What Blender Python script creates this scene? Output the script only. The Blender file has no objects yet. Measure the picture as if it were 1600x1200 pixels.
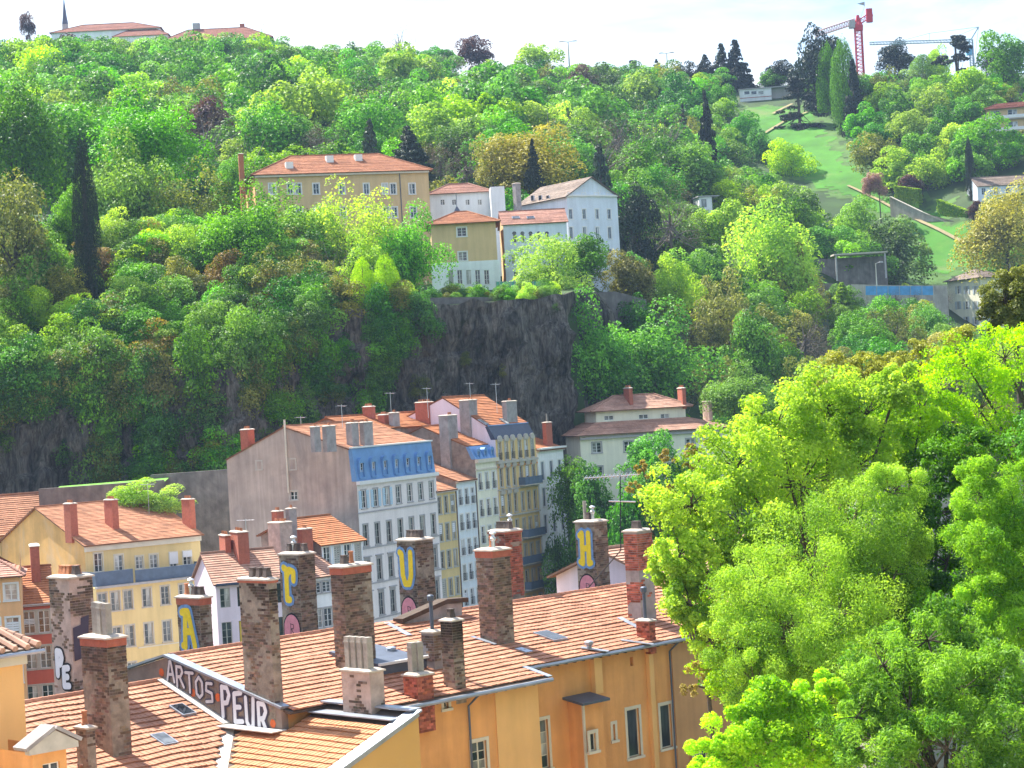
import bpy, math, random
import numpy as np
from mathutils import Vector, Matrix, Euler, noise as mnoise

random.seed(7); RNG = np.random.default_rng(11)
SC = bpy.context.scene
COL = SC.collection
rad = math.radians

# ------------------------------------------------------------------ camera
F_PX = 3233.0                       # focal length in pixels of a 1600 px wide picture
CAM_Z = 36.0                        # metres above the quay
ROLL = rad(3.3); PITCH = math.atan(25 / F_PX)
Fw = Vector((0, math.cos(PITCH), math.sin(PITCH)))
R0 = Vector((1, 0, 0)); U0 = R0.cross(Fw)
Rv = math.cos(ROLL) * R0 - math.sin(ROLL) * U0
Uv = math.sin(ROLL) * R0 + math.cos(ROLL) * U0
CAM = Vector((0, 0, CAM_Z))
cam = bpy.data.cameras.new('camera'); cam_o = bpy.data.objects.new('camera', cam); COL.objects.link(cam_o)
cam.sensor_fit = 'HORIZONTAL'; cam.sensor_width = 36.0; cam.lens = 36.0 * F_PX / 1600.0
cam.clip_start = 0.5; cam.clip_end = 6000
m3 = Matrix((Rv, Uv, -Fw)).transposed()
cam_o.matrix_world = Matrix.Translation(CAM) @ m3.to_4x4()
SC.camera = cam_o

# ------------------------------------------------------------------ light
SUN_AZ_LEFT = rad(46)               # sun behind the hill, to the left of the view
SUN_EL = rad(52)
sun_dir = Vector((-math.sin(SUN_AZ_LEFT) * math.cos(SUN_EL), math.cos(SUN_AZ_LEFT) * math.cos(SUN_EL), math.sin(SUN_EL)))
sl = bpy.data.lights.new('sun', 'SUN'); sl.energy = 4.5; sl.angle = rad(0.55); sl.color = (1.0, 0.94, 0.84)
so = bpy.data.objects.new('sun', sl); COL.objects.link(so)
so.rotation_euler = sun_dir.to_track_quat('Z', 'Y').to_euler(); so.location = (0, 0, 200)
W = bpy.data.worlds.new('World'); SC.world = W; W.use_nodes = True
wn = W.node_tree; wn.nodes.clear()
sky = wn.nodes.new('ShaderNodeTexSky'); sky.sky_type = 'NISHITA'; sky.sun_disc = False
sky.sun_elevation = SUN_EL; sky.sun_rotation = -SUN_AZ_LEFT
sky.air_density = 1.2; sky.dust_density = 0.9; sky.ozone_density = 1.0
tc = wn.nodes.new('ShaderNodeTexCoord'); mp = wn.nodes.new('ShaderNodeMapping'); mp.inputs['Scale'].default_value = (2.2, 2.2, 7.0)
nz = wn.nodes.new('ShaderNodeTexNoise'); nz.inputs['Scale'].default_value = 1.6; nz.inputs['Detail'].default_value = 7; nz.inputs['Roughness'].default_value = .58
nz.inputs['Distortion'].default_value = .6
rp = wn.nodes.new('ShaderNodeValToRGB'); rp.color_ramp.elements[0].position = .42; rp.color_ramp.elements[0].color = (.12,) * 3 + (1,)
rp.color_ramp.elements[1].position = .62; rp.color_ramp.elements[1].color = (.95,) * 3 + (1,)
mx = wn.nodes.new('ShaderNodeMixRGB'); mx.inputs[2].default_value = (4.2, 4.4, 4.65, 1)
bg = wn.nodes.new('ShaderNodeBackground'); bg.inputs['Strength'].default_value = .115
wo = wn.nodes.new('ShaderNodeOutputWorld')
L = wn.links.new
L(tc.outputs['Generated'], mp.inputs['Vector']); L(mp.outputs[0], nz.inputs['Vector']); L(nz.outputs['Fac'], rp.inputs[0])
L(rp.outputs[0], mx.inputs[0]); thin = wn.nodes.new('ShaderNodeMixRGB'); thin.blend_type = 'MULTIPLY'; thin.inputs[0].default_value = 1; thin.inputs[2].default_value = (.44, .61, .82, 1); L(sky.outputs[0], thin.inputs[1]); L(thin.outputs[0], mx.inputs[1]); L(mx.outputs[0], bg.inputs['Color']); L(bg.outputs[0], wo.inputs['Surface'])
SC.view_settings.view_transform = 'Standard'; SC.view_settings.look = 'None'
SC.view_settings.exposure = 1.62; SC.view_settings.gamma = 1.0; SC.view_settings.use_curve_mapping = False
SC.render.engine = 'CYCLES'; cy = SC.cycles
cy.use_denoising = True
try: cy.denoiser = 'OPENIMAGEDENOISE'
except Exception: pass
cy.max_bounces = 7; cy.diffuse_bounces = 4; cy.glossy_bounces = 2; cy.transmission_bounces = 5; cy.transparent_max_bounces = 6; cy.volume_bounces = 0
cy.use_adaptive_sampling = True; cy.adaptive_threshold = 0.02
cy.caustics_reflective = False; cy.caustics_refractive = False; cy.sample_clamp_indirect = 6

# ------------------------------------------------------------------ measuring helpers
def ray(px, py): return Fw + Rv * ((px - 800) / F_PX) + Uv * ((600 - py) / F_PX)
def P(px, py, Y):
    d = ray(px, py); return CAM + d * (Y / d.y)
def Hz(px, py, z):
    d = ray(px, py); return CAM + d * ((z - CAM_Z) / d.z)
def hit(px, py, o, n):
    d = ray(px, py); return CAM + d * ((Vector(o) - CAM).dot(n) / d.dot(n))
def pix(w):
    d = Vector(w) - CAM; k = d.dot(Fw); return 800 + F_PX * d.dot(Rv) / k, 600 - F_PX * d.dot(Uv) / k

# ------------------------------------------------------------------ materials
MATS = {}
def _new(name):
    m = bpy.data.materials.new(name); m.use_nodes = True
    nt = m.node_tree; b = nt.nodes['Principled BSDF']
    return m, nt, b
def _mul(nt, a, b, f=1.0):
    n = nt.nodes.new('ShaderNodeMixRGB'); n.blend_type = 'MULTIPLY'; n.inputs[0].default_value = f
    nt.links.new(a, n.inputs[1]); nt.links.new(b, n.inputs[2]); return n.outputs[0]
def _ramp(nt, src, p0, c0, p1, c1):
    r = nt.nodes.new('ShaderNodeValToRGB'); e = r.color_ramp.elements
    e[0].position = p0; e[0].color = (*c0, 1) if len(c0) == 3 else c0; e[1].position = p1; e[1].color = (*c1, 1) if len(c1) == 3 else c1
    nt.links.new(src, r.inputs[0]); return r.outputs[0]
def _noise(nt, scale, detail=5, rough=.6, stretch=None, coord='Object', dist=0):
    t = nt.nodes.new('ShaderNodeTexCoord'); out = t.outputs[coord]
    if stretch:
        mpp = nt.nodes.new('ShaderNodeMapping'); mpp.inputs['Scale'].default_value = stretch
        nt.links.new(out, mpp.inputs['Vector']); out = mpp.outputs[0]
    n = nt.nodes.new('ShaderNodeTexNoise'); n.inputs['Scale'].default_value = scale; n.inputs['Detail'].default_value = detail
    n.inputs['Roughness'].default_value = rough; n.inputs['Distortion'].default_value = dist
    nt.links.new(out, n.inputs['Vector']); return n.outputs['Fac']
def g3(v): return (v, v, v)
def mat(name, col, rough=.85, var=.18, scale=1.2, streak=0., bump=.0, bscale=12., attr=False, metal=0., spec=.3, orand=0., stain=None, stain_amt=.5, stain_scale=.35, stain2=None):
    """plain surface: base colour, cloudy variation, vertical streaks, stains, fine relief"""
    if name in MATS: return MATS[name]
    m, nt, b = _new(name)
    rgb = nt.nodes.new('ShaderNodeRGB'); rgb.outputs[0].default_value = (*col, 1); c = rgb.outputs[0]
    if var: c = _mul(nt, c, _ramp(nt, _noise(nt, scale), .28, g3(1 - var), .72, g3(1 + var)))
    if streak: c = _mul(nt, c, _ramp(nt, _noise(nt, .9, 4, .6, (1.6, 1.6, .12)), .32, g3(1 - streak), .62, g3(1.0)))
    if stain:
        mm = nt.nodes.new('ShaderNodeMixRGB'); mm.inputs[2].default_value = (*stain, 1)
        nt.links.new(_ramp(nt, _noise(nt, stain_scale, 6, .68, (1, 1, .7), dist=.6), .50, g3(0), .68, g3(stain_amt)), mm.inputs[0]); nt.links.new(c, mm.inputs[1]); c = mm.outputs[0]
    if stain2:
        mm = nt.nodes.new('ShaderNodeMixRGB'); mm.inputs[2].default_value = (*stain2[0], 1)
        nt.links.new(_ramp(nt, _noise(nt, stain2[2], 8, .72, dist=.4), .54, g3(0), .66, g3(stain2[1])), mm.inputs[0]); nt.links.new(c, mm.inputs[1]); c = mm.outputs[0]
    if attr:
        a = nt.nodes.new('ShaderNodeAttribute'); a.attribute_name = 'Col'; c = _mul(nt, c, a.outputs['Color'])
    if orand:
        oi = nt.nodes.new('ShaderNodeObjectInfo'); c = _mul(nt, c, _ramp(nt, oi.outputs['Random'], 0, g3(1 - orand), 1, g3(1 + orand)))
    nt.links.new(c, b.inputs['Base Color']); b.inputs['Roughness'].default_value = rough; b.inputs['Metallic'].default_value = metal
    b.inputs['Specular IOR Level'].default_value = spec
    if bump:
        bp = nt.nodes.new('ShaderNodeBump'); bp.inputs['Strength'].default_value = bump; bp.inputs['Distance'].default_value = .06
        nt.links.new(_noise(nt, bscale, 6, .65), bp.inputs['Height']); nt.links.new(bp.outputs[0], b.inputs['Normal'])
    MATS[name] = m; return m
def tile_mat(name, c0, c1, cw=.3, ch=.36, stripe=.25, dark=(.12, .07, .05), rough=.8):
    """clay tiles: per-tile tone from a brick pattern on the roof's own metres, lichen, gaps between columns"""
    if name in MATS: return MATS[name]
    m, nt, b = _new(name)
    uv = nt.nodes.new('ShaderNodeUVMap'); br = nt.nodes.new('ShaderNodeTexBrick')
    br.offset = 0.0; br.inputs['Scale'].default_value = 1; br.inputs['Brick Width'].default_value = cw; br.inputs['Row Height'].default_value = ch
    br.inputs['Mortar Size'].default_value = .018; br.inputs['Mortar Smooth'].default_value = .6
    br.inputs['Color1'].default_value = (*c0, 1); br.inputs['Color2'].default_value = (*c1, 1); br.inputs['Mortar'].default_value = (*[x * (1 - stripe) for x in c0], 1)
    nt.links.new(uv.outputs[0], br.inputs['Vector']); c = br.outputs['Color']
    c = _mul(nt, c, _ramp(nt, _noise(nt, .5, 6, .65), .3, g3(.72), .7, g3(1.16)))
    mm = nt.nodes.new('ShaderNodeMixRGB'); mm.inputs[2].default_value = (*dark, 1)
    nt.links.new(_ramp(nt, _noise(nt, 1.7, 8, .75), .60, g3(0), .74, g3(.4)), mm.inputs[0]); nt.links.new(c, mm.inputs[1])
    a = nt.nodes.new('ShaderNodeAttribute'); a.attribute_name = 'Col'; c = _mul(nt, mm.outputs[0], a.outputs['Color'])
    nt.links.new(c, b.inputs['Base Color']); b.inputs['Roughness'].default_value = rough; b.inputs['Specular IOR Level'].default_value = .25
    MATS[name] = m; return m
def leaf_mat(name, c0, c1, trans=.45, hue=.02, val=.22, rough=.55):
    if name in MATS: return MATS[name]
    m, nt, b = _new(name); nt.nodes.remove(b); out = nt.nodes['Material Output']
    a = nt.nodes.new('ShaderNodeAttribute'); a.attribute_name = 'Col'
    c = _ramp(nt, a.outputs['Fac'], 0, c0, 1, c1)
    oi = nt.nodes.new('ShaderNodeObjectInfo'); hs = nt.nodes.new('ShaderNodeHueSaturation')
    def rng(lo, hi, mulv):
        ma = nt.nodes.new('ShaderNodeMath'); ma.operation = 'MULTIPLY'; ma.inputs[1].default_value = mulv; nt.links.new(oi.outputs['Random'], ma.inputs[0])
        fr = nt.nodes.new('ShaderNodeMath'); fr.operation = 'FRACT'; nt.links.new(ma.outputs[0], fr.inputs[0])
        mr = nt.nodes.new('ShaderNodeMapRange'); mr.inputs['To Min'].default_value = lo; mr.inputs['To Max'].default_value = hi
        nt.links.new(fr.outputs[0], mr.inputs['Value']); return mr.outputs['Result']
    nt.links.new(rng(.5 - hue, .5 + hue, 1.0), hs.inputs['Hue']); nt.links.new(rng(1 - val, 1 + val, 7.31), hs.inputs['Value'])
    nt.links.new(rng(.88, 1.1, 3.77), hs.inputs['Saturation']); nt.links.new(c, hs.inputs['Color'])
    d = nt.nodes.new('ShaderNodeBsdfPrincipled'); d.inputs['Roughness'].default_value = rough; d.inputs['Specular IOR Level'].default_value = .25
    t = nt.nodes.new('ShaderNodeBsdfTranslucent'); ms = nt.nodes.new('ShaderNodeMixShader'); ms.inputs[0].default_value = trans
    nt.links.new(hs.outputs[0], d.inputs['Base Color'])
    tcol = nt.nodes.new('ShaderNodeMixRGB'); tcol.blend_type = 'MULTIPLY'; tcol.inputs[0].default_value = 1; tcol.inputs[2].default_value = (1.2, 1.2, .45, 1)
    nt.links.new(hs.outputs[0], tcol.inputs[1]); nt.links.new(tcol.outputs[0], t.inputs['Color'])
    nt.links.new(d.outputs[0], ms.inputs[1]); nt.links.new(t.outputs[0], ms.inputs[2]); nt.links.new(ms.outputs[0], out.inputs['Surface'])
    MATS[name] = m; return m

# ------------------------------------------------------------------ mesh builder
class MB:
    def __init__(s): s.v = []; s.f = []; s.c = []; s.uv = []; s.mi = []; s.tf = None
    def add(s, p):
        if s.tf: p = s.tf(p)
        s.v.append(tuple(p)); return len(s.v) - 1
    def face(s, pts, col=1.0, uv=None, mi=0):
        i = [s.add(p) for p in pts]; s.f.append(i); s.c.append(col); s.uv.append(uv); s.mi.append(mi)
    def box(s, x0, x1, y0, y1, z0, z1, col=1.0, mi=0, skip=''):
        a = [s.add(p) for p in ((x0, y0, z0), (x1, y0, z0), (x1, y1, z0), (x0, y1, z0), (x0, y0, z1), (x1, y0, z1), (x1, y1, z1), (x0, y1, z1))]
        for k, q in (('b', (3, 2, 1, 0)), ('t', (4, 5, 6, 7)), ('f', (0, 1, 5, 4)), ('r', (1, 2, 6, 5)), ('k', (2, 3, 7, 6)), ('l', (3, 0, 4, 7))):
            if k in skip: continue
            s.f.append([a[j] for j in q]); s.c.append(col); s.uv.append(None); s.mi.append(mi)
    def frustum(s, cx, cy, z0, z1, a0, b0, a1, b1, col=1.0, mi=0):
        q = [s.add(p) for p in [(cx + sx * a0, cy + sy * b0, z0) for sx, sy in ((-1, -1), (1, -1), (1, 1), (-1, 1))] + [(cx + sx * a1, cy + sy * b1, z1) for sx, sy in ((-1, -1), (1, -1), (1, 1), (-1, 1))]]
        for k in ((3, 2, 1, 0), (4, 5, 6, 7), (0, 1, 5, 4), (1, 2, 6, 5), (2, 3, 7, 6), (3, 0, 4, 7)):
            s.f.append([q[j] for j in k]); s.c.append(col); s.uv.append(None); s.mi.append(mi)
    def tube(s, pts, r, n=6, col=1.0, caps=True, mi=0):
        pts = [Vector(p) for p in pts]; rs = r if isinstance(r, (list, tuple)) else [r] * len(pts); rings = []
        for i, p in enumerate(pts):
            d = (pts[min(i + 1, len(pts) - 1)] - pts[max(i - 1, 0)]).normalized()
            a = d.cross(Vector((0, 0, 1)));
            if a.length < 1e-3: a = Vector((1, 0, 0))
            a.normalize(); b = d.cross(a)
            rings.append([s.add(p + (a * math.cos(t) + b * math.sin(t)) * rs[i]) for t in [2 * math.pi * k / n for k in range(n)]])
        for i in range(len(rings) - 1):
            for k in range(n):
                s.f.append([rings[i][k], rings[i][(k + 1) % n], rings[i + 1][(k + 1) % n], rings[i + 1][k]]); s.c.append(col); s.uv.append(None); s.mi.append(mi)
        if caps:
            for q in (rings[0], rings[-1][::-1]): s.f.append(list(q)); s.c.append(col); s.uv.append(None); s.mi.append(mi)
    def lathe(s, cx, cy, prof, n=10, col=1.0, mi=0):
        rings = [[s.add((cx + r * math.cos(2 * math.pi * k / n), cy + r * math.sin(2 * math.pi * k / n), z)) for k in range(n)] for r, z in prof]
        for i in range(len(rings) - 1):
            for k in range(n):
                s.f.append([rings[i][k], rings[i][(k + 1) % n], rings[i + 1][(k + 1) % n], rings[i + 1][k]]); s.c.append(col); s.uv.append(None); s.mi.append(mi)
        for q in (rings[0][::-1], rings[-1]): s.f.append(list(q)); s.c.append(col); s.uv.append(None); s.mi.append(mi)
    def prism(s, poly, d0, d1, mp_, col=1.0, mi=0):
        """poly in a plane (x,z), extruded between depths d0 (outer) and d1; mp_(x,d,z) -> point"""
        n = len(poly); a = [s.add(mp_(x, d0, z)) for x, z in poly]; b = [s.add(mp_(x, d1, z)) for x, z in poly]
        F = [a, b[::-1]] + [[a[(i + 1) % n], a[i], b[i], b[(i + 1) % n]] for i in range(n)]
        for q in F: s.f.append(q); s.c.append(col); s.uv.append(None); s.mi.append(mi)
    def mesh(s, name, mats, smooth=False):
        me = bpy.data.meshes.new(name); me.from_pydata(s.v, [], s.f)
        at = me.attributes.new('Col', 'FLOAT_COLOR', 'FACE')
        cc = np.ones((len(s.f), 4), np.float32)
        for i, c in enumerate(s.c):
            if isinstance(c, (tuple, list)): cc[i, :3] = c
            else: cc[i, :3] = c
        at.data.foreach_set('color', cc.ravel())
        if any(u is not None for u in s.uv):
            ul = me.uv_layers.new(name='UVMap'); k = 0; arr = np.zeros((sum(len(f) for f in s.f), 2), np.float32)
            for f, u in zip(s.f, s.uv):
                for j in range(len(f)):
                    if u is not None: arr[k] = u[j]
                    k += 1
            ul.data.foreach_set('uv', arr.ravel())
        for m in (mats if isinstance(mats, (list, tuple)) else [mats]): me.materials.append(m)
        if any(s.mi): me.polygons.foreach_set('material_index', s.mi)
        if smooth: me.polygons.foreach_set('use_smooth', [True] * len(s.f))
        return me
    def build(s, name, mats, parent=None, smooth=False, kind=None):
        o = bpy.data.objects.new(name, s.mesh(name, mats, smooth)); COL.objects.link(o)
        if parent: o.parent = parent
        if kind: o['kind'] = kind
        return o
def inst(name, me, parent=None, loc=(0, 0, 0), rot=(0, 0, 0), scale=None):
    o = bpy.data.objects.new(name, me); COL.objects.link(o)
    if parent: o.parent = parent
    o.location = loc; o.rotation_euler = rot
    if scale: o.scale = scale
    return o
def tag(o, label, cat, group=None):
    o['label'] = label; o['category'] = cat
    if group: o['group'] = group
    return o
def thing(name, label, cat, loc=(0, 0, 0), rz=0, group=None):
    o = bpy.data.objects.new(name, None); COL.objects.link(o); o.location = loc; o.rotation_euler = (0, 0, rz); o.empty_display_size = .5
    return tag(o, label, cat, group)
def structure(o): o['kind'] = 'structure'; return o
# ------------------------------------------------------------------ terrain
CTRL_PX = [(-60, 635, 262), (0, 640, 262), (100, 640, 262), (220, 585, 266), (330, 560, 268), (0, 405, 300), (200, 402, 300), (330, 392, 300), (450, 490, 280), (560, 470, 282),
    (640, 467, 283), (740, 468, 286), (830, 468, 290), (858, 468, 296), (880, 469, 306), (895, 470, 320), (500, 440, 335), (700, 440, 335), (930, 447, 345), (800, 442, 330), (380, 410, 320),
    (100, 320, 370), (300, 330, 380), (600, 300, 410), (900, 310, 410), (-100, 330, 360), (100, 220, 500), (400, 225, 500), (800, 225, 500), (1000, 265, 480), (-100, 220, 500),
    (0, 118, 680), (250, 92, 690), (500, 112, 690), (650, 118, 690), (800, 140, 690), (1000, 150, 680), (1100, 148, 650), (1340, 128, 640), (1600, 120, 640), (1750, 115, 640), (-150, 110, 680),
    (970, 612, 310), (1100, 600, 320), (1250, 524, 405), (1400, 520, 420), (1515, 509, 440), (1600, 507, 440), (1750, 505, 440), (1100, 480, 385), (1300, 615, 335), (1600, 612, 340),
    (1480, 400, 490), (1400, 330, 515), (1200, 190, 600), (1240, 165, 615), (1300, 280, 540), (1180, 255, 560), (1560, 304, 500), (1570, 205, 545), (1120, 335, 450), (1300, 410, 440), (1700, 300, 500), (1450, 470, 446), (1240, 450, 402), (1330, 488, 403), (1440, 498, 410), (1110, 450, 398), (1300, 405, 430), (1180, 410, 416)]
ctrl = [P(*c) for c in CTRL_PX]
ctrl += [Vector(c) for c in ((34, 235, 3), (60, 235, 3), (110, 235, 6), (160, 240, 8), (32, 262, 5), (32, 280, 9), (60, 265, 8), (60, 285, 16), (-280, 300, 60), (-280, 680, 150), (280, 440, 50), (280, 640, 130), (280, 300, 30),
    (-280, 900, 150), (0, 900, 138), (280, 900, 128), (-160, 262, 38))]
_cx = np.array([[c.x, c.y] for c in ctrl]) / 100.0; _cz = np.array([c.z for c in ctrl])
def _U(r2): return np.where(r2 > 1e-12, r2 * np.log(r2 + 1e-12), 0.0)
_n = len(_cx); _K = _U(((_cx[:, None] - _cx[None]) ** 2).sum(-1)) + np.eye(_n) * .02; _Pm = np.hstack([np.ones((_n, 1)), _cx])
_A = np.zeros((_n + 3, _n + 3)); _A[:_n, :_n] = _K; _A[:_n, _n:] = _Pm; _A[_n:, :_n] = _Pm.T
_sol = np.linalg.solve(_A, np.concatenate([_cz, np.zeros(3)])); _w, _a = _sol[:_n], _sol[_n:]
def upper(x, y):
    q = np.stack([np.asarray(x, float), np.asarray(y, float)], -1) / 100.0
    r2 = ((q[..., None, :] - _cx) ** 2).sum(-1)
    return _U(r2) @ _w + _a[0] + q @ _a[1:]
CLIFF = [(-170, 256), (-120, 258), (-95, 262), (-70, 261), (-52, 263), (-36, 262), (-22, 274), (-8, 280), (2, 283), (8, 286), (11, 292), (12, 302), (13.5, 314), (17, 330)]
_clx = np.array([c[0] for c in CLIFF], float); _cly = np.array([c[1] for c in CLIFF], float)
def cliff_y(x): return np.interp(x, _clx, _cly, right=330)
def sstep(a, b, t): u = np.clip((t - a) / (b - a), 0, 1); return u * u * (3 - 2 * u)
def gz(x, y):
    """height of the ground"""
    x = np.asarray(x, float); y = np.asarray(y, float)
    up = upper(x, np.maximum(y, 232)); cy_ = cliff_y(x)
    wp = sstep(-34, -16, x) * sstep(19, 12.5, x) * sstep(352, 326, y); up = up * (1 - wp) + (49.6 + np.clip((y - 285) / 45, 0, 1) * 4.5) * wp
    left = sstep(20, 13.5, x)                                       # 1 where the cliff stands
    k = left * sstep(1.0, 3.0, y - cy_) + (1 - left) * sstep(215, 240, y)
    far = 1.0 * (1 - k) + up * k
    nl = np.maximum(4.0, 33 - .46 * y); nr = np.maximum(4.0, 33.5 - .19 * np.maximum(y, 0) - .8 * np.maximum(y - 104, 0) + .25 * np.clip(x - 12, 0, 40))
    nb = nl + (nr - nl) * sstep(1, 13, x - .02 * y)
    nb = nb + (-4 - nb) * sstep(122, 130, y)
    out = np.where(y < 160, nb, np.where(y < 206, -4 + 5.0 * sstep(198, 202, y), far))
    back = sstep(760, 1400, y) * 60
    return out - back
def gzf(x, y): return float(gz(np.array([x]), np.array([y]))[0])
def ground_hit(px, py, y0=215, y1=760):
    d = ray(px, py); last = None
    for Y in np.arange(y0, y1, 1.5):
        w = CAM + d * (Y / d.y)
        if w.z < gzf(w.x, w.y): return w
    return CAM + d * (y1 / d.y)

m_soil = mat('undergrowth', (.03, .065, .014), var=.5, scale=.12, bump=.6, bscale=.8, stain=(.055, .075, .022), stain_amt=.6, stain_scale=.06)
def build_ground():
    ys = np.concatenate([np.arange(-60, 120, 4.), np.arange(120, 240, 2.), np.arange(240, 350, 1.6), np.arange(350, 760, 4.), np.arange(760, 1700, 60.)])
    xs = np.concatenate([np.arange(-720, -180, 60.), np.arange(-180, -40, 3.), np.arange(-40, 40, 1.6), np.arange(40, 180, 3.), np.arange(180, 721, 60.)])
    X, Y = np.meshgrid(xs, ys); Z = np.zeros_like(X)
    for i in range(len(ys)): Z[i] = gz(X[i], Y[i])
    nx, ny = len(xs), len(ys)
    idx = np.arange(nx * ny).reshape(ny, nx)
    f = np.stack([idx[:-1, :-1], idx[:-1, 1:], idx[1:, 1:], idx[1:, :-1]], -1).reshape(-1, 4)
    me = bpy.data.meshes.new('ground'); me.from_pydata(np.stack([X, Y, Z], -1).reshape(-1, 3).tolist(), [], f.tolist()); me.materials.append(m_soil)
    me.polygons.foreach_set('use_smooth', [True] * len(me.polygons))
    o = bpy.data.objects.new('ground', me); COL.objects.link(o); structure(o)
build_ground()
m_water = mat('river_water', (.03, .05, .04), rough=.12, var=.1, spec=.5, bump=.15, bscale=1.5)
mb = MB(); mb.face([(-600, 124, -1.2), (600, 124, -1.2), (600, 201, -1.2), (-600, 201, -1.2)]); structure(mb.build('river', m_water))

# rock face under the convent plateau
def rock_material():
    m, nt, b = _new('cliff_rock')
    c = _ramp(nt, _noise(nt, .22, 8, .7, (1.5, 1.5, .55), dist=1.2), .36, (.036, .038, .034), .66, (.29, .265, .22))
    c = _mul(nt, c, _ramp(nt, _noise(nt, 1.4, 8, .75, (2, 2, .35)), .38, g3(.35), .64, g3(1.45)))
    mm = nt.nodes.new('ShaderNodeMixRGB'); mm.inputs[2].default_value = (.36, .34, .29, 1)
    nt.links.new(_ramp(nt, _noise(nt, .5, 8, .72, (2.4, 2.4, .25), dist=.5), .55, g3(0), .70, g3(.75)), mm.inputs[0]); nt.links.new(c, mm.inputs[1]); c = mm.outputs[0]
    m2 = nt.nodes.new('ShaderNodeMixRGB'); m2.inputs[2].default_value = (.03, .045, .018, 1)
    nt.links.new(_ramp(nt, _noise(nt, .35, 8, .75), .56, g3(0), .66, g3(.75)), m2.inputs[0]); nt.links.new(c, m2.inputs[1]); c = m2.outputs[0]
    nt.links.new(c, b.inputs['Base Color']); b.inputs['Roughness'].default_value = .95; b.inputs['Specular IOR Level'].default_value = .15
    bp = nt.nodes.new('ShaderNodeBump'); bp.inputs['Strength'].default_value = 1.0; bp.inputs['Distance'].default_value = 1.4
    nt.links.new(_noise(nt, 1.1, 9, .75, (1.6, 1.6, .5)), bp.inputs['Height']); nt.links.new(bp.outputs[0], b.inputs['Normal'])
    return m
m_rock = rock_material()
def build_cliff():
    pts = []
    for i in range(len(CLIFF) - 1):
        a, b = Vector((*CLIFF[i], 0)), Vector((*CLIFF[i + 1], 0)); n = max(1, int((b - a).length / .75))
        for k in range(n): pts.append(a.lerp(b, k / n))
    for _ in range(6): pts = [pts[0]] + [(pts[i - 1] + pts[i] * 2 + pts[i + 1]) / 4 for i in range(1, len(pts) - 1)] + [pts[-1]]
    tops = gz(np.array([p.x for p in pts]), np.array([p.y + 4 for p in pts])); NZ = 64; V = []
    for i, p in enumerate(pts):
        t = (pts[min(i + 1, len(pts) - 1)] - pts[max(i - 1, 0)]).normalized(); n = Vector((t.y, -t.x, 0))
        top = float(tops[i]) + .9 * mnoise.noise(Vector((p.x * .35, 3, 1))) - .3
        for j in range(NZ + 1):
            u = j / NZ; z = -2 + (top + .3 + 2) * u
            q = Vector((p.x * .11, p.y * .11, z * .035)); d = 1.6 * math.sin(p.x * .55 + 2.2 * mnoise.noise(Vector((p.x * .08, z * .04, 2)))) * (.5 + .5 * mnoise.noise(Vector((p.x * .2, 7, z * .09)))) + .9 * (((z * .16 + .8 * mnoise.noise(Vector((p.x * .12, z * .03, 9)))) % 1.0) - .5) + 3.2 * mnoise.fractal(q * 1.1, 1.0, 2.0, 5) + 1.5 * mnoise.noise(Vector((p.x * .45, p.y * .45, z * .05)))
            d += -1.5 * abs(mnoise.noise(Vector((p.x * .32, p.y * .32, z * .03 + 4)))) + 1.1 * abs(mnoise.noise(Vector((p.x * .95, p.y * .95, z * .16)))) + .9 * mnoise.fractal(Vector((p.x * .7, p.y * .7, z * .3)), 1.0, 2.0, 4) + .55 * abs(mnoise.noise(Vector((p.x * .25, p.y * .3, z * .8))))
            back = 2.8 * u                                         # leans back
            d *= min(1, (1 - u) * 8 + .15)
            V.append(p + n * (d + 1.6 - back) + Vector((0, 0, z)))
        V.append(p - n * 4.5 + Vector((0, 0, top - .35)))
    m = NZ + 2; f = []
    for i in range(len(pts) - 1):
        for j in range(m - 1): f.append((i * m + j, (i + 1) * m + j, (i + 1) * m + j + 1, i * m + j + 1))
    me = bpy.data.meshes.new('cliff'); me.from_pydata([tuple(v) for v in V], [], f); me.materials.append(m_rock)
    o = bpy.data.objects.new('cliff', me); COL.objects.link(o); structure(o)
build_cliff()

# draped sheets: grass of the park slope, paths, lawn strips
m_grass = mat('park_grass', (.048, .18, .008), var=.3, scale=.15, bump=.5, bscale=3, stain=(.19, .2, .07), stain_amt=.6, stain_scale=.05)
m_path = mat('beaten_path', (.27, .22, .11), var=.2, scale=.4)
def inpoly(x, y, poly):
    c = False; j = len(poly) - 1
    for i in range(len(poly)):
        xi, yi = poly[i]; xj, yj = poly[j]
        if (yi > y) != (yj > y) and x < (xj - xi) * (y - yi) / (yj - yi) + xi: c = not c
        j = i
    return c
def drape(name, outline, m, lift=.14, step=2.0, rag=0.):
    pl = [(w.x, w.y) for w in outline]; xs = [p[0] for p in pl]; ys = [p[1] for p in pl]
    gx = np.arange(min(xs) - step, max(xs) + step, step); gy = np.arange(min(ys) - step, max(ys) + step, step)
    X, Y = np.meshgrid(gx, gy); Z = gz(X, Y) + lift; mb = MB(); key = {}
    for i in range(len(gy) - 1):
        for j in range(len(gx) - 1):
            if inpoly(gx[j] + step / 2 + rag * mnoise.fractal(Vector((gx[j] * .2, gy[i] * .2, 0)), 1, 2, 4), gy[i] + step / 2 + rag * mnoise.fractal(Vector((gx[j] * .2, gy[i] * .2, 5)), 1, 2, 4), pl):
                ids = []
                for (a, b) in ((i, j), (i, j + 1), (i + 1, j + 1), (i + 1, j)):
                    if (a, b) not in key: key[(a, b)] = mb.add((X[a, b], Y[a, b], Z[a, b]))
                    ids.append(key[(a, b)])
                mb.f.append(ids); mb.c.append(1.0); mb.uv.append(None); mb.mi.append(0)
    return structure(mb.build(name, m, smooth=True))
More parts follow.
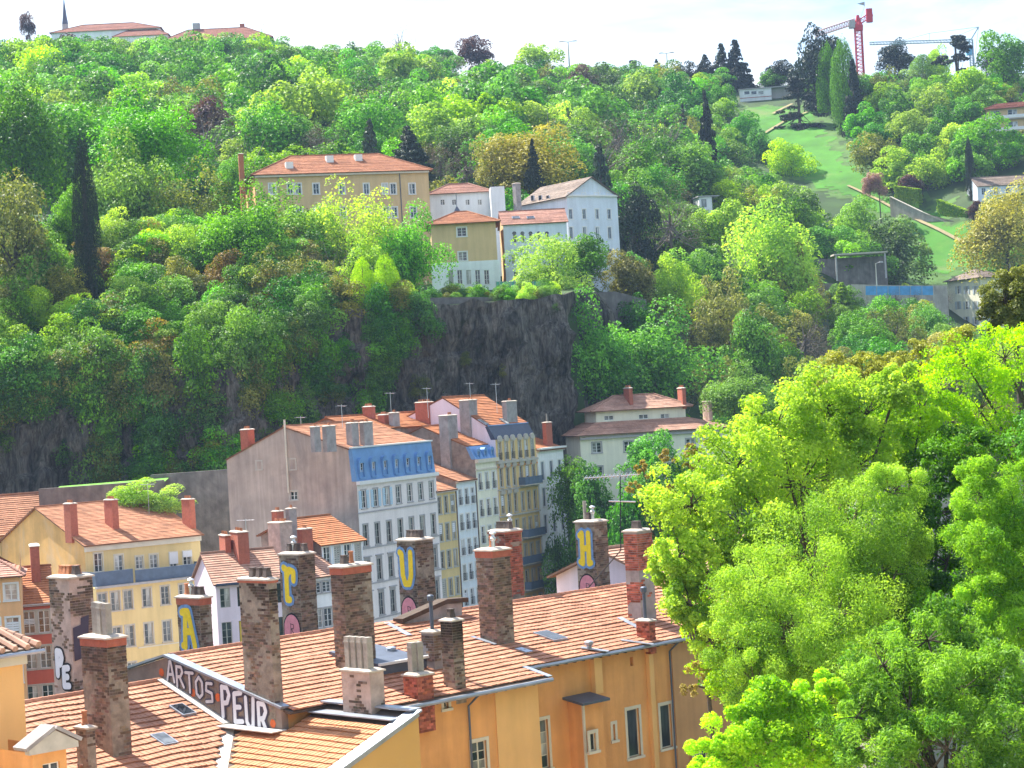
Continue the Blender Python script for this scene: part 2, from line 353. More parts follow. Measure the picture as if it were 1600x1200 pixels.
GH = lambda *a: [ground_hit(px, py) for px, py in a]
LAWN = GH((1155, 172), (1240, 168), (1275, 182), (1315, 258), (1400, 310), (1525, 368), (1525, 392), (1490, 425), (1432, 425), (1437, 370), (1335, 312), (1240, 276), (1172, 232), (1155, 205))
drape('rough_grass', GH((1140, 168), (1262, 164), (1312, 172), (1345, 256), (1430, 306), (1550, 362), (1550, 410), (1500, 440), (1405, 440), (1415, 380), (1325, 318), (1230, 286), (1160, 240), (1145, 205)), mat('rough_grass', (.06, .13, .02), var=.35, scale=.3), .07, 1.2, 8)
drape('grass_slope', LAWN, m_grass, step=.8, rag=5); LAWN2 = [(w_.x, w_.y) for w_ in LAWN]
def path(name, pts, w, lift=.55, m=m_path):
    g = GH(*pts); mb = MB(); Lp = []
    for i in range(len(g) - 1):
        for k in range(8): Lp.append(g[i].lerp(g[i + 1], k / 8))
    Lp.append(g[-1]); prev = None
    for i, p in enumerate(Lp):
        d = Lp[min(i + 1, len(Lp) - 1)] - Lp[max(i - 1, 0)]; n = Vector((d.y, -d.x, 0)).normalized() * w / 2
        a, b = p + n, p - n; a.z = gzf(a.x, a.y) + lift; b.z = gzf(b.x, b.y) + lift
        if prev: mb.face([prev[0], a, b, prev[1]])
        prev = (a, b)
    structure(mb.build(name, m))
path('path', [(1183, 218), (1205, 205), (1228, 192), (1262, 178)], .9)
path('path', [(1208, 180), (1222, 174), (1238, 166)], 1.0)
path('path', [(1325, 295), (1375, 318), (1440, 350), (1505, 385)], .8)

# unseen pale ground added to bounce sun onto facades: far quay, near slope
m_paving = mat('pale_paving', (.42, .39, .34), var=.15, scale=.3)
for nm, (xa, xb, ya, yb, z) in (('quay', (-110, 14, 203, 258, 1.25)),):
    mb = MB(); mb.face([(xa, ya, z), (xb, ya, z), (xb, yb, z), (xa, yb, z)]); structure(mb.build(nm, m_paving))

m_bounce = mat('pale_bounce_ground', (.50, .42, .32), var=.2, scale=.25)
def sheet(name, xa, xb, ya, yb, st, lift, m):
    gx = np.arange(xa, xb + .01, st); gy = np.arange(ya, yb + .01, st); X, Y = np.meshgrid(gx, gy); Z = gz(X, Y) + lift; mb = MB(); nx = len(gx)
    for a in range(len(gy)):
        for c in range(nx): mb.add((X[a, c], Y[a, c], Z[a, c]))
    for a in range(len(gy) - 1):
        for c in range(nx - 1): mb.f.append([a * nx + c, a * nx + c + 1, (a + 1) * nx + c + 1, (a + 1) * nx + c]); mb.c.append(1.0); mb.uv.append(None); mb.mi.append(0)
    return structure(mb.build(name, m, smooth=True))
sheet('near_bounce_sheet', -70, 12, 6, 120, 2.0, .25, m_bounce)  # pale sheet over the near slope, added for warm bounce on the walls
# ------------------------------------------------------------------ building tools
m_white = mat('white_paint', (.72, .72, .70), rough=.6, var=.06)
m_cream_paint = mat('cream_paint', (.62, .57, .46), rough=.7, var=.1)
m_zinc = mat('zinc', (.36, .40, .46), rough=.42, metal=.55, var=.22, scale=.8)
m_zinc_dark = mat('zinc_dark', (.10, .12, .16), rough=.5, metal=.3, var=.2)
m_stone = mat('cut_stone', (.46, .42, .36), var=.15, scale=2)
m_stone_grey = mat('grey_stone', (.38, .37, .37), var=.15, scale=2)
m_wood = mat('dark_wood', (.075, .05, .035), var=.3, scale=3)
m_iron = mat('wrought_iron', (.025, .027, .03), rough=.5, var=.1)
m_clay = mat('clay_pot', (.42, .17, .085), var=.3, scale=4, orand=.3)
m_pot_dark = mat('sooty_pot', (.11, .085, .075), var=.35, scale=4, orand=.3)
m_mortar_cap = mat('mortar_cap', (.50, .43, .36), var=.25, scale=3, bump=.4)
m_concrete_pot = mat('concrete_flue', (.33, .30, .26), var=.2, scale=3, stain=(.12, .11, .1))
m_flue_white = mat('steel_cowl', (.6, .62, .66), rough=.3, metal=.7, var=.1)
def glass_mat():
    m, nt, b = _new('window_glass'); oi = nt.nodes.new('ShaderNodeObjectInfo')
    r = nt.nodes.new('ShaderNodeValToRGB'); r.color_ramp.interpolation = 'CONSTANT'; nt.links.new(oi.outputs['Random'], r.inputs[0]); e = r.color_ramp.elements
    e[0].position = 0; e[0].color = (.018, .024, .032, 1); e[1].position = .35; e[1].color = (.05, .062, .075, 1)
    for q_, c_ in ((.6, (.11, .12, .13)), (.78, (.30, .30, .28)), (.92, (.5, .5, .47))): n_ = e.new(q_); n_.color = (*c_, 1)
    c = r.outputs[0]
    c = _mul(nt, c, _ramp(nt, _noise(nt, 1.3, 2, .5, (1, 1, .35)), .4, g3(.6), .6, g3(1.5)))
    nt.links.new(c, b.inputs['Base Color']); b.inputs['Roughness'].default_value = .06; b.inputs['Specular IOR Level'].default_value = .6
    return m
m_glass = glass_mat()
m_curtain = mat('net_curtain', (.42, .42, .38), var=.3, scale=5)
# tiles
TILE = {
 'near': mat('near_tile', (.48, .225, .135), rough=.8, var=.14, scale=.6, attr=True, orand=.14, stain=(.66, .42, .29), stain_amt=.4, stain_scale=1.1, stain2=((.26, .14, .09), .38, .55)),
 'near2': mat('near_tile_new', (.50, .225, .105), rough=.75, var=.12, scale=.8, attr=True, orand=.12, stain2=((.30, .14, .06), .45, .8)),
 'orange': tile_mat('tile_orange', (.52, .25, .14), (.42, .19, .105)),
 'bright': tile_mat('tile_bright', (.52, .21, .09), (.44, .165, .07)),
 'pale': tile_mat('tile_pale', (.52, .31, .22), (.42, .23, .16)),
 'pink': tile_mat('tile_pink', (.50, .27, .20), (.40, .20, .15)),
 'red': tile_mat('tile_red', (.34, .13, .085), (.27, .10, .07)),
 'brown': tile_mat('tile_brown', (.30, .235, .19), (.23, .17, .14)),
}
def panel(mb, mp_, x0, x1, z0, z1, ops=(), reveal=.22, mi=0, rmi=0):
    xs = sorted({x0, x1, *[v for o in ops for v in o[:2]]}); zs = sorted({z0, z1, *[v for o in ops for v in o[2:4]]})
    xs = [x for x in xs if x0 - 1e-6 <= x <= x1 + 1e-6]; zs = [z for z in zs if z0 - 1e-6 <= z <= z1 + 1e-6]
    for i in range(len(xs) - 1):
        for j in range(len(zs) - 1):
            cx, cz = (xs[i] + xs[i + 1]) / 2, (zs[j] + zs[j + 1]) / 2
            if any(o[0] < cx < o[1] and o[2] < cz < o[3] for o in ops): continue
            mb.face([mp_(xs[i], 0, zs[j]), mp_(xs[i + 1], 0, zs[j]), mp_(xs[i + 1], 0, zs[j + 1]), mp_(xs[i], 0, zs[j + 1])], mi=mi)
    for (a, b, c, d) in [o[:4] for o in ops]:
        for q in (((a, c), (a, d)), ((b, d), (b, c)), ((b, c), (a, c)), ((a, d), (b, d))):
            mb.face([mp_(q[0][0], 0, q[0][1]), mp_(q[0][0], reveal, q[0][1]), mp_(q[1][0], reveal, q[1][1]), mp_(q[1][0], 0, q[1][1])], mi=rmi)
        mb.face([mp_(a, reveal, c), mp_(b, reveal, c), mp_(b, reveal, d), mp_(a, reveal, d)], col=.15, mi=rmi)
WIN = {}
def window_meshes(w, h, style, fm, near):
    key = (round(w, 2), round(h, 2), style, fm.name, near)
    if key in WIN: return WIN[key]
    I = lambda x, d, z: (x, d, z); fr = MB(); t = .055 if near else .07; y0, y1 = .10, .16
    def bar(a, b, c, d): fr.box(a, b, y0, y1, c, d)
    bar(-w / 2, -w / 2 + t, 0, h); bar(w / 2 - t, w / 2, 0, h); bar(-w / 2 + t, w / 2 - t, 0, t); bar(-w / 2 + t, w / 2 - t, h - t, h)
    panes = []
    if style == 'single': cols = [(-w / 2 + t, w / 2 - t)]
    else:
        bar(-t * .7, t * .7, t, h - t); cols = [(-w / 2 + t, -t * .7), (t * .7, w / 2 - t)]
    rows = {'casement': 3, 'french': 4, 'single': 1, 'plain': 1, 'arch': 1, 'two': 2}.get(style, 2)
    for (a, b) in cols:
        for k in range(rows):
            z0 = t + (h - 2 * t) * k / rows; z1 = t + (h - 2 * t) * (k + 1) / rows
            if k: fr.box(a, b, y0 + .015, y1 - .005, z0 - .018, z0 + .018)
            panes.append((a, b, z0, z1))
    pm = []
    if near:
        for (a, b, c, d) in panes:
            g = MB(); g.box(a - .004, b + .004, .128, .134, c - .004, d + .004); pm.append(g.mesh('pane', m_glass))
    else:
        for (a, b) in cols:
            g = MB(); g.box(a - .004, b + .004, .128, .134, t - .004, h - t + .004); pm.append(g.mesh('pane', m_glass))
    WIN[key] = (fr.mesh('window', fm), pm); return WIN[key]
SUR = {}
def surround_mesh(w, h, sm, lintel, t=.16):
    key = (round(w, 2), round(h, 2), sm.name, lintel)
    if key not in SUR:
        s = MB(); s.box(-w / 2 - t, -w / 2, -.035, .03, 0, h); s.box(w / 2, w / 2 + t, -.035, .03, 0, h); s.box(-w / 2 - t - .05, w / 2 + t + .05, -.11, .06, -.13, 0)
        s.box(-w / 2 - t, w / 2 + t, -.045, .03, h, h + t)
        if lintel == 'cornice': s.box(-w / 2 - t - .12, w / 2 + t + .12, -.2, .03, h + t + .16, h + t + .3); s.box(-w / 2 - t, w / 2 + t, -.03, .03, h + t, h + t + .16)
        SUR[key] = s.mesh('surround', sm)
    return SUR[key]
SHUT = {}
def shutter_mesh(w, h, m):
    key = (round(w, 2), round(h, 2), m.name)
    if key not in SHUT:
        s = MB(); s.box(-w / 2, -w / 2 + .05, -.05, -.01, 0, h); s.box(w / 2 - .05, w / 2, -.05, -.01, 0, h)
        n = max(4, int(h / .22))
        for k in range(n): s.box(-w / 2 + .05, w / 2 - .05, -.045, -.018, h * k / n + .01, h * (k + 1) / n - .03)
        SHUT[key] = s.mesh('shutter', m)
    return SHUT[key]
RAIL = {}
def rail_mesh(w, h=.9):
    key = (round(w, 2), h)
    if key not in RAIL:
        s = MB(); s.box(-w / 2, w / 2, -.14, -.10, h - .04, h); s.box(-w / 2, w / 2, -.13, -.11, .06, .09)
        n = max(4, int(w / .13))
        for k in range(n + 1): x = -w / 2 + w * k / n; s.box(x - .012, x + .012, -.128, -.112, .09, h - .04)
        RAIL[key] = s.mesh('railing', m_iron)
    return RAIL[key]
class House:
    def __init__(s, name, label, loc, th, L_, D, cat='house', group=None):
        s.o = thing(name, label, cat, loc, th, group); s.L = L_; s.D = D; s.th = th; s.loc = Vector(loc)
        s.M = Matrix.Translation(s.loc) @ Matrix.Rotation(th, 4, 'Z'); s.Mi = s.M.inverted()
    def local(s, w): return s.Mi @ Vector(w)
    def world(s, p): return s.M @ Vector(p)
    def dirw(s, d): return s.M.to_3x3() @ Vector(d)
    def hy(s, px, py, y): return s.local(hit(px, py, s.world((0, y, 0)), s.dirw((0, 1, 0))))
    def hx(s, px, py, x): return s.local(hit(px, py, s.world((x, 0, 0)), s.dirw((1, 0, 0))))
    def hp(s, px, py, p0, n): return s.local(hit(px, py, s.world(p0), s.dirw(n)))
    def side(s, k, y0=0.):
        L_, D = s.L, s.D
        return {'F': lambda x, d, z: (x, y0 + d, z), 'L': lambda x, d, z: (d, D - x, z), 'R': lambda x, d, z: (L_ - d, x, z), 'B': lambda x, d, z: (L_ - x, D - d, z)}[k]
    def win(s, k, xc, z, w, h, fm=None, style='casement', sm=None, lintel=None, y0=0., near=False, shut=None, rail=False, curtain=False, parent=None):
        fm = fm or m_white; f, pm = window_meshes(w, h, style, fm, near)
        loc = s.side(k, y0)(xc, 0, z); rz = {'F': 0, 'L': -math.pi / 2, 'R': math.pi / 2, 'B': math.pi}[k]
        o = inst('window', f, parent or s.o, loc, (0, 0, rz))
        for p in pm: inst('pane', p, o)
        if sm: inst('surround', surround_mesh(w, h, sm, lintel), o)
        if shut == 'open' or shut is not None and not isinstance(shut, str):
            m = shut if not isinstance(shut, str) else m_white
            for sx in (-1, 1): inst('shutter', shutter_mesh(w / 2, h, m), o, (sx * (w * .75 + .03), -.03, 0))
        if rail: inst('railing', rail_mesh(w + .16), o)
        return o
    def part(s, name, mb, m, parent=None, smooth=False, kind=None): return mb.build(name, m, parent or s.o, smooth, kind)
def tiles_plane(mb, e0, e1, r0, r1, course=.36, lift=.055, thick=.12, wob=.0):
    """stepped tile courses from the eave e0-e1 up to the ridge r0-r1, with underside"""
    e0, e1, r0, r1 = map(Vector, (e0, e1, r0, r1)); n = max(2, int(((r0 + r1) / 2 - (e0 + e1) / 2).length / course))
    nv = (e1 - e0).cross((r0 + r1) / 2 - (e0 + e1) / 2).normalized(); ux = (e1 - e0).normalized(); sl = (r0 - e0); 
    def uvq(p): d = p - e0; vv = d - ux * d.dot(ux); return (d.dot(ux) + 50, vv.length + .0)
    rr = random.Random(int(abs(e0.x * 13 + e1.y * 7 + e0.z)))
    for i in range(n):
        a, b = i / n, (i + 1) / n
        p0, p1, q0, q1 = e0.lerp(r0, a), e1.lerp(r1, a), e0.lerp(r0, b), e1.lerp(r1, b)
        l0 = nv * lift * rr.uniform(.75, 1.25); c = rr.uniform(.9, 1.08); m = max(1, int((p1 - p0).length / 2.2))
        for k in range(m):
            s0, s1 = k / m, (k + 1) / m; lw = nv * rr.uniform(-.012, .012)
            A, B, Cq, Dq = p0.lerp(p1, s0), p0.lerp(p1, s1), q0.lerp(q1, s1), q0.lerp(q1, s0)
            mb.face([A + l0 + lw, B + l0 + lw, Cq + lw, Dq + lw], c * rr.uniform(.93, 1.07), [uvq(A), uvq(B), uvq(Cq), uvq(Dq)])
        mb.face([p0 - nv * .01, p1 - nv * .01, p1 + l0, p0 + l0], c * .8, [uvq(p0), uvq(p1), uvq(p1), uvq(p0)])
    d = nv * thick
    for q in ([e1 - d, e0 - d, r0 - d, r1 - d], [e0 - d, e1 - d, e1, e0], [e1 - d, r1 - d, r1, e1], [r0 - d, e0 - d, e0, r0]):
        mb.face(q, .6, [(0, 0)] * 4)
def ridge_caps(mb, a, b, r=.13, step=.42):
    a, b = Vector(a), Vector(b); n = max(1, int((b - a).length / step))
    for i in range(n):
        p, q = a.lerp(b, i / n), a.lerp(b, (i + 1.05) / n); mb.tube([p, q], [r, r * .85], 6, col=random.uniform(.85, 1.1), caps=True)
def gutter(mb, a, b, r=.09): mb.tube([a, b], r, 6)
# ---- chimneys
m_core = mat('old_render', (.28, .235, .185), var=.4, scale=2.2, bump=1.0, bscale=7, stain=(.10, .085, .075), stain_amt=.65, stain_scale=.9)
m_core_pink = mat('pink_render', (.46, .35, .30), var=.3, scale=1.4, bump=.6, bscale=6, stain=(.25, .19, .17), stain_amt=.4, stain_scale=.9)
m_core_grey = mat('grey_render', (.33, .30, .29), var=.25, scale=1.2, bump=.5, bscale=5, stain=(.14, .12, .11), stain_amt=.5, stain_scale=.8)
m_brick = mat('brick', (.19, .135, .10), var=.25, scale=5, attr=True, bump=.5, bscale=20)
m_redbrick = mat('red_brick', (.38, .12, .075), var=.2, scale=4, attr=True, bump=.4, bscale=20)
def brickwork(a, b, h, cover, bw=.24, bh=.105, soot=.35, seed=0, tint=None):
    """courses of bricks on the four faces of a stack a x b x h (origin at the middle of its foot)"""
    rr = random.Random(seed); mb = MB(); n = int(h / bh)
    for j in range(n):
        z = j * bh; u = z / h
        for (ln, fx) in ((a, lambda x, d, zz: (x - a / 2, -b / 2 - d, zz)), (b, lambda x, d, zz: (-a / 2 - d, b / 2 - x, zz)), (a, lambda x, d, zz: (a / 2 - x, b / 2 + d, zz)), (b, lambda x, d, zz: (a / 2 + d, x - b / 2, zz))):
            x = -(.5 * bw if j % 2 else 0)
            while x < ln - .02:
                x0, x1 = max(x, 0) + .008, min(x + bw, ln) - .008; x += bw
                if x1 - x0 < .05: continue
                p = fx((x0 + x1) / 2, 0, z); nn = (mnoise.noise(Vector((p[0] * .9 + seed * 3.1, p[1] * .9, z * .7))) * .75 + mnoise.noise(Vector((p[0] * 2.6, p[1] * 2.6 + seed, z * 2.3))) * .35) * .5 + .5
                if nn > cover(u) + rr.uniform(-.08, .08): continue
                sh = 1 - soot * max(0, (u - .55) / .45) * (.5 + nn); t = rr.uniform(.45, 1.5) * max(.25, sh)
                c = (t * rr.uniform(.9, 1.15), t, t * rr.uniform(.85, 1.15)) if not tint else tuple(t * q for q in tint)
                d = rr.uniform(.004, .028); q = []
                for (xx, dd, zz) in ((x0, d, z + .006), (x1, d, z + .006), (x1, d, z + bh - .012), (x0, d, z + bh - .012)): q.append(fx(xx, dd, zz))
                w = [fx(xx, -.004, zz) for (xx, zz) in ((x0, z + .006), (x1, z + .006), (x1, z + bh - .012), (x0, z + bh - .012))]
                mb.face(q, c)
                for k in range(4): mb.face([w[k], w[(k + 1) % 4], q[(k + 1) % 4], q[k]], c)
    return mb
POTS = {}
def pot_mesh(kind):
    if kind in POTS: return POTS[kind]
    mb = MB()
    if kind == 'clay': mb.lathe(0, 0, [(.15, 0), (.14, .08), (.11, .12), (.095, .5), (.12, .52), (.12, .58), (.08, .58)], 10); m = m_clay
    elif kind == 'dark': mb.frustum(0, 0, 0, .38, .17, .15, .11, .12); mb.frustum(0, 0, .38, .43, .13, .14, .13, .14); m = m_pot_dark
    elif kind == 'clayb': mb.frustum(0, 0, 0, .38, .17, .15, .11, .12); mb.frustum(0, 0, .38, .43, .13, .14, .13, .14); m = m_clay
    elif kind == 'flue': mb.box(-.15, .15, -.15, .15, 0, 1.35); mb.box(-.17, .17, -.17, .17, 1.1, 1.16); m = m_concrete_pot
    elif kind == 'cowl':
        mb.lathe(0, 0, [(.09, 0), (.09, .35), (.14, .4), (.15, .5), (.09, .55), (.08, .66), (.17, .7), (.18, .76), (.05, .84)], 10); m = m_flue_white
    elif kind == 'pipe': mb.lathe(0, 0, [(.1, 0), (.1, 1.1), (.09, 1.1)], 8); m = m_concrete_pot
    elif kind == 'stove':
        mb.lathe(0, 0, [(.09, 0), (.09, 1.3), (.16, 1.38), (.17, 1.6), (.1, 1.66), (.06, 1.66)], 8); m = m_zinc_dark
    elif kind == 'tiny': mb.lathe(0, 0, [(.09, 0), (.07, .3), (.09, .33), (.05, .33)], 6); m = m_clay
    POTS[kind] = mb.mesh('pot', m); return POTS[kind]
NCH = [0]
def chimney(H, x, y, z0, a, b, h, core=None, cover=None, brick=None, cap='slab', pots=(), soot=.35, rot=0, label=None, capm=None, collar=True, bscale=1.15):
    """stack standing at local (x,y), foot z0"""
    NCH[0] += 1; core = core or m_core; mb = MB(); mb.box(-a / 2, a / 2, -b / 2, b / 2, 0, h)
    o = mb.build('chimney', core, H.o); o.location = (x, y, z0); o.rotation_euler = (0, 0, rot)
    if label: o['label'] = label
    if cover: 
        bk = brickwork(a, b, h, cover, bw=.24 * bscale, bh=.105 * bscale, soot=soot, seed=NCH[0]); bk.build('brickwork', brick or m_brick, o, kind='stuff')
    if cap:
        c = MB(); e = .08
        if cap == 'brick': c.box(-a / 2 - .03, a / 2 + .03, -b / 2 - .03, b / 2 + .03, h - .32, h, mi=1); e = .1
        if cap == 'old': c.box(-a / 2 - .05, a / 2 + .05, -b / 2 - .05, b / 2 + .05, h - .1, h, mi=1)
        q = [(-a / 2 - e, -b / 2 - e), (a / 2 + e, -b / 2 - e), (a / 2 + e, b / 2 + e), (-a / 2 - e, b / 2 + e)]
        c.box(-a / 2 - e, a / 2 + e, -b / 2 - e, b / 2 + e, h + .002, h + .075); c.frustum(0, 0, h + .075, h + .16, a / 2 + e - .02, b / 2 + e - .02, a / 2 - .12, b / 2 - .12)
        c.build('cap', [capm or m_mortar_cap, m_redbrick], o)
    for (px_, py_, k) in pots: inst('pot', pot_mesh(k), o, (px_ * (a / 2 - .12), py_ * (b / 2 - .16), h + .13), (0, 0, random.uniform(-.1, .1)))
    return o
def bis(f, lo, hi, it=40):
    fl = f(lo)
    for _ in range(it):
        m = (lo + hi) / 2; fm = f(m)
        if (fm > 0) == (fl > 0): lo = m
        else: hi = m
    return (lo + hi) / 2
def chim_px(H, base, xl, xc, xr, ytop, sink=.6, **kw):
    """stack from its outline in the photograph: nearest corner foot `base` (local), pixel columns of left edge, corner, right edge, and its top"""
    B = Vector(base); top = bis(lambda z: pix(H.world((B.x, B.y, z)))[1] - ytop, B.z, B.z + 25)
    zt = (B.z + top) / 2
    b = bis(lambda t: pix(H.world((B.x, B.y + t, top)))[0] - xl, 0, 6); a = bis(lambda t: pix(H.world((B.x + t, B.y, top)))[0] - xr, 0, 6)
    a = max(.35, min(a, 3)); b = max(.35, min(b, 4))
    return chimney(H, B.x + a / 2, B.y + b / 2, B.z - sink, a, b, top - B.z + sink, **kw), a, b, top - B.z + sink
# ---- lettering and paint marks (thin paint films just proud of the wall)
def disc(mb, mp_, x, z, r, d, n=10, col=1.0):
    mb.face([mp_(x + r * math.cos(2 * math.pi * k / n), d, z + r * math.sin(2 * math.pi * k / n)) for k in range(n)], col)
def strokes(mb, mp_, lines, w, d, sx=1, sz=1, ox=0, oz=0):
    k = 0
    for ln in lines:
        p = [(ox + x * sx, oz + z * sz) for x, z in ln]
        for i in range(len(p) - 1):
            (x0, z0), (x1, z1) = p[i], p[i + 1]; l = math.hypot(x1 - x0, z1 - z0) or 1; nx, nz_ = -(z1 - z0) / l * w / 2, (x1 - x0) / l * w / 2; dd = d + .0006 * k; k += 1
            mb.face([mp_(x0 - nx, dd, z0 - nz_), mp_(x1 - nx, dd, z1 - nz_), mp_(x1 + nx, dd, z1 + nz_), mp_(x0 + nx, dd, z0 + nz_)])
        for (x, z) in p: disc(mb, mp_, x, z, w / 2, d + .0006 * k, 8); k += 1
GLYPH = {'A': [[(.02, 0), (.45, 1), (.62, 1), (.98, 0)], [(.2, .36), (.85, .36)]], 'R': [[(.1, 0), (.1, 1), (.7, .98), (.88, .75), (.6, .52), (.15, .48)], [(.45, .5), (.98, 0)]],
 'T': [[(0, .95), (1, .95)], [(.5, .95), (.5, 0)]], 'O': [[(.5, 0), (.12, .18), (.08, .75), (.5, 1), (.9, .75), (.88, .18), (.5, 0)]], 'S': [[(.9, .95), (.2, .95), (.12, .6), (.85, .48), (.88, .1), (.08, .05)]],
 'P': [[(.12, 0), (.12, 1), (.7, .98), (.9, .75), (.65, .48), (.15, .45)]], 'E': [[(.9, 1), (.15, .95), (.12, .02), (.95, .05)], [(.12, .5), (.75, .52)]], 'U': [[(.08, 1), (.1, .2), (.4, 0), (.75, .08), (.9, 1)]],
 'r': [[(.05, .98), (.28, .92), (.25, .05)], [(.25, .05), (.5, .05)], [(.28, .72), (.55, .92), (.95, .86), (.92, .62)]], 'u': [[(-.08, 1), (.08, .95), (.12, .3), (.3, .04), (.72, .04), (.92, .3), (.96, 1)]],
 'H': [[(.05, .92), (.26, 1), (.22, 0), (.02, .05)], [(.24, .5), (.8, .5)], [(.85, 1), (.8, 0), (.98, .03)]], 'a': [[(.05, .02), (.2, .0)], [(.02, .95), (.25, .98), (.52, .98), (.95, .0)], [(.30, .98), (.18, 0), (.02, .02)], [(.2, .42), (.75, .42)]]}
m_yel = mat('paint_yellow', (.80, .58, .03), var=.12, scale=6); m_blu = mat('paint_blue', (.16, .28, .50), var=.25, scale=5); m_blk = mat('paint_black', (.02, .02, .025), var=.1)
m_pnk = mat('paint_pink', (.62, .25, .30), var=.15, scale=5); m_sil = mat('paint_silver', (.60, .58, .60), var=.15, scale=6); m_wht = mat('paint_white', (.70, .72, .78), var=.1); m_navy = mat('paint_navy', (.07, .06, .09), var=.2); m_org = mat('paint_orange', (.6, .13, .04), var=.2)
def letter(parent, mp_, ch, x, z, w, h, sw, fill, edge, d=.035, ew=None):
    e = MB(); strokes(e, mp_, GLYPH[ch], ew or sw * 1.9, d, w, h, x, z); o = e.build('letter_outline', edge, parent)
    g = MB(); strokes(g, mp_, GLYPH[ch], sw, d + .02, w, h, x, z); g.build('letter', fill, parent)
# ------------------------------------------------------------------ the houses on this side of the river
TH = rad(45); APEX = P(259, 1027, 95); BZ = 4.0
m_ochre = mat('ochre_render', (.76, .37, .13), var=.13, scale=.5, streak=.17, bump=.35, bscale=5, stain=(.62, .29, .10), stain_amt=.5, stain_scale=.4)
m_ochre_light = mat('ochre_render_light', (.78, .46, .18), var=.07, scale=.5, streak=.08, bump=.2, bscale=5)
m_ochre_brown = mat('ochre_render_brown', (.58, .32, .15), var=.12, scale=.5, streak=.15, bump=.25, bscale=5)
m_mustard = mat('mustard_render', (.52, .315, .10), var=.06, scale=.4, bump=.15, bscale=4)
m_gable = mat('gable_render', (.26, .20, .165), var=.3, scale=.7, bump=.5, bscale=4, stain=(.12, .10, .09))
N1 = House('ochre_apartment_house', 'long ochre apartment house with low red tiled roof and many brick chimneys', (APEX.x, APEX.y, BZ), TH, 36, 8)
ZR = APEX.z - BZ; M1 = .2226
def z1(y): return ZR + M1 * y
m_deck = mat('roof_boards', (.10, .075, .06), var=.2)
def clip_grid_deck(mb, poly3, d=.12):
    n = len(poly3); b = [tuple(Vector(p) - Vector((0, 0, d))) for p in poly3]
    mb.face(poly3); mb.face(b[::-1])
    for i in range(n): mb.face([b[i], b[(i + 1) % n], poly3[(i + 1) % n], poly3[i]])
def near_tiles(H, roof, o, ex, ey, poly, tw, exp_, m, n_ind=300, seed=1, wave=.03):
    o, ex, ey = Vector(o), Vector(ex).normalized(), Vector(ey).normalized(); nn = ex.cross(ey); rr = random.Random(seed)
    t = MB(); th_ = .07; ln = exp_ * 1.1
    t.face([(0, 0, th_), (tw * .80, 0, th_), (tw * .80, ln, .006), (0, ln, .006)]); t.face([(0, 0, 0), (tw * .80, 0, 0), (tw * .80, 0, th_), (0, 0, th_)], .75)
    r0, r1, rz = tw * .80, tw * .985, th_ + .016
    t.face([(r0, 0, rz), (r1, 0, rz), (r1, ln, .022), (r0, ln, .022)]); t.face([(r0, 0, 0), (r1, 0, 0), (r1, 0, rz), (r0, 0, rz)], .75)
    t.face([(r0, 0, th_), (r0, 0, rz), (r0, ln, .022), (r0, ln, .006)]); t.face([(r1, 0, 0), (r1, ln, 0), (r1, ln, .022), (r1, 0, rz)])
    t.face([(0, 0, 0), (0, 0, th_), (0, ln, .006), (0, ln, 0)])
    me = t.mesh('tile', m); rot = Matrix((ex, ey, nn)).transposed().to_4x4(); big = MB()
    xs = [p[0] for p in poly]; ys = [p[1] for p in poly]; lst = []
    j0, j1 = int(min(ys) / exp_) - 1, int(max(ys) / exp_) + 1; i0, i1 = int(min(xs) / tw) - 1, int(max(xs) / tw) + 1
    for j in range(j0, j1):
        rowz = rr.uniform(-.008, .008)
        for i in range(i0, i1):
            s, tt = i * tw, j * exp_
            if not inpoly(s + tw / 2, tt + exp_ / 2, poly): continue
            wv = wave * mnoise.noise(Vector((s * .35 + seed * 9, tt * .4, 0)))
            p = o + ex * s + ey * (tt + rr.uniform(-.015, .015) + .05 * mnoise.noise(Vector((s * .5, j * .9, seed)))) + nn * (.004 + abs(wv) + rowz + .008 + rr.uniform(0, .008)); lst.append((p, rr.uniform(-.014, .014)))
    def score(q):
        w = H.world(q[0]); a = pix(w); return (w - CAM).length + (0 if -10 < a[0] < 1610 and a[1] < 1210 else 1000)
    lst.sort(key=score)
    for k, (p, rz_) in enumerate(lst):
        Mx = Matrix.Translation(p) @ rot @ Matrix.Rotation(rz_, 4, 'Z')
        if k < n_ind:
            ob = bpy.data.objects.new('tile', me); COL.objects.link(ob); ob.parent = roof; ob.matrix_basis = Mx
        else:
            c = (rr.uniform(.84, 1.13) if rr.random() > .03 else rr.uniform(1.2, 1.4))
            for f, fc in zip(t.f, t.c): big.face([Mx @ Vector(t.v[q]) for q in f], c * fc)
    if big.f: big.build('tile_field', m, roof, kind='stuff')
# --- N1 walls
w = MB(); yF, yP, XP = -8.2, -9.9, 14.0
def box_px(y, xl, xr, yt, yb):
    a, b = N1.hy(xl, yt, y), N1.hy(xr, yb, y); return (a.x, b.x, b.z, a.z)
ops_F = [box_px(yF, 833, 860, 1128, 1199), box_px(yF, 979, 1002, 1110, 1180), box_px(yF, 1031, 1052, 1103, 1166), box_px(yF, 984, 990, 1027, 1040), box_px(yF, 957, 962, 1132, 1156), box_px(yF, 837, 843, 1038, 1056), box_px(yF, 818, 824, 1134, 1174)]
ops_P = [box_px(yP, 737, 763, 1161, 1215), box_px(yP, 693, 701, 1089, 1106)]
wF, wP = ops_F, ops_P
panel(w, lambda x, d, z: (x, yF + d, z), XP, 24.6, 0, z1(yF) - .06, ops_F[:2] + ops_F[3:], .28); panel(w, lambda x, d, z: (x, yF + d, z), 24.6, 36, 0, z1(yF) - .06, [o for o in ops_F[2:3]], .28)
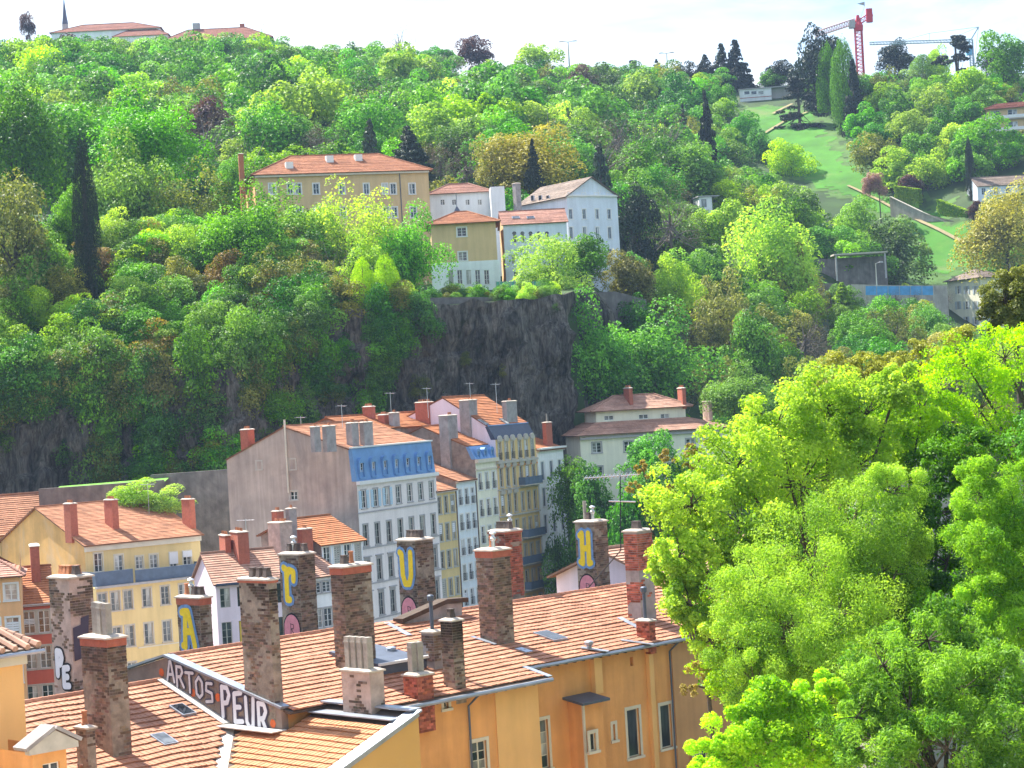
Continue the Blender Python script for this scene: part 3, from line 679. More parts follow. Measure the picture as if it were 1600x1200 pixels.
panel(w, lambda x, d, z: (x, yP + d, z), 2.4, XP, 0, z1(yP) - .06, ops_P, .28)
panel(w, lambda x, d, z: (x, yF + d, z), 0.3, 2.4, 0, z1(yF) - .06)
w.face([(XP, yP, 0), (XP, yF, 0), (XP, yF, z1(yF) - .06), (XP, yP, z1(yP) - .06)]); w.face([(2.4, yF, 0), (2.4, yP, 0), (2.4, yP, z1(yP) - .06), (2.4, yF, z1(yF) - .06)])
w.face([(36, yF, 0), (36, 8, 0), (36, 8, ZR - 2), (36, 0, ZR - .06), (36, yF, z1(yF) - .06)]); w.face([(36, 8, 0), (0, 8, 0), (0, 8, ZR - 2), (36, 8, ZR - 2)])
N1.part('wall', w, m_ochre)
lw = MB(); a_ = N1.hy(773, 1100, yP).x; lw.box(a_, XP + .03, yP - .06, yP + .3, 0, z1(yP) - .12); N1.part('corner_pier', lw, m_ochre_light)
g = MB(); gp = [(-8.3, 0), (8, 0), (8, ZR - 1.9), (0, ZR - .02), (-8.3, z1(-8.3) - .02)]; g.prism(gp, 0, .35, lambda x, d, z: (d - .02, x, z)); gab = N1.part('gable_wall', g, m_gable)
rf = MB(); clip_grid_deck(rf, [(0.1, -8.75, z1(-8.75)), (2.3, -8.75, z1(-8.75)), (2.3, -10.5, z1(-10.5)), (XP + .35, -10.5, z1(-10.5)), (XP + .35, -8.75, z1(-8.75)), (36, -8.75, z1(-8.75)), (36, 0, ZR), (0.1, 0, ZR)])
clip_grid_deck(rf, [(.1, 0, ZR), (36, 0, ZR), (36, 8.6, ZR - 2.15), (.1, 8.6, ZR - 2.15)]); roof1 = N1.part('roof', rf, m_deck)
cs = math.hypot(1, M1)
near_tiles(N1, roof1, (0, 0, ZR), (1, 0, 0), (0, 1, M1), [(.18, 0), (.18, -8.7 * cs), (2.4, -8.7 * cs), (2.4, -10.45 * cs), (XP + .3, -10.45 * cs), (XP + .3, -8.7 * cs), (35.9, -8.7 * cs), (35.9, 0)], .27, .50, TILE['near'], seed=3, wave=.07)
for (xa, xb) in ((.2, 12.6), (15.6, 35.9)): rc = MB(); ridge_caps(rc, (xa, 0, ZR + .06), (xb, 0, ZR + .06), .14); rc.build('ridge_tiles', TILE['near'], roof1, kind='stuff')
cp = MB()
def slab(mb, p, q, wd, t, off=(0, 0, 0)):
    p, q = Vector(p) + Vector(off), Vector(q) + Vector(off); d = (q - p).normalized(); s = d.cross(Vector((0, 0, 1))).normalized() * wd / 2; u_ = s.cross(d).normalized() * t
    for f in ([p - s + u_, p + s + u_, q + s + u_, q - s + u_], [p - s, p - s + u_, q - s + u_, q - s], [p + s + u_, p + s, q + s, q + s + u_], [p - s, p + s, p + s + u_, p - s + u_], [q + s, q - s, q - s + u_, q + s + u_]): mb.face(f)
slab(cp, (.1, 0, ZR), (.1, -8.4, z1(-8.4)), .5, .1, (0, 0, .05)); slab(cp, (.1, 0, ZR), (.1, 8.2, ZR - 1.95), .5, .1, (0, 0, .05)); cp.build('coping', m_zinc, gab)
gt = MB(); gutter(gt, (2.4, -10.6, z1(-10.5) - .06), (XP + .4, -10.6, z1(-10.5) - .06), .1); gutter(gt, (XP + .4, -8.85, z1(-8.75) - .06), (36, -8.85, z1(-8.75) - .06), .1)
slab(gt, (XP + .35, -10.5, z1(-10.5) + .06), (XP + .35, -8.7, z1(-8.7) + .06), .3, .05); N1.part('gutter', gt, m_zinc)
raf = MB()
for k in range(34):
    x = XP + .9 + k * .62; raf.box(x, x + .09, -8.72, yF, z1(-8.5) - .28, z1(-8.5) - .14)
for k in range(18): raf.box(2.8 + k * .62, 2.89 + k * .62, -10.4, yP, z1(-10.2) - .28, z1(-10.2) - .14)
N1.part('rafter_ends', raf, m_wood, kind='stuff')
for (px_, yy, top) in ((730, yP, z1(yP)), (1049, yF, z1(yF))):
    dp = MB(); x = N1.hy(px_, 1120, yy).x; dp.tube([(x + .25, yy - .6, top - .25), (x, yy - .14, top - .75), (x, yy - .14, 0)], .055, 8); N1.part('downpipe', dp, m_zinc_dark)
# windows of the ochre house
def n_win(op, y, style='french', shut=None, sm=m_cream_paint):
    return N1.win('F', (op[0] + op[1]) / 2, op[2], op[1] - op[0], op[3] - op[2], m_cream_paint, style, sm, None, y0=y + .02, near=True)
for k, st in ((0, 'french'), (1, 'single'), (2, 'single'), (4, 'single'), (5, 'two'), (6, 'single')): n_win(wF[k], yF, st)
for o_ in wP: n_win(o_, yP, 'french' if o_[3] - o_[2] > 1 else 'single')
# shallow piers, the little closet with its zinc canopy, and the browner end of the wall
pr = MB()
xa = N1.hy(1013, 1100, yF).x; pr.box(xa, xa + .34, yF - .22, yF + .1, 0, z1(yF) - .13); N1.part('pier', pr, m_ochre_light)
pr = MB(); x0 = N1.hy(923, 1060, yF).x; zc = N1.hy(915, 1092, yF - .9).z; pr.box(x0, x0 + .55, yF - .3, yF + .1, zc, z1(yF) - .13); N1.part('flue_pier', pr, m_ochre_light)
pr = MB(); xl, xr = N1.hy(910, 1100, yF - 1).x, N1.hy(941, 1095, yF - 1).x; pr.box(xl, xr, yF - 1.0, yF + .1, 0, zc - .15); clos = N1.part('closet', pr, m_ochre)
cn = MB(); cn.prism([(yF - 1.35, zc - .22), (yF - 1.35, zc - .1), (yF, zc + .12), (yF, zc)], xl - .35, xr + .2, lambda y_, d, z: (d, y_, z)); cn.build('canopy', m_zinc_dark, clos)
cn = MB(); cn.box(xl - .02, xl + .1, yF - 1.04, yF - .94, 0, zc - .24); cn.build('corner_board', m_cream_paint, clos)
op = (N1.hy(917, 1150, yF - 1).x, 0, N1.hy(917, 1174, yF - 1).z, N1.hy(917, 1146, yF - 1).z); cw = N1.win('F', op[0] + .2, op[2], .42, op[3] - op[2], m_cream_paint, 'single', m_cream_paint, None, y0=yF - 1.2, near=True)
pr = MB(); xa = N1.hy(1053, 1100, yF).x; pr.box(xa, 36.02, yF - .05, yF + .08, 0, z1(yF) - .14); N1.part('brown_wall_end', pr, m_ochre_brown)
op = (N1.hy(1080, 1180, yF).x, N1.hy(1101, 1180, yF).x, N1.hy(1090, 1215, yF).z, N1.hy(1090, 1164, yF).z)
N1.win('F', (op[0] + op[1]) / 2, op[2], op[1] - op[0], op[3] - op[2], m_cream_paint, 'french', m_cream_paint, None, y0=yF - .21, near=True)
# graffiti on the gable: ARTOS PEUR
gm = lambda x, d, z: (-.02 - d, -x, z)
def text_on(parent, mp_, txt, x0, z0, adv, drop, w_, h_, sw, fill, edge, d=.05):
    for i, ch in enumerate(txt): letter(parent, mp_, ch, x0 + i * adv, z0 - i * drop, w_, h_, sw, fill, edge, d=d)
text_on(gab, gm, 'ARTOS', .12, ZR - 1.08, .72, .20, .58, .92, .14, m_sil, m_navy)
text_on(gab, gm, 'PEUR', 4.15, ZR - 2.42, .86, .19, .66, 1.32, .22, m_wht, m_navy)
for (x, z) in ((-.35, ZR - .7), (3.85, ZR - 1.6), (2.0, ZR - 1.5), (7.7, ZR - 2.5)): fl = MB(); disc(fl, gm, x, z, .2, .02, 7); fl.build('paint_blot', m_org, gab)
# zinc roofing pieces on N1
def skylight(H, roof, zf, cx, cy, w_, l_, slope, axis='y'):
    mb = MB(); mb.box(-w_ / 2, w_ / 2, -l_ / 2, l_ / 2, 0, .12); o = mb.build('skylight', m_zinc, roof); o.location = (cx, cy, zf + .05); o.rotation_euler = (math.atan(slope), 0, 0) if axis == 'y' else (0, -math.atan(slope), 0)
    gl = MB(); gl.box(-w_ / 2 + .07, w_ / 2 - .07, -l_ / 2 + .07, l_ / 2 - .07, .121, .135); gl.build('pane', m_glass, o)
n1n = (0, -M1, 1); p = N1.hp(860, 997, (0, 0, ZR), n1n); skylight(N1, roof1, p.z, p.x, p.y, 1.0, 1.5, M1)
# flat zinc dormer and the raised hut on the ridge
p0 = N1.hp(585, 1058, (0, 0, ZR), n1n); dm = MB(); dm.prism([(p0.y - .2, p0.z - .2), (p0.y - .2, p0.z + .55), (p0.y + 3.4, p0.z + 1.0), (p0.y + 3.4, p0.z)], p0.x + .2, p0.x + 3.1, lambda y_, d, z: (d, y_, z)); dmo = N1.part('dormer', dm, m_zinc_dark)
dl = MB(); dl.box(p0.x + .1, p0.x + 3.2, p0.y - .35, p0.y - .2, p0.z + .5, p0.z + .62); dl.build('fascia', m_white, dmo)
hp_ = [N1.hy(*q, -.8) for q in ((627, 984), (634, 972), (697, 944), (722, 942), (722, 1000), (640, 1010))]
hb = MB(); hb.prism([(q.x, q.z) for q in hp_], 0, .45, lambda x, d, z: (x, -.8 + d, z)); hut = N1.part('roof_hut', hb, m_core_grey)
ht = MB()
for (a, b) in ((1, 2), (2, 3)):
    q, r = hp_[a], hp_[b]; sl_ = (r.z - q.z) / (r.x - q.x); x1 = r.x + (.35 if b == 3 else 0)
    ht.prism([(q.x - (.3 if a == 1 else 0), q.z + .03 - (.3 * sl_ if a == 1 else 0)), (x1, q.z + .03 + sl_ * (x1 - q.x)), (x1, q.z + .26 + sl_ * (x1 - q.x)), (q.x - (.3 if a == 1 else 0), q.z + .26 - (.3 * sl_ if a == 1 else 0))], -.12, .62, lambda x, d, z: (x, -.8 + d, z))
ht.build('hut_roof', m_wood, hut)
def pipe_on(H, px_, ytop, ybase, p0_, n_, r=.1, name='vent_pipe', m=None, cap=True):
    b = H.hp(px_, ybase, p0_, n_); t = bis(lambda z: pix(H.world((b.x, b.y, z)))[1] - ytop, b.z, b.z + 15)
    mb = MB(); mb.lathe(b.x, b.y, [(r, b.z - .2), (r, t - .25)] + ([(r * 1.7, t - .2), (r * 1.8, t - .05), (r, t)] if cap else [(r, t)]), 8); return H.part(name, mb, m or m_zinc)
pipe_on(N1, 921, 1001, 1017, (0, 0, ZR), n1n, .13); pipe_on(N1, 612, 1010, 1029, (0, 0, ZR), n1n, .14)
for (xa_, ya_, xb_, yb_, wd) in ((810, 1016, 828, 1022, .5), (908, 1015, 951, 1021, .5), (971, 1003, 1021, 1010, .5), (968, 968, 1000, 985, .3), (738, 998, 775, 1010, .3), (604, 976, 640, 996, .3), (580, 1028, 620, 1034, .3)):
    a, b = N1.hp(xa_, ya_, (0, 0, ZR), n1n), N1.hp(xb_, yb_, (0, 0, ZR), n1n); mb = MB(); slab(mb, a, b, wd, .03, (0, 0, .1)); mb.build('flashing', m_zinc, roof1)
# --- N2: lower wing, roof sloping left; N0: roof left of the gable
M2, Z2 = .38, 18.35; M0, Z0 = .345, APEX.z - BZ - 1.1
def z2(x): return Z2 + M2 * x
def z0_(y): return Z0 + M0 * (y - .3)
N2 = House('mustard_wing_house', 'low mustard rendered wing with new orange pan tiles and zinc edged roof', (APEX.x, APEX.y, BZ), TH, 11, 9)
yW = -14.5; XR = 2.3
w = MB(); w.prism([(-10, 0), (XR, 0), (XR, z2(XR) - .05), (-10, z2(-10) - .05)], 0, .3, lambda x, d, z: (x, yW + d, z)); w.box(XR - .3, XR - .01, yW + .31, -8.4, 0, z2(XR) - .2); N2.part('wall', w, m_mustard)
def vy(x): return -(4.42 - 1.10 * x) + (Z2 - 18.4) * 2.9            # valley line against N0
rf = MB(); clip_grid_deck(rf, [(0, vy(0), z2(0)), (-9, vy(-9), z2(-9)), (-9, yW + .02, z2(-9)), (XR, yW + .02, z2(XR)), (XR, -8.55, z2(XR)), (0, -8.55, z2(0))]); roof2 = N2.part('roof', rf, m_deck)
c2 = math.hypot(1, M2)
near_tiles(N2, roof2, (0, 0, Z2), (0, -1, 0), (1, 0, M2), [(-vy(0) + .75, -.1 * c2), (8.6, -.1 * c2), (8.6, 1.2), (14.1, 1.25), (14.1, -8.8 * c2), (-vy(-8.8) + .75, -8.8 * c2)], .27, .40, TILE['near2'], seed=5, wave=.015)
zk = MB(); slab(zk, (XR, yW + .1, z2(XR)), (-9, yW + .1, z2(-9)), .75, .08, (0, 0, .06)); slab(zk, (XR + .05, yW + .05, z2(XR) - .16), (-9, yW - .12, z2(-9) - .16), .16, .26); slab(zk, (XR - .1, yW, z2(XR)), (XR - .1, -8.6, z2(XR)), .6, .07, (0, 0, .10)); slab(zk, (1.55, yW + .4, z2(1.6)), (1.55, -8.7, z2(1.6)), .9, .05, (0, 0, .05)); zk.build('zinc_edging', m_zinc, roof2)
m_zincv = mat('pale_zinc', (.62, .60, .55), rough=.5, metal=.15, var=.12)
vl = MB(); slab(vl, (.0, vy(0), z2(0)), (-9, vy(-9), z2(-9)), 1.15, .04, (0, 0, .03)); slab(vl, (-.35, -4.4, z2(-.2) + .1), (-.35, -8.5, z2(-.2) + .1), .85, .05); vl.build('valley_flashing', m_zincv, roof2)
N0 = House('low_tiled_house', 'low house roofed in old red tiles between the ochre wall and the painted gable', (APEX.x, APEX.y, BZ), TH, 14, 14)
rf = MB(); clip_grid_deck(rf, [(-16, .3, Z0), (-.06, .3, Z0), (-.06, vy(0), z0_(vy(0))), (-9, vy(-9), z0_(vy(-9))), (-16, vy(-9), z0_(vy(-9)))]); clip_grid_deck(rf, [(-16, .3, Z0), (-16, 7, Z0 - 2.3), (-.06, 7, Z0 - 2.3), (-.06, .3, Z0)]); roof0 = N0.part('roof', rf, m_deck)
c0 = math.hypot(1, M0)
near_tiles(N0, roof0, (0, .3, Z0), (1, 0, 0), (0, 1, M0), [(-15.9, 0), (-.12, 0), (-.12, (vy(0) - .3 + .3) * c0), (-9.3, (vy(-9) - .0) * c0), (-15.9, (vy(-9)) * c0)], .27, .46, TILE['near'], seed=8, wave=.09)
rc = MB(); ridge_caps(rc, (-15.9, .3, Z0 + .06), (-.1, .3, Z0 + .06), .14); rc.build('ridge_tiles', TILE['near'], roof0, kind='stuff')
w = MB(); w.box(-16, -.1, 6.6, 6.9, 0, Z0 - 2.3); w.box(-16, -15.7, -14, 6.6, 0, z0_(-14) - .2); w.box(-16, -9, -14.3, -14, 0, z0_(-14) - .2); N0.part('wall', w, m_ochre)
fs = MB(); slab(fs, (-.2, .2, Z0 + .02), (-.2, -4.6, z0_(-4.6) + .02), .4, .05, (0, 0, .07)); fs.build('flashing', m_zincv, roof0)
n0n = (0, -M0, 1)
for (qx, qy) in ((285, 1113), (256, 1159)): p = N0.hp(qx, qy, (0, .3, Z0), n0n); skylight(N0, roof0, p.z, p.x, p.y, .75, 1.1, M0)
# --- chimneys of N1 and N0
full = lambda u: .50 + .16 * u
upper_ = lambda u: .42 + .18 * max(0, min(1, (u - .42) / .2))
lots = lambda u: .85
few = lambda u: .47
def zf(H, px_, py_): return H.hp(px_, py_, (0, 0, ZR), n1n)
D4 = ((0, -.8, 'dark'), (0, -.25, 'dark'), (0, .3, 'dark'), (0, .8, 'dark'))
chim_px(N0, N0.hp(177, 1187, (0, .3, Z0), n0n), 126, 172, 196, 1000, core=m_core, cover=upper_, soot=.5, cap='brick', pots=((-.4, -.7, 'flue'), (-.2, -.1, 'flue'), (.1, .3, 'flue'), (.5, .8, 'flue')), label='sooty brick chimney with four square concrete flues')
chim_px(N0, N0.hp(140, 1228, (0, .3, Z0), n0n), 118, 139, 148, 1140, core=m_core, cover=few, cap='slab', pots=((0, 0, 'clay'),), label='thin stone chimney with one clay pot')
c, a, b, h = chim_px(N0, N0.hy(118, 1100, 1.4), 76, 111, 144, 905, sink=2, core=m_core_pink, cover=lambda u: .50, soot=.2, cap='slab', pots=((-.1, -.85, 'dark'), (.3, -.5, 'clayb'), (-.1, -.1, 'clayb'), (-.1, .35, 'clayb'), (-.1, .8, 'clayb')), label='tall pinkish chimney painted with white bubble letters')
lm_ = lambda a, b: (lambda x, d, z: (-a / 2 - d, b / 2 - x, z))
fm_ = lambda a, b: (lambda x, d, z: (x - a / 2, -b / 2 - d, z))
zz = N0.hy(100, 1078, 1.4).z - c.location.z
letter(c, lm_(a, b), 'P', .35, zz + .55, .5, 1.05, .34, m_wht, m_blk, ew=.5); letter(c, lm_(a, b), 'E', .85, zz + .05, .5, .85, .3, m_wht, m_blk, d=.045, ew=.46)
db = MB(); q = fm_(a, b); db.face([q(a * .05, .035, zz + 1.2), q(a * .62, .035, zz + 1.35), q(a * .75, .035, zz + 3.2), q(a * .4, .035, zz + 3.1), q(a * .38, .035, zz + 2.8), q(a * .05, .035, zz + 2.7)]); db.build('paint_patch', m_navy, c)
b3 = zf(N1, 421, 1106); b3.x = -.03
chim_px(N1, b3, 373, 416, 432, 908, core=m_core, cover=upper_, soot=.75, cap='old', pots=D4[:3], label='tall chimney blackened at the top beside the painted gable')
chim_px(N1, zf(N1, 545, 1052), 516, 539, 579, 888, core=m_core, cover=full, soot=.5, cap='brick', pots=((-.5, 0, 'dark'), (.1, 0, 'clay')), label='wide dark chimney with a single clay pot')
chim_px(N2, N2.hp(581, 1119, (0, 0, Z2), (-M2, 0, 1)), 533, 579, 599, 1052, core=m_core_pink, cover=lambda u: .42, soot=.1, cap='slab', pots=((-.5, -.8, 'flue'), (-.5, -.27, 'flue'), (-.5, .27, 'flue'), (-.5, .8, 'flue')), label='squat pale pink chimney with four tall flues')
chim_px(N1, N1.hy(655, 1125, yP - .35), 630, 650, 676, 1058, core=m_redbrick, cover=lots, brick=m_redbrick, soot=.1, cap='slab', pots=((-.5, .4, 'flue'), (.3, .0, 'flue'), (.2, .8, 'clay')), label='red brick chimney rising from the ochre front')
chim_px(N1, zf(N1, 680, 1050), 658, 676, 690, 990, core=m_core_grey, cover=few, soot=.3, pots=((0, -.3, 'stove'),), label='low grey chimney with a cowled stove pipe')
chim_px(N1, zf(N1, 712, 1080), 688, 709, 722, 972, core=m_core, cover=full, soot=1.3, cap='slab', pots=((0, 0, 'dark'),), label='slim chimney with a soot black head at the eaves')
chim_px(N1, zf(N1, 778, 1010), 743, 776, 796, 862, core=m_core, cover=full, soot=.25, cap='brick', pots=((-.2, -.4, 'cowl'), (.2, .3, 'clay')), label='stout chimney with red brick collar and steel cowl')
chim_px(N1, N1.hy(795, 948, 2.6), 763, 793, 814, 832, sink=3, core=m_core, cover=full, brick=m_redbrick, soot=.3, cap='old', pots=D4 + ((.5, -.4, 'cowl'),), label='reddish chimney behind the ridge with a row of dark pots')
c, a, b, h = chim_px(N1, N1.hy(935, 935, 2.6), 898, 931, 948, 817, sink=3, core=m_core, cover=lambda u: .55 + .06 * u, soot=.1, cap='slab', pots=((0, .7, 'pipe'), (0, .2, 'dark'), (0, -.3, 'cowl')), label='chimney behind the ridge painted with a yellow H')
def tagged(c, a, b, h, ch, H, ypx, y0, sink_, big=1.0):
    zt = h; mp_ = lm_(a, b)
    letter(c, mp_, ch, b * .22, zt - 2.35, b * .56, 1.75, .36, m_yel, m_blu, d=.045, ew=.68)
    # pink bubble letter under it
    for (grow, m, d) in ((1.12, m_blk, .036), (1.0, m_pnk, .046)):
        bb = MB(); pts = [mp_(b * .5 + b * .40 * grow * math.cos(t), d, zt - 3.75 + (.72 * grow) * math.sin(t)) for t in [math.pi * k / 10 for k in range(11)]] + [mp_(b * .5 - b * .40 * grow, d, zt - 5.3), mp_(b * .5 + b * .40 * grow, d, zt - 5.3)]
        bb.face(pts); bb.build('letter', m, c)
    bb = MB(); strokes(bb, mp_, [[(b * .45, zt - 4.0), (b * .45, zt - 3.5), (b * .6, zt - 3.55), (b * .58, zt - 3.75), (b * .47, zt - 3.75), (b * .6, zt - 4.0)]], .035, .06); bb.build('letter_line', m_blk, c)
tagged(c, a, b, h, 'H', N1, 0, 0, 0)
for (px_, py_, y_, xl_, xc_, xr_, yt_, ch, pots) in ((315, 1004, 3.6, 276, 313, 329, 936, 'a', ((-.2, .6, 'clay'), (0, .2, 'cowl'), (0, -.2, 'dark'), (.3, -.7, 'dark'))), (473, 994, 3.6, 436, 471, 491, 868, 'r', ((0, .8, 'dark'), (0, .3, 'cowl'), (.1, 0, 'dark'), (.3, -.8, 'dark'))), (655, 968, 3.6, 620, 653, 676, 846, 'u', ((0, .7, 'dark'), (0, .2, 'dark'), (0, -.3, 'dark'), (0, -.8, 'dark')))):
    c, a, b, h = chim_px(N1, N1.hy(px_, py_, y_), xl_, xc_, xr_, yt_, sink=3.4, core=m_core, cover=lambda u: .56 + .06 * u, soot=.25, cap='brick' if ch == 'a' else 'slab', pots=pots, label='chimney behind the ridge painted with a yellow ' + {'a': 'A', 'r': 'R', 'u': 'U'}[ch])
    tagged(c, a, b, h, ch, N1, 0, 0, 0)
chim_px(N1, zf(N1, 1003, 974), 974, 997, 1018, 832, core=m_core_grey, cover=lambda u: .36 + (.6 if u > .62 else 0), brick=m_redbrick, soot=.1, cap='slab', pots=((0, .5, 'dark'), (0, -.2, 'dark')), label='grey chimney with red brick upper half')
chim_px(N1, zf(N1, 1016, 1004), 994, 1010, 1023, 972, core=m_redbrick, cover=lots, brick=m_redbrick, soot=.2, cap='slab', pots=((0, 0, 'stove'),), label='short red brick chimney at the eaves with stove pipe')
# --- N3: ochre house at the left edge
q = P(34, 1015, 80); N3 = House('pale_ochre_house', 'pale ochre house wall with grey tiled eaves above the low roof', (q.x, q.y, BZ), TH, 12, 9)
zt = q.z - BZ; w = MB(); w.box(-14, 0, 0, 9, 0, zt - .1); N3.part('wall', w, m_ochre_light)
rf = MB(); tiles_plane(rf, (-14, -.5, zt), (.45, -.5, zt), (-14, 4.5, zt + 1.4), (-.6, 4.5, zt + 1.4), .42, .09); tiles_plane(rf, (.45, -.5, zt), (.45, 9.5, zt), (-.6, 4.5, zt + 1.4), (-.6, 4.6, zt + 1.4), .42, .09); rr3 = N3.part('roof', rf, TILE['brown'])
cr = MB()
for k in range(11): cr.tube([(-5.6 + k * .55, -.62, zt + .13), (-5.6 + k * .55, 4.4, zt + 1.52)], [.13, .11], 6, col=random.uniform(.8, 1.2))
ridge_caps(cr, (.42, -.55, zt + .15), (-.6, 4.5, zt + 1.5), .16); cr.build('cover_tiles', TILE['pale'], rr3, kind='stuff')
gt = MB(); gutter(gt, (-14, -.62, zt - .08), (.6, -.62, zt - .08)); N3.part('gutter', gt, m_zinc); cr = MB(); cr.box(-14, .12, -.16, .0, zt - .55, zt - .22); N3.part('cornice', cr, m_cream_paint)
bk = MB(); bk.box(-1.75, -.9, -.35, -.02, zt - 4.6, zt - 4.52); N3.part('iron_bracket', bk, m_stone_grey)
q = P(103, 1168, 76); N4 = House('gabled_porch', 'small ochre porch with stone pediment below the pale ochre house', (q.x, q.y, BZ), TH, 4, 4, cat='porch')
zt = q.z - BZ; a_ = N4.hy(50, 1168, 0).x; w = MB(); panel(w, lambda x, d, z: (x, d, z), a_, 0, 0, zt, [(a_ * .72, a_ * .2, zt - 1.9, zt - .45)], .2); w.face([(0, 0, 0), (0, 4, 0), (0, 4, zt), (0, 0, zt)]); w.face([(a_, 4, 0), (a_, 0, 0), (a_, 0, zt), (a_, 4, zt)]); N4.part('wall', w, m_ochre)
pd = MB(); mid = a_ * .42; pd.prism([(a_ - .3, zt), (.35, zt), (.35, zt + .22), (mid, zt + .75), (a_ - .3, zt + .22)], -.3, .0, lambda x, d, z: (x, d, z)); pdo = N4.part('pediment', pd, m_stone)
rk = MB(); slab(rk, (a_ - .4, .1, zt + .15), (mid, .1, zt + .8), .9, .14); slab(rk, (mid, .1, zt + .8), (.45, .1, zt + .2), .9, .14); N4.part('roof', rk, m_core_grey)
N4.win('F', a_ * .46, zt - 1.9, -a_ * .52, 1.45, m_white, 'french', None, y0=.02, near=True)
# ------------------------------------------------------------------ the far bank
def W_(name, c, **k): return mat(name, c, **{**dict(var=.07, scale=.4, streak=.12, bump=.12, bscale=4), **k})
wm = {'pinkbrown': W_('pinkbrown_render', (.47, .375, .315), var=.2, scale=.3, streak=.25, stain=(.24, .20, .18), stain_amt=.75, stain_scale=.2), 'offwhite': W_('offwhite_render', (0.792, 0.739, 0.713)), 'yellow': W_('yellow_render', (0.688, 0.537, 0.253)), 'bluewhite': W_('bluewhite_render', (0.725, 0.787, 0.820)),
 'cream': W_('cream_render', (0.816, 0.792, 0.624)), 'ochre': W_('ochre_stone', (0.702, 0.499, 0.216)), 'white': W_('white_render', (0.806, 0.820, 0.820)), 'rubble': W_('rubble_wall', (.27, .215, .18), var=.35, scale=1.2, bump=.8, bscale=2.5),
 'paleyellow': W_('pale_yellow_render', (0.697, 0.549, 0.264)), 'lilac': W_('lilac_render', (0.806, 0.702, 0.780)), 'red': W_('red_render', (0.572, 0.130, 0.078)), 'peach': W_('peach_render', (0.800, 0.450, 0.213)), 'orangegable': W_('orange_gable', (0.720, 0.432, 0.156), var=.25, scale=.25, stain=(.62, .46, .30), stain_amt=.7, stain_scale=.2),
 'tan': W_('tan_render', (0.650, 0.468, 0.247)), 'greywhite': W_('greywhite_render', (0.819, 0.846, 0.861)), 'whiteblue': W_('whiteblue_render', (0.670, 0.734, 0.810)), 'hallgrey': W_('hall_wall', (.42, .40, .38))}
m_blue = mat('blue_zinc', (.15, .30, .55), rough=.45, var=.15, scale=.8, metal=.1); m_slate = mat('navy_slate', (.045, .06, .10), rough=.5, var=.25, scale=2); m_shut_grey = mat('grey_shutter', (.42, .42, .38), var=.1); m_shut_blue = mat('blue_shutter', (.45, .52, .58), var=.1); m_shut_light = mat('light_blue_shutter', (.45, .62, .74), var=.1)
m_parapet = mat('navy_parapet', (.10, .14, .20), var=.2); m_awning = mat('white_awning', (.7, .72, .76), var=.05)
def mkhouse(name, label, A, pxR, th, D, base=0., cat='house', group=None, after=None, off=0.):
    a = P(*A) if after is None else hit(A[0], A[1], after.world((0, off, 0)), after.dirw((0, 1, 0))); H = House(name, label, (a.x, a.y, base), th, 1, D, cat, group); H.ze = a.z - base
    H.L = bis(lambda t: pix(H.world((t, 0, H.ze)))[0] - pxR, .3, 60); return H
def opx(H, k, xl, xr, yt, yb, v=0.):
    if k == 'F': a, b = H.hy(xl, yt, v), H.hy(xr, yb, v); return (a.x, b.x, b.z, a.z)
    a, b = H.hx(xl, yt, v), H.hx(xr, yb, v); return (H.D - a.y, H.D - b.y, b.z, a.z)
def walls(H, zt, fops=(), lops=(), prof=None, m=None, fy=0., lm=None, reveal=.2, rops=()):
    """four walls; prof = gable profile (y,z) from front eave over the ridge to the back eave"""
    w = MB(); panel(w, H.side('F', fy), 0, H.L, 0, zt, fops, reveal); zb = prof[-1][1] if prof else zt; panel(w, H.side('B'), 0, H.L, 0, zb)
    ls = MB() if lm else w
    zl = min(zt, zb); panel(ls, H.side('L'), 0, H.D, 0, zl, lops, reveal); panel(w, H.side('R'), 0, H.D, 0, zl, rops, reveal)
    if prof:
        pl = [(0, y, z) for y, z in prof]; body = pl + [(0, H.D, zl), (0, 0, zl)]
        body = [p for i, p in enumerate(body) if i == 0 or (Vector(p) - Vector(body[i - 1])).length > .01]
        ls.face(body[::-1]); w.face([(H.L, y, z) for _, y, z in body])
    H.part('wall', w, m)
    if lm: H.part('side_wall', ls, lm)
def two_slopes(H, yf, zf_, yr, zr, yb, zb, tm, ox=.25, oy=.35, course=.38, x0=0, x1=None):
    x1 = H.L if x1 is None else x1; sf = (zr - zf_) / (yr - yf); sb = (zr - zb) / (yb - yr); rf = MB()
    tiles_plane(rf, (x0 - ox, yf - oy, zf_ - sf * oy + .1), (x1 + ox, yf - oy, zf_ - sf * oy + .1), (x0 - ox, yr, zr + .1), (x1 + ox, yr, zr + .1), course)
    tiles_plane(rf, (x1 + ox, yb + oy, zb - sb * oy + .1), (x0 - ox, yb + oy, zb - sb * oy + .1), (x1 + ox, yr, zr + .1), (x0 - ox, yr, zr + .1), course)
    r = H.part('roof', rf, TILE[tm]); rc = MB(); ridge_caps(rc, (x0 - ox, yr, zr + .17), (x1 + ox, yr, zr + .17), .13, .45); rc.build('ridge_tiles', TILE[tm], r, kind='stuff'); return r, sf
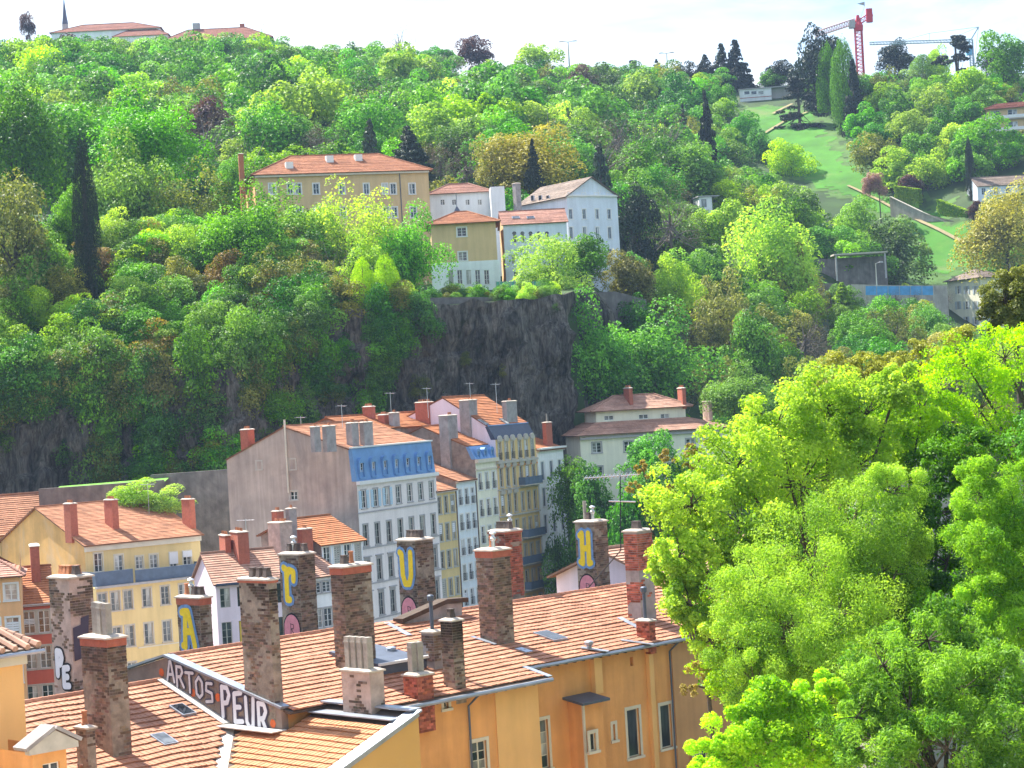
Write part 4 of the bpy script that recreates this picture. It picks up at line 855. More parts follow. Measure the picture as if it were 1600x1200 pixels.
def hip(H, ze, zr, yr, ins, tm, o=.5, course=.38, x0=0, x1=None, y0=0, y1=None):
    x1 = H.L if x1 is None else x1; y1 = H.D if y1 is None else y1; rf = MB(); A_, B_, C_, D_ = (x0 - o, y0 - o, ze), (x1 + o, y0 - o, ze), (x1 + o, y1 + o, ze), (x0 - o, y1 + o, ze); R_, S_ = (x0 + ins, yr, zr), (x1 - ins, yr, zr)
    tiles_plane(rf, A_, B_, R_, S_, course); tiles_plane(rf, B_, C_, S_, S_, course); tiles_plane(rf, C_, D_, S_, R_, course); tiles_plane(rf, D_, A_, R_, R_, course)
    r = H.part('roof', rf, TILE[tm]); rc = MB()
    for a, b in ((A_, R_), (B_, S_), (R_, S_)): ridge_caps(rc, Vector(a) + Vector((0, 0, .08)), Vector(b) + Vector((0, 0, .08)), .12, .5)
    rc.build('ridge_tiles', TILE[tm], r, kind='stuff'); return r
def grid(H, n, rows, w, x0=0, x1=None):
    x1 = H.L if x1 is None else x1; out = []
    for (z, h) in rows:
        for i in range(n): xc = x0 + (x1 - x0) * (i + .5) / n; out.append((xc - w / 2, xc + w / 2, z, z + h))
    return out
def band(H, z, h=.18, d=.14, m=None, name='cornice', x0=-.05, x1=None, y=0.): mb = MB(); mb.box(x0, (H.L if x1 is None else x1) + .05, y - d, y + .04, z, z + h); return H.part(name, mb, m or m_stone)
SHR = random.Random(77)
def addw(H, ops, fm=None, style='casement', sm=None, y=0., shut=None, rail=False, lintel=None, k='F'):
    for o in ops:
        wn_ = H.win(k, (o[0] + o[1]) / 2, o[2], o[1] - o[0], o[3] - o[2], fm, style, sm, lintel, y0=y + .01, shut=shut, rail=rail); w_, h_ = o[1] - o[0], o[3] - o[2]
        if style == 'casement' and h_ > 1.5 and w_ < 1.3:
            r_ = SHR.random()
            if r_ < .10: inst('shutter', shutter_mesh(w_ * .98, h_ * .98, m_shut_grey), wn_, (0, .07, .01))
            elif r_ < .2: inst('shutter', shutter_mesh(w_ / 2, h_ * .98, m_shut_grey), wn_, (-w_ * .25, .07, .01))
            elif r_ < .32: inst('blind', shutter_mesh(w_ * .96, h_ * SHR.choice((.25, .4, .55)), m_awning), wn_, (0, .09, h_ * .42))
RPL = lambda H, yf, zf_, s: (lambda px_, py_: H.hp(px_, py_, (0, yf, zf_), (0, -s, 1)))
TINY = tuple((0, t, 'tiny') for t in (-.85, -.5, -.15, .2, .55, .85))
RED = dict(core=m_redbrick, cap='slab', pots=TINY); GREY = dict(core=m_core_grey, cap='slab', pots=TINY[::2])
TR = rad(64)
# F1 blue mansard house
F1 = mkhouse('mansard_apartment_house', 'off white apartment house with blue zinc mansard and bare pinkish gable', (557.5, 756, 225), 681, TR, 13)
ze = F1.ze; tf = F1.hx(549, 701, 0); ap = F1.hx(444, 668, 0); bk = F1.hx(354, 719, 0); F1.D = bk.y
rows = [(ze - 2.75, 1.95), (ze - 6.9, 2.35), (ze - 10.8, 2.35), (ze - 14.7, 2.5), (ze - 18.6, 2.5)]
fo = grid(F1, 7, rows, 1.05); lo = [opx(F1, 'L', 401, 409, 721, 733), opx(F1, 'L', 452, 462, 718, 733), opx(F1, 'L', 453, 465, 768, 781)]
walls(F1, ze, fo, lo, [(0, ze), (tf.y, tf.z), (ap.y, ap.z), (bk.y, bk.z)], wm['offwhite'], lm=wm['pinkbrown'])
for i, o in enumerate(fo): F1.win('F', (o[0] + o[1]) / 2, o[2], 1.05, o[3] - o[2], m_white if i < 7 else m_shut_grey, 'casement', m_stone_grey, 'cornice' if i >= 14 else None, y0=.01, shut=m_shut_light if i < 3 else None)
addw(F1, lo, m_white, 'two', m_stone, k='L')
for k in range(1, 5): band(F1, ze - 3.3 - 3.92 * (k - 1), .16, .1, m_stone_grey, 'string_course')
band(F1, ze - .15, .4, .4, m_white)
mz = MB(); mz.prism([(.05, ze + .25), (tf.y, tf.z), (tf.y + .4, tf.z), (.6, ze + .25)], -.02, F1.L + .02, lambda y_, d, z: (d, y_, z)); mzo = F1.part('mansard', mz, m_blue)
cpn = MB(); cpn.box(-.1, F1.L + .1, tf.y - .2, tf.y + .25, tf.z, tf.z + .16); cpn.build('coping', m_white, mzo)
def dormer(H, parent, xc, z, w, h, m, y=-.05, depth=1.3, arch=True, fm=None, wm_=None):
    d = MB(); t = .22; pts = [(w / 2 + t, z), (w / 2 + t, z + h)] + [((w / 2 + t) * math.cos(a), z + h + (w / 2 + t) * .9 * math.sin(a)) for a in [math.pi * k / 8 for k in range(1, 8)]] + [(-w / 2 - t, z + h), (-w / 2 - t, z)]
    pin = [(-w / 2, z + .02), (-w / 2, z + h), (w / 2, z + h), (w / 2, z + .02)]
    # side cheeks, head, sill
    for sx in (-1, 1): d.box(xc + sx * (w / 2 + t / 2) - t / 2, xc + sx * (w / 2 + t / 2) + t / 2, y, y + depth, z - .1, z + h)
    hd = [(xc + x_, z_) for x_, z_ in pts[1:-1]]; d.prism(hd, y - .04, y + depth + .4, lambda x, dd, zz: (x, dd, zz)); d.box(xc - w / 2 - t, xc + w / 2 + t, y - .1, y + depth, z - .28, z - .1)
    d.box(xc - w / 2, xc + w / 2, y + .35, y + depth, z - .1, z + h, .3)
    o = d.build('dormer', m, parent); f, pm = window_meshes(w, h, 'casement', fm or m_white, False); wo_ = inst('window', f, o, (xc, y + .1, z))
    for p in pm: inst('pane', p, o, (xc, y + .1, z))
for i in range(7): dormer(F1, mzo, F1.L * (i + .5) / 7, ze + .75, .85, 1.45, m_blue)
r1, sf = two_slopes(F1, tf.y + .3, tf.z - .1, ap.y, ap.z, bk.y, bk.z, 'orange', ox=.12, oy=.05)
pl = RPL(F1, tf.y, tf.z, sf)
for (xl_, xc_, xr_, yt_, px_, py_, kw) in ((484, 491, 500, 668, 492, 698, GREY), (503, 510, 524, 667, 511, 698, GREY), (540, 549, 560, 662, 551, 696, GREY), (561, 568, 582, 661, 570, 696, GREY)): chim_px(F1, pl(px_, py_), xl_, xc_, xr_, yt_, **kw)
chim_px(F1, F1.hx(388, 700, .4), 375, 388, 397, 672, sink=1, **RED)
pp = MB(); q0, q1 = F1.hx(445, 664, -.12), F1.hx(450, 770, -.12); pp.tube([(-.14, q0.y, q0.z + .6), (-.14, q0.y, q1.z)], .11, 6); F1.part('wall_pipe', pp, m_cream_paint)
# F2..F6
def row(name, label, A, pxR, wallm, rows_dz, n, ww, wh, roofpts, tm, fm=m_white, sm=None, D=11, shut=None, rail=False, side=None, style='casement', after=None, off=0.):
    H = mkhouse(name, label, A, pxR, TR, D, after=after, off=off); ze = H.ze; fo = grid(H, n, [(ze - d - wh, wh) for d in rows_dz], ww)
    zr = ze + roofpts[0]; yr = roofpts[1]; walls(H, ze, fo, (), [(0, ze), (yr, zr), (D, zr - roofpts[2])], wallm, lm=side)
    addw(H, fo, fm, style, sm, shut=shut, rail=rail); band(H, ze - .25, .3, .3, m_stone); r, s = two_slopes(H, 0, ze, yr, zr, D, zr - roofpts[2], tm, ox=.05); H.sf = s; H.roof = r; return H
F2 = row('narrow_yellow_house', 'narrow yellow house squeezed between the mansard house and a pale blue house', (680, 768, 233), 711, wm['yellow'], (.7, 3.9, 7.1, 10.4, 13.6, 16.8), 3, .85, 2.0, (2.2, 6, 1.5), 'orange', m_shut_grey, m_shut_grey, side=wm['rubble'], after=F1, off=.12)
F3 = row('narrow_pale_blue_house', 'narrow pale blue house with white windows beside the yellow one', (712.6, 752, 238), 742, wm['bluewhite'], (1.0, 4.0, 7.0, 10.0, 13.0, 16.), 3, .85, 1.9, (2.6, 7, 1.5), 'orange', m_white, m_white, side=wm['rubble'], rail=True, after=F1, off=.05)
F4 = mkhouse('narrow_cream_house', 'narrow cream house with small blue mansard and three window columns', (742.6, 720, 243), 775, TR, 12, after=F1, off=0.); ze = F4.ze
mt4 = 1.75; fo = grid(F4, 3, [(ze - 3.6 - 3.25 * k, 2.05) for k in range(7)], .85); walls(F4, ze, fo, (), [(0, ze), (.8, ze + mt4), (7, ze + mt4 + 2.6), (12, ze + 2.5)], wm['cream'], lm=wm['rubble']); addw(F4, fo, m_white, 'casement', m_white, rail=True); band(F4, ze - .3, .45, .4, m_cream_paint); band(F4, ze - 1.2, .2, .2, m_cream_paint, 'string_course')
mz = MB(); mz.prism([(-.1, ze + .17), (.8, ze + mt4), (1.2, ze + mt4), (.5, ze + .17)], -.02, F4.L + .02, lambda y_, d, z: (d, y_, z)); mzo = F4.part('mansard', mz, m_blue)
for i in range(3): dormer(F4, mzo, F4.L * (i + .5) / 3, ze + .35, .5, .75, m_blue, y=-.05, depth=1.0)
r4, s4 = two_slopes(F4, 1.0, ze + mt4, 7, ze + mt4 + 2.6, 12, ze + 2.5, 'bright', ox=.05, oy=.1); p4 = RPL(F4, 1, ze + mt4, s4)
F5 = mkhouse('ornate_ochre_house', 'ornate ochre stone house with arched dormers, balconies and navy slate cap', (776, 724, 246), 838, TR, 13, after=F1, off=-.1); ze = F5.ze + .0
top5 = 3.7; fo = grid(F5, 3, [(ze - 3.0 - 3.3 * k, 2.3) for k in range(7)], .8, .15, F5.L / 2 - .1) + grid(F5, 3, [(ze - 3.0 - 3.3 * k, 2.3) for k in range(7)], .8, F5.L / 2 + .1, F5.L - .15)
do5 = grid(F5, 3, [(ze + .35, 2.2)], .8, .15, F5.L / 2 - .1) + grid(F5, 3, [(ze + .35, 2.2)], .8, F5.L / 2 + .1, F5.L - .15)
walls(F5, ze + 2.9, fo + do5, (), [(0, ze + 2.9), (.9, ze + 4.6), (7, ze + 8.4), (13, ze + 6)], wm['ochre'], lm=wm['lilac']); addw(F5, fo, m_shut_grey, 'casement', m_stone); addw(F5, do5, m_white, 'casement', m_stone, rail=True)
for o in do5 + fo[:6] + fo[21:24]:
    a = MB(); xc = (o[0] + o[1]) / 2; rr_ = .62; a.prism([(xc + rr_ * math.cos(t), o[3] + .12 + rr_ * 1.15 * math.sin(t)) for t in [math.pi * k / 8 for k in range(9)]], -.2, .05, lambda x, d, z: (x, d, z)); F5.part('window_arch', a, m_stone)
mz = MB(); mz.prism([(-.05, ze + 2.92), (.9, ze + 4.6), (1.3, ze + 4.6), (.6, ze + 2.92)], -.03, F5.L + .03, lambda y_, d, z: (d, y_, z)); F5.part('mansard', mz, m_slate)
band(F5, ze - .1, .3, .3, m_stone); band(F5, ze - .6, .2, .16, mat('terracotta_frieze', (.45, .2, .08), var=.2), 'frieze'); band(F5, ze + 4.6, .14, .1, m_blue, 'coping', y=.95)
for k in range(1, 7):
    band(F5, ze - 3.45 - 3.3 * (k - 1), .2, .2, m_stone, 'string_course')
    if k in (1, 3, 4, 5):
        b = MB(); xs0, xs1 = ((F5.L * .35, F5.L * .97), (F5.L * .52, F5.L * .97))[k % 2]; b.box(xs0, xs1, -.9, 0, ze - 3.42 - 3.3 * (k - 1) + .22, ze - 3.42 - 3.3 * (k - 1) + .36); bo = F5.part('balcony', b, m_stone)
        rl = MB(); z_ = ze - 3.05 - 3.3 * (k - 1); rl.box(xs0, xs1, -.9, -.84, z_, z_ + .95); rl.box(xs0, xs0 + .06, -.84, 0, z_, z_ + .95); rl.build('railing', m_parapet, bo)
r5, s5 = two_slopes(F5, 1.0, ze + 4.6, 7, ze + 8.4, 13, ze + 6, 'bright', ox=.05, oy=.1); p5 = RPL(F5, 1.0, ze + 4.6, s5)
for (a, b) in ((704 + 51, 662), (788, 661)):
    p = p5(a, b); skylight(F5, r5, p.z + .1, p.x, p.y, .8, 1.3, s5)
F6 = row('slim_white_house', 'slim white house with blue shadowed windows at the end of the quay', (839.5, 704, 250), 879.5, wm['white'], (1.5, 4.9, 8.4, 11.8, 15.2, 18.6), 3, 1.0, 2.4, (2.2, 6, 1.5), 'bright', m_shut_blue, m_white, style='plain', after=F1, off=.1); band(F6, F6.ze + .06, .22, .55, m_white)
r6 = RPL(F6, 0, F6.ze, F6.sf)
for (H, pl_, xl_, xc_, xr_, yt_, px_, py_, kw) in ((F6, r6, 847, 853, 862, 661, 855, 698, dict(core=m_redbrick, cap='slab', pots=((0, 0, 'pipe'),))), (F5, lambda a, b: F5.hx(a, b, -.35), 717, 732, 745, 626, 735, 668, dict(sink=6, **GREY)), (F5, p5, 784, 791, 819, 628, 793, 662, GREY), (F4, lambda a, b: F4.hx(a, b, -.5), 685, 700, 714, 650, 703, 712, dict(core=m_core_grey, cap='slab', pots=TINY[:3], sink=6)), (F4, p4, 648, 670, 677, 629, 671, 657, RED), (F3, RPL(F3, 0, F3.ze, F3.sf), 619, 640, 658, 657, 650, 690, GREY)):
    chim_px(H, pl_(px_, py_), xl_, xc_, xr_, yt_, **kw)
# back roofs behind the row
BR = mkhouse('back_row_house', 'tiled roofs with red chimneys squeezed between the quay houses and the cliff', (560, 672, 246), 700, rad(60), 9); ze = BR.ze
walls(BR, ze, (), (), [(0, ze), (4.5, ze + 1.6), (9, ze)], wm['rubble']); rB, sB = two_slopes(BR, 0, ze, 4.5, ze + 1.6, 9, ze, 'bright'); pB = RPL(BR, 0, ze, sB)
for (xl_, xc_, xr_, yt_, px_, py_, kw) in ((566, 580, 586, 636, 581, 656, RED), (590, 600, 609, 649, 601, 664, RED), (607, 614, 624, 646, 615, 668, GREY)): chim_px(BR, pB(px_, py_), xl_, xc_, xr_, yt_, **kw)
# M1, L6, L5
M1h = mkhouse('low_white_house', 'low white house with orange tiled roof against the bare pinkish gable', (502, 851, 214), 566, rad(50), 9); ze = M1h.ze
fo = grid(M1h, 4, [(ze - 2.2, 1.9), (ze - 5.8, 2.0)], 1.0); walls(M1h, ze, fo, (), [(0, ze), (5, ze + 2.5), (9, ze + 1)], wm['whiteblue'], lm=wm['rubble']); addw(M1h, fo, m_white, 'casement', m_white); rm, sm_ = two_slopes(M1h, 0, ze, 5, ze + 2.5, 9, ze + 1, 'bright', ox=.4); band(M1h, ze - .2, .2, .2)
pm_ = RPL(M1h, 0, ze, sm_)
L6 = mkhouse('white_quay_house', 'white house with small square windows behind the chimney painted with an R', (440, 908, 206), 532, rad(45), 10); ze = L6.ze
fo = grid(L6, 6, [(ze - 1.7, 1.1), (ze - 5.2, 1.9), (ze - 8.8, 1.9)], 1.05); walls(L6, ze, fo, (), [(0, ze), (5, ze + 2.4), (10, ze)], wm['white']); addw(L6, fo, m_white, 'casement', m_stone_grey); rl6, s6 = two_slopes(L6, 0, ze, 5, ze + 2.4, 10, ze, 'pale'); p6 = RPL(L6, 0, ze, s6)
L5 = mkhouse('lilac_house', 'pale lilac house with a sun bleached tiled roof and yellow blinds', (337, 912, 200), 444, rad(22), 9); ze = L5.ze
fo = grid(L5, 4, [(ze - 2.4, 1.9), (ze - 6.0, 2.2), (ze - 9.6, 2.2)], 1.0); walls(L5, ze, fo, (), [(0, ze), (4.5, ze + 2.6), (9, ze)], wm['lilac'])
for i, o in enumerate(fo): L5.win('F', (o[0] + o[1]) / 2, o[2], 1.0, o[3] - o[2], m_wood if i % 2 else m_shut_grey, 'casement', None, y0=.02)
bl = MB(); o = fo[5]; bl.box(o[0] + .06, o[1] - .06, .05, .09, o[2] + .05, o[3] - .05); L5.part('yellow_blind', bl, mat('yellow_blind', (.6, .45, .06), var=.1))
rl5, s5_ = two_slopes(L5, 0, ze, 4.5, ze + 2.6, 9, ze, 'pale', ox=.3); p55 = RPL(L5, 0, ze, s5_); band(L5, ze - .25, .25, .5, m_slate, 'eaves_board')
for (H, pl_, xl_, xc_, xr_, yt_, px_, py_, kw) in ((L5, p55, 359, 373, 388, 833, 374, 884, RED), (L5, p55, 342, 352, 360, 838, 353, 866, RED), (L6, p6, 418, 438, 456, 818, 440, 876, dict(core=m_core_pink, cap='slab', pots=TINY)), (L6, p6, 464, 472, 488, 828, 474, 872, RED), (M1h, pm_, 424, 432, 443, 800, 434, 830, RED), (M1h, pm_, 446, 452, 463, 796, 454, 832, GREY)):
    chim_px(H, pl_(px_, py_), xl_, xc_, xr_, yt_, **kw)
# L1 yellow house with roof terrace
L1 = mkhouse('yellow_terrace_house', 'yellow house with navy roof terrace, orange tiled roof and three red chimneys', (132, 852, 225), 312, rad(39), 15); ze = L1.ze
ap = L1.hx(57, 794, 0); bk = L1.hx(2, 846, 0); L1.D = bk.y; yt = -3.4; zt = L1.hy(152, 920, yt).z
up = [opx(L1, 'F', 147, 161, 865, 893), opx(L1, 'F', 179, 193, 868, 894), opx(L1, 'F', 212, 224, 870, 888), opx(L1, 'F', 234, 247, 867, 887), opx(L1, 'F', 265, 277, 864, 886), opx(L1, 'F', 286, 299, 862, 882)]
walls(L1, ze, up, (), [(0, ze), (ap.y, ap.z), (bk.y, bk.z)], wm['paleyellow'], lm=wm['orangegable']); addw(L1, up, m_white, 'casement', m_cream_paint)
r1_, s1_ = two_slopes(L1, 0, ze, ap.y, ap.z, bk.y, bk.z, 'orange', ox=.3, oy=.5); band(L1, ze - .75, .7, .25, m_cream_paint); p1_ = RPL(L1, 0, ze, s1_)
for (xl_, xc_, xr_, yt_, px_, py_, kw) in ((99, 112, 120, 788, 112, 840, RED), (162, 176, 184, 782, 177, 829, RED), (283, 297, 304, 781, 298, 828, RED), (208, 218, 228, 770, 219, 786, RED)): chim_px(L1, p1_(px_, py_), xl_, xc_, xr_, yt_, **kw)
lb = MB(); x0_, x1_ = L1.hy(150, 920, yt).x, L1.hy(330, 905, yt).x
rowsL = [(zt - 2.55, 2.0), (zt - 6.6, 2.25), (zt - 10.6, 2.25), (zt - 14.5, 2.25)]; xm = L1.hy(212, 950, yt).x
fo = []
for (z, h) in rowsL:
    for i in range(3): xc = x0_ + (xm - x0_) * (i + .45) / 3; fo.append((xc - .5, xc + .5, z, z + h))
    for i in range(4): xc = xm + .3 + (x1_ - xm - .5) * (i + .5) / 4; fo.append((xc - .5, xc + .5, z, z + h))
panel(lb, lambda x, d, z: (x, yt + d, z), x0_, x1_, 0, zt, fo, .2); lb.face([(x0_, 0, 0), (x0_, yt, 0), (x0_, yt, zt), (x0_, 0, zt)]); lb.face([(x1_, yt, 0), (x1_, 0, 0), (x1_, 0, zt), (x1_, yt, zt)]); lb.face([(x0_, yt, zt), (x1_, yt, zt), (x1_, 0, zt), (x0_, 0, zt)]); L1.part('lower_wall', lb, wm['yellow'])
addw(L1, fo, m_shut_grey, 'casement', m_stone, y=yt); band(L1, zt - .02, .22, .45, m_stone_grey, 'terrace_edge', x0_ - .1, x1_ + .1, yt)
for k in (1, 2, 3): band(L1, rowsL[k][0] - .35, .14, .1, m_cream_paint, 'string_course', xm, x1_, yt)
tp = MB(); tp.box(x0_, xm - .1, yt - .02, yt + .1, zt + .22, zt + 1.75); tp.box(x0_, x0_ + .1, yt + .1, 0, zt + .22, zt + 1.75); L1.part('terrace_screen', tp, m_parapet); tp = MB(); tp.box(xm + .2, x1_, yt - .02, yt + .1, zt + .22, zt + 1.55); tp.box(x1_ - .1, x1_, yt + .1, 0, zt + .22, zt + 1.55); L1.part('terrace_screen', tp, m_parapet)
aw = MB(); o = up[4]; aw.box(o[0] - .1, o[1] + .1, -.12, -.04, o[2] + .4, o[3] + .05); L1.part('white_blind', aw, m_awning); aw = MB(); o = up[5]; aw.box(o[0] - .1, o[1] + .1, -.12, -.04, o[2] + .9, o[3] + .05); L1.part('white_blind', aw, m_awning)
# L2 red, L3 peach, L4 back roof
L2 = mkhouse('brick_red_house', 'brick red house front with stone framed windows below an orange tiled roof', (31, 946, 196), 84, rad(14), 9); ze = L2.ze
fo = grid(L2, 2, [(ze - 2.75, 2.1), (ze - 6.1, 2.1), (ze - 9.6, 1.9)], 1.05, .1, L2.L - .3); walls(L2, ze, fo, (), [(0, ze), (5.5, ze + 3.1), (9, ze + 1)], wm['red']); addw(L2, fo, m_white, 'casement', m_stone); r2, s2_ = two_slopes(L2, 0, ze, 5.5, ze + 3.1, 9, ze + 1, 'bright', ox=.05); band(L2, ze - .15, .2, .35, m_zinc, 'gutter'); chim_px(L2, RPL(L2, 0, ze, s2_)(50, 912), 40, 50, 61, 855, core=m_redbrick, cap='slab', pots=())
bd = MB()
for z, h in ((ze - 2.9, 2.35), (ze - 6.25, 2.35), (ze - 9.7, 2.1)): pass
L3 = mkhouse('peach_house', 'peach coloured house with white framed windows at the left edge', (-60, 906, 190), 31, rad(12), 8); ze = L3.ze
fo = grid(L3, 3, [(ze - 2.2, 1.5), (ze - 6.0, 2.2), (ze - 9.8, 2.2)], 1.15); walls(L3, ze, fo, (), [(0, ze), (4, ze + 2), (8, ze)], wm['peach']); addw(L3, fo, m_white, 'casement', m_white); hip(L3, ze, ze + 2, 4, 3, 'pink')
L4 = mkhouse('back_yellow_house', 'yellow house with broad tiled roof behind the terrace house', (-40, 838, 240), 98, rad(30), 12); ze = L4.ze
walls(L4, ze, (), (), [(0, ze), (6, ze + 4.2), (12, ze)], wm['paleyellow']); r4_, s4_ = two_slopes(L4, 0, ze, 6, ze + 4.2, 12, ze, 'orange'); chim_px(L4, RPL(L4, 0, ze, s4_)(95, 795), 87, 95, 100, 768, **RED)
# retaining wall, lawn strip and lamp behind the left houses
def wallpx(name, label, pts, Y, zlow, m, thick=.8, coping=None, cat='wall', group=None):
    t = thing(name, label, cat, P(pts[0][0], pts[0][1], Y if not isinstance(Y, (list, tuple)) else Y[0]), 0, group); q = [P(px_, py_, Y if not isinstance(Y, (list, tuple)) else Y[i]) for i, (px_, py_) in enumerate(pts)]; mb = MB(); cp_ = MB(); o0 = t.location
    for a, b in zip(q[:-1], q[1:]):
        d = (b - a); n = Vector((-d.y, d.x, 0)).normalized() * thick; a, b = a - o0, b - o0; za, zb = (zlow if zlow is not None else gzf((a + o0).x, (a + o0).y) - 1) - o0.z, (zlow if zlow is not None else gzf((b + o0).x, (b + o0).y) - 1) - o0.z
        A0, B0 = Vector((a.x, a.y, za)), Vector((b.x, b.y, zb))
        for f in ([A0, B0, b, a], [a, b, b + n, a + n], [B0 + n, A0 + n, a + n, b + n], [A0 + n, A0, a, a + n], [B0, B0 + n, b + n, b]): mb.face(f)
        if coping: slab(cp_, a + n * .5, b + n * .5, thick + .3, .2, (0, 0, .01))
    mb.build('wall_face', m, t)
    if coping: cp_.build('coping', coping, t)
    return t
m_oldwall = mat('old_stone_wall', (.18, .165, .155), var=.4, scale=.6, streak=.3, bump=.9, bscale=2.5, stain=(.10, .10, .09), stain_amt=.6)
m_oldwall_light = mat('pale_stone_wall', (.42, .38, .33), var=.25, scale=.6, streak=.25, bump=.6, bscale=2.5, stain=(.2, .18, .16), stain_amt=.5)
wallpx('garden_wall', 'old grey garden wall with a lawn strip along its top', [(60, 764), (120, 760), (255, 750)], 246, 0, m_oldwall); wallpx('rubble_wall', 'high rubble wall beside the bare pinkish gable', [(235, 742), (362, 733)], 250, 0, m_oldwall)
a, b = P(85, 766, 247), P(258, 752, 247); mb = MB(); mb.face([a, b, b + Vector((0, 3, .35)), a + Vector((0, 3, .35))]); structure(mb.build('lawn', mat('lawn_bright', (.12, .32, .03), var=.2, scale=.8)))

# roof aerials on the far bank
def aerial(H, px, py, h, d=1.0):
    a = H.local(P(px, py, H.world((H.L / 2, H.D / 2, 0)).y)); mb = MB(); mb.tube([(a.x, a.y, a.z - 2), (a.x, a.y, a.z + h)], .035, 4); mb.tube([(a.x - .9 * d, a.y, a.z + h * .95), (a.x + .9 * d, a.y, a.z + h * .9)], .025, 3)
    for q in range(6): x = a.x - .8 * d + q * .3 * d; mb.tube([(x, a.y - .35, a.z + h * .93), (x, a.y + .35, a.z + h * .93)], .018, 3)
    H.part('aerial', mb, m_flue_white)
for H_, px_, py_, h_ in ((F5, 776, 630, 2.6), (F5, 735, 622, 2.0), (F4, 668, 628, 1.8), (BR, 611, 640, 2.2), (F1, 535, 662, 2.2), (L1, 232, 782, 2.0), (L5, 385, 836, 1.6), (F1, 471, 675, 1.8)): aerial(H_, px_, py_, h_)
# ------------------------------------------------------------------ vegetation
LM = {
 'bright': leaf_mat('leaf_bright_green', (0.05, 0.19, 0.01), (0.24, 0.55, 0.032), trans=.36),
 'mid': leaf_mat('leaf_mid_green', (0.028, 0.11, 0.012), (0.15, 0.38, 0.032), trans=.36),
 'lime': leaf_mat('leaf_lime', (0.22, 0.42, 0.018), (0.54, 0.75, 0.05), trans=.58, hue=.008, val=.12),
 'pale': leaf_mat('leaf_pale_green', (0.13, 0.27, 0.02), (0.41, 0.61, 0.065), trans=.46, hue=.008),
 'fresh': leaf_mat('leaf_fresh_green', (.09, .26, .013), (.34, .60, .04), trans=.5, hue=.006, val=.08),
 'olive': leaf_mat('leaf_olive', (0.09, 0.12, 0.02), (0.32, 0.34, 0.06), trans=.36),
 'gold': leaf_mat('leaf_gold', (0.25, 0.24, 0.035), (0.48, 0.46, 0.08), trans=.35),
 'dark': leaf_mat('leaf_dark_needles', (.010, .022, .014), (.032, .055, .026), trans=.12, val=.3),
 'bluegreen': leaf_mat('leaf_bluegreen_needles', (.025, .05, .035), (.06, .10, .06), trans=.12),
 'brown': leaf_mat('leaf_brown_buds', (.075, .058, .045), (.16, .12, .085), trans=.2),
 'purple': leaf_mat('leaf_purple', (.06, .025, .03), (.13, .05, .055), trans=.3),
 'pink': leaf_mat('leaf_pink_blossom', (.22, .12, .12), (.42, .24, .24), trans=.3),
 'rust': leaf_mat('leaf_rust_young', (0.24, 0.16, 0.04), (0.4, 0.29, 0.07), trans=.4),
}
m_bark = mat('bark', (.085, .068, .052), rough=.95, var=.35, scale=3, bump=.6, bscale=8)
m_bark_grey = mat('bark_grey', (.17, .15, .13), rough=.95, var=.3, scale=3)
def leaf_mesh(name, C, N, size, asp, m, rng, jit=.35, col=None):
    """rhombus leaf clumps: centres C, facing N, size array"""
    n = len(C); T = rng.normal(size=(n, 3)); T -= (T * N).sum(1)[:, None] * N; T /= np.linalg.norm(T, axis=1)[:, None] + 1e-9
    B = np.cross(N, T); s = (size * rng.uniform(1 - jit, 1 + jit, n))[:, None]
    fold = N * s * .12
    V = np.stack([C - T * s * .5, C + B * s * asp * .5 + fold, C + T * s * .5, C - B * s * asp * .5 + fold], 1).reshape(-1, 3)
    me = bpy.data.meshes.new(name); me.vertices.add(4 * n); me.loops.add(4 * n); me.polygons.add(n)
    me.vertices.foreach_set('co', V.astype(np.float32).ravel()); me.loops.foreach_set('vertex_index', np.arange(4 * n, dtype=np.int32))
    me.polygons.foreach_set('loop_start', np.arange(0, 4 * n, 4, dtype=np.int32))
    try: me.polygons.foreach_set('loop_total', np.full(n, 4, dtype=np.int32))
    except Exception: pass
    at = me.attributes.new('Col', 'FLOAT_COLOR', 'FACE'); c = np.ones((n, 4), np.float32); c[:, :3] = (rng.uniform(0, 1, n) if col is None else np.clip(col, 0, 1))[:, None]
    at.data.foreach_set('color', c.ravel()); me.materials.append(m); me.update(calc_edges=True); me.validate(); return me
def unit(v): return v / (np.linalg.norm(v, axis=-1, keepdims=True) + 1e-9)
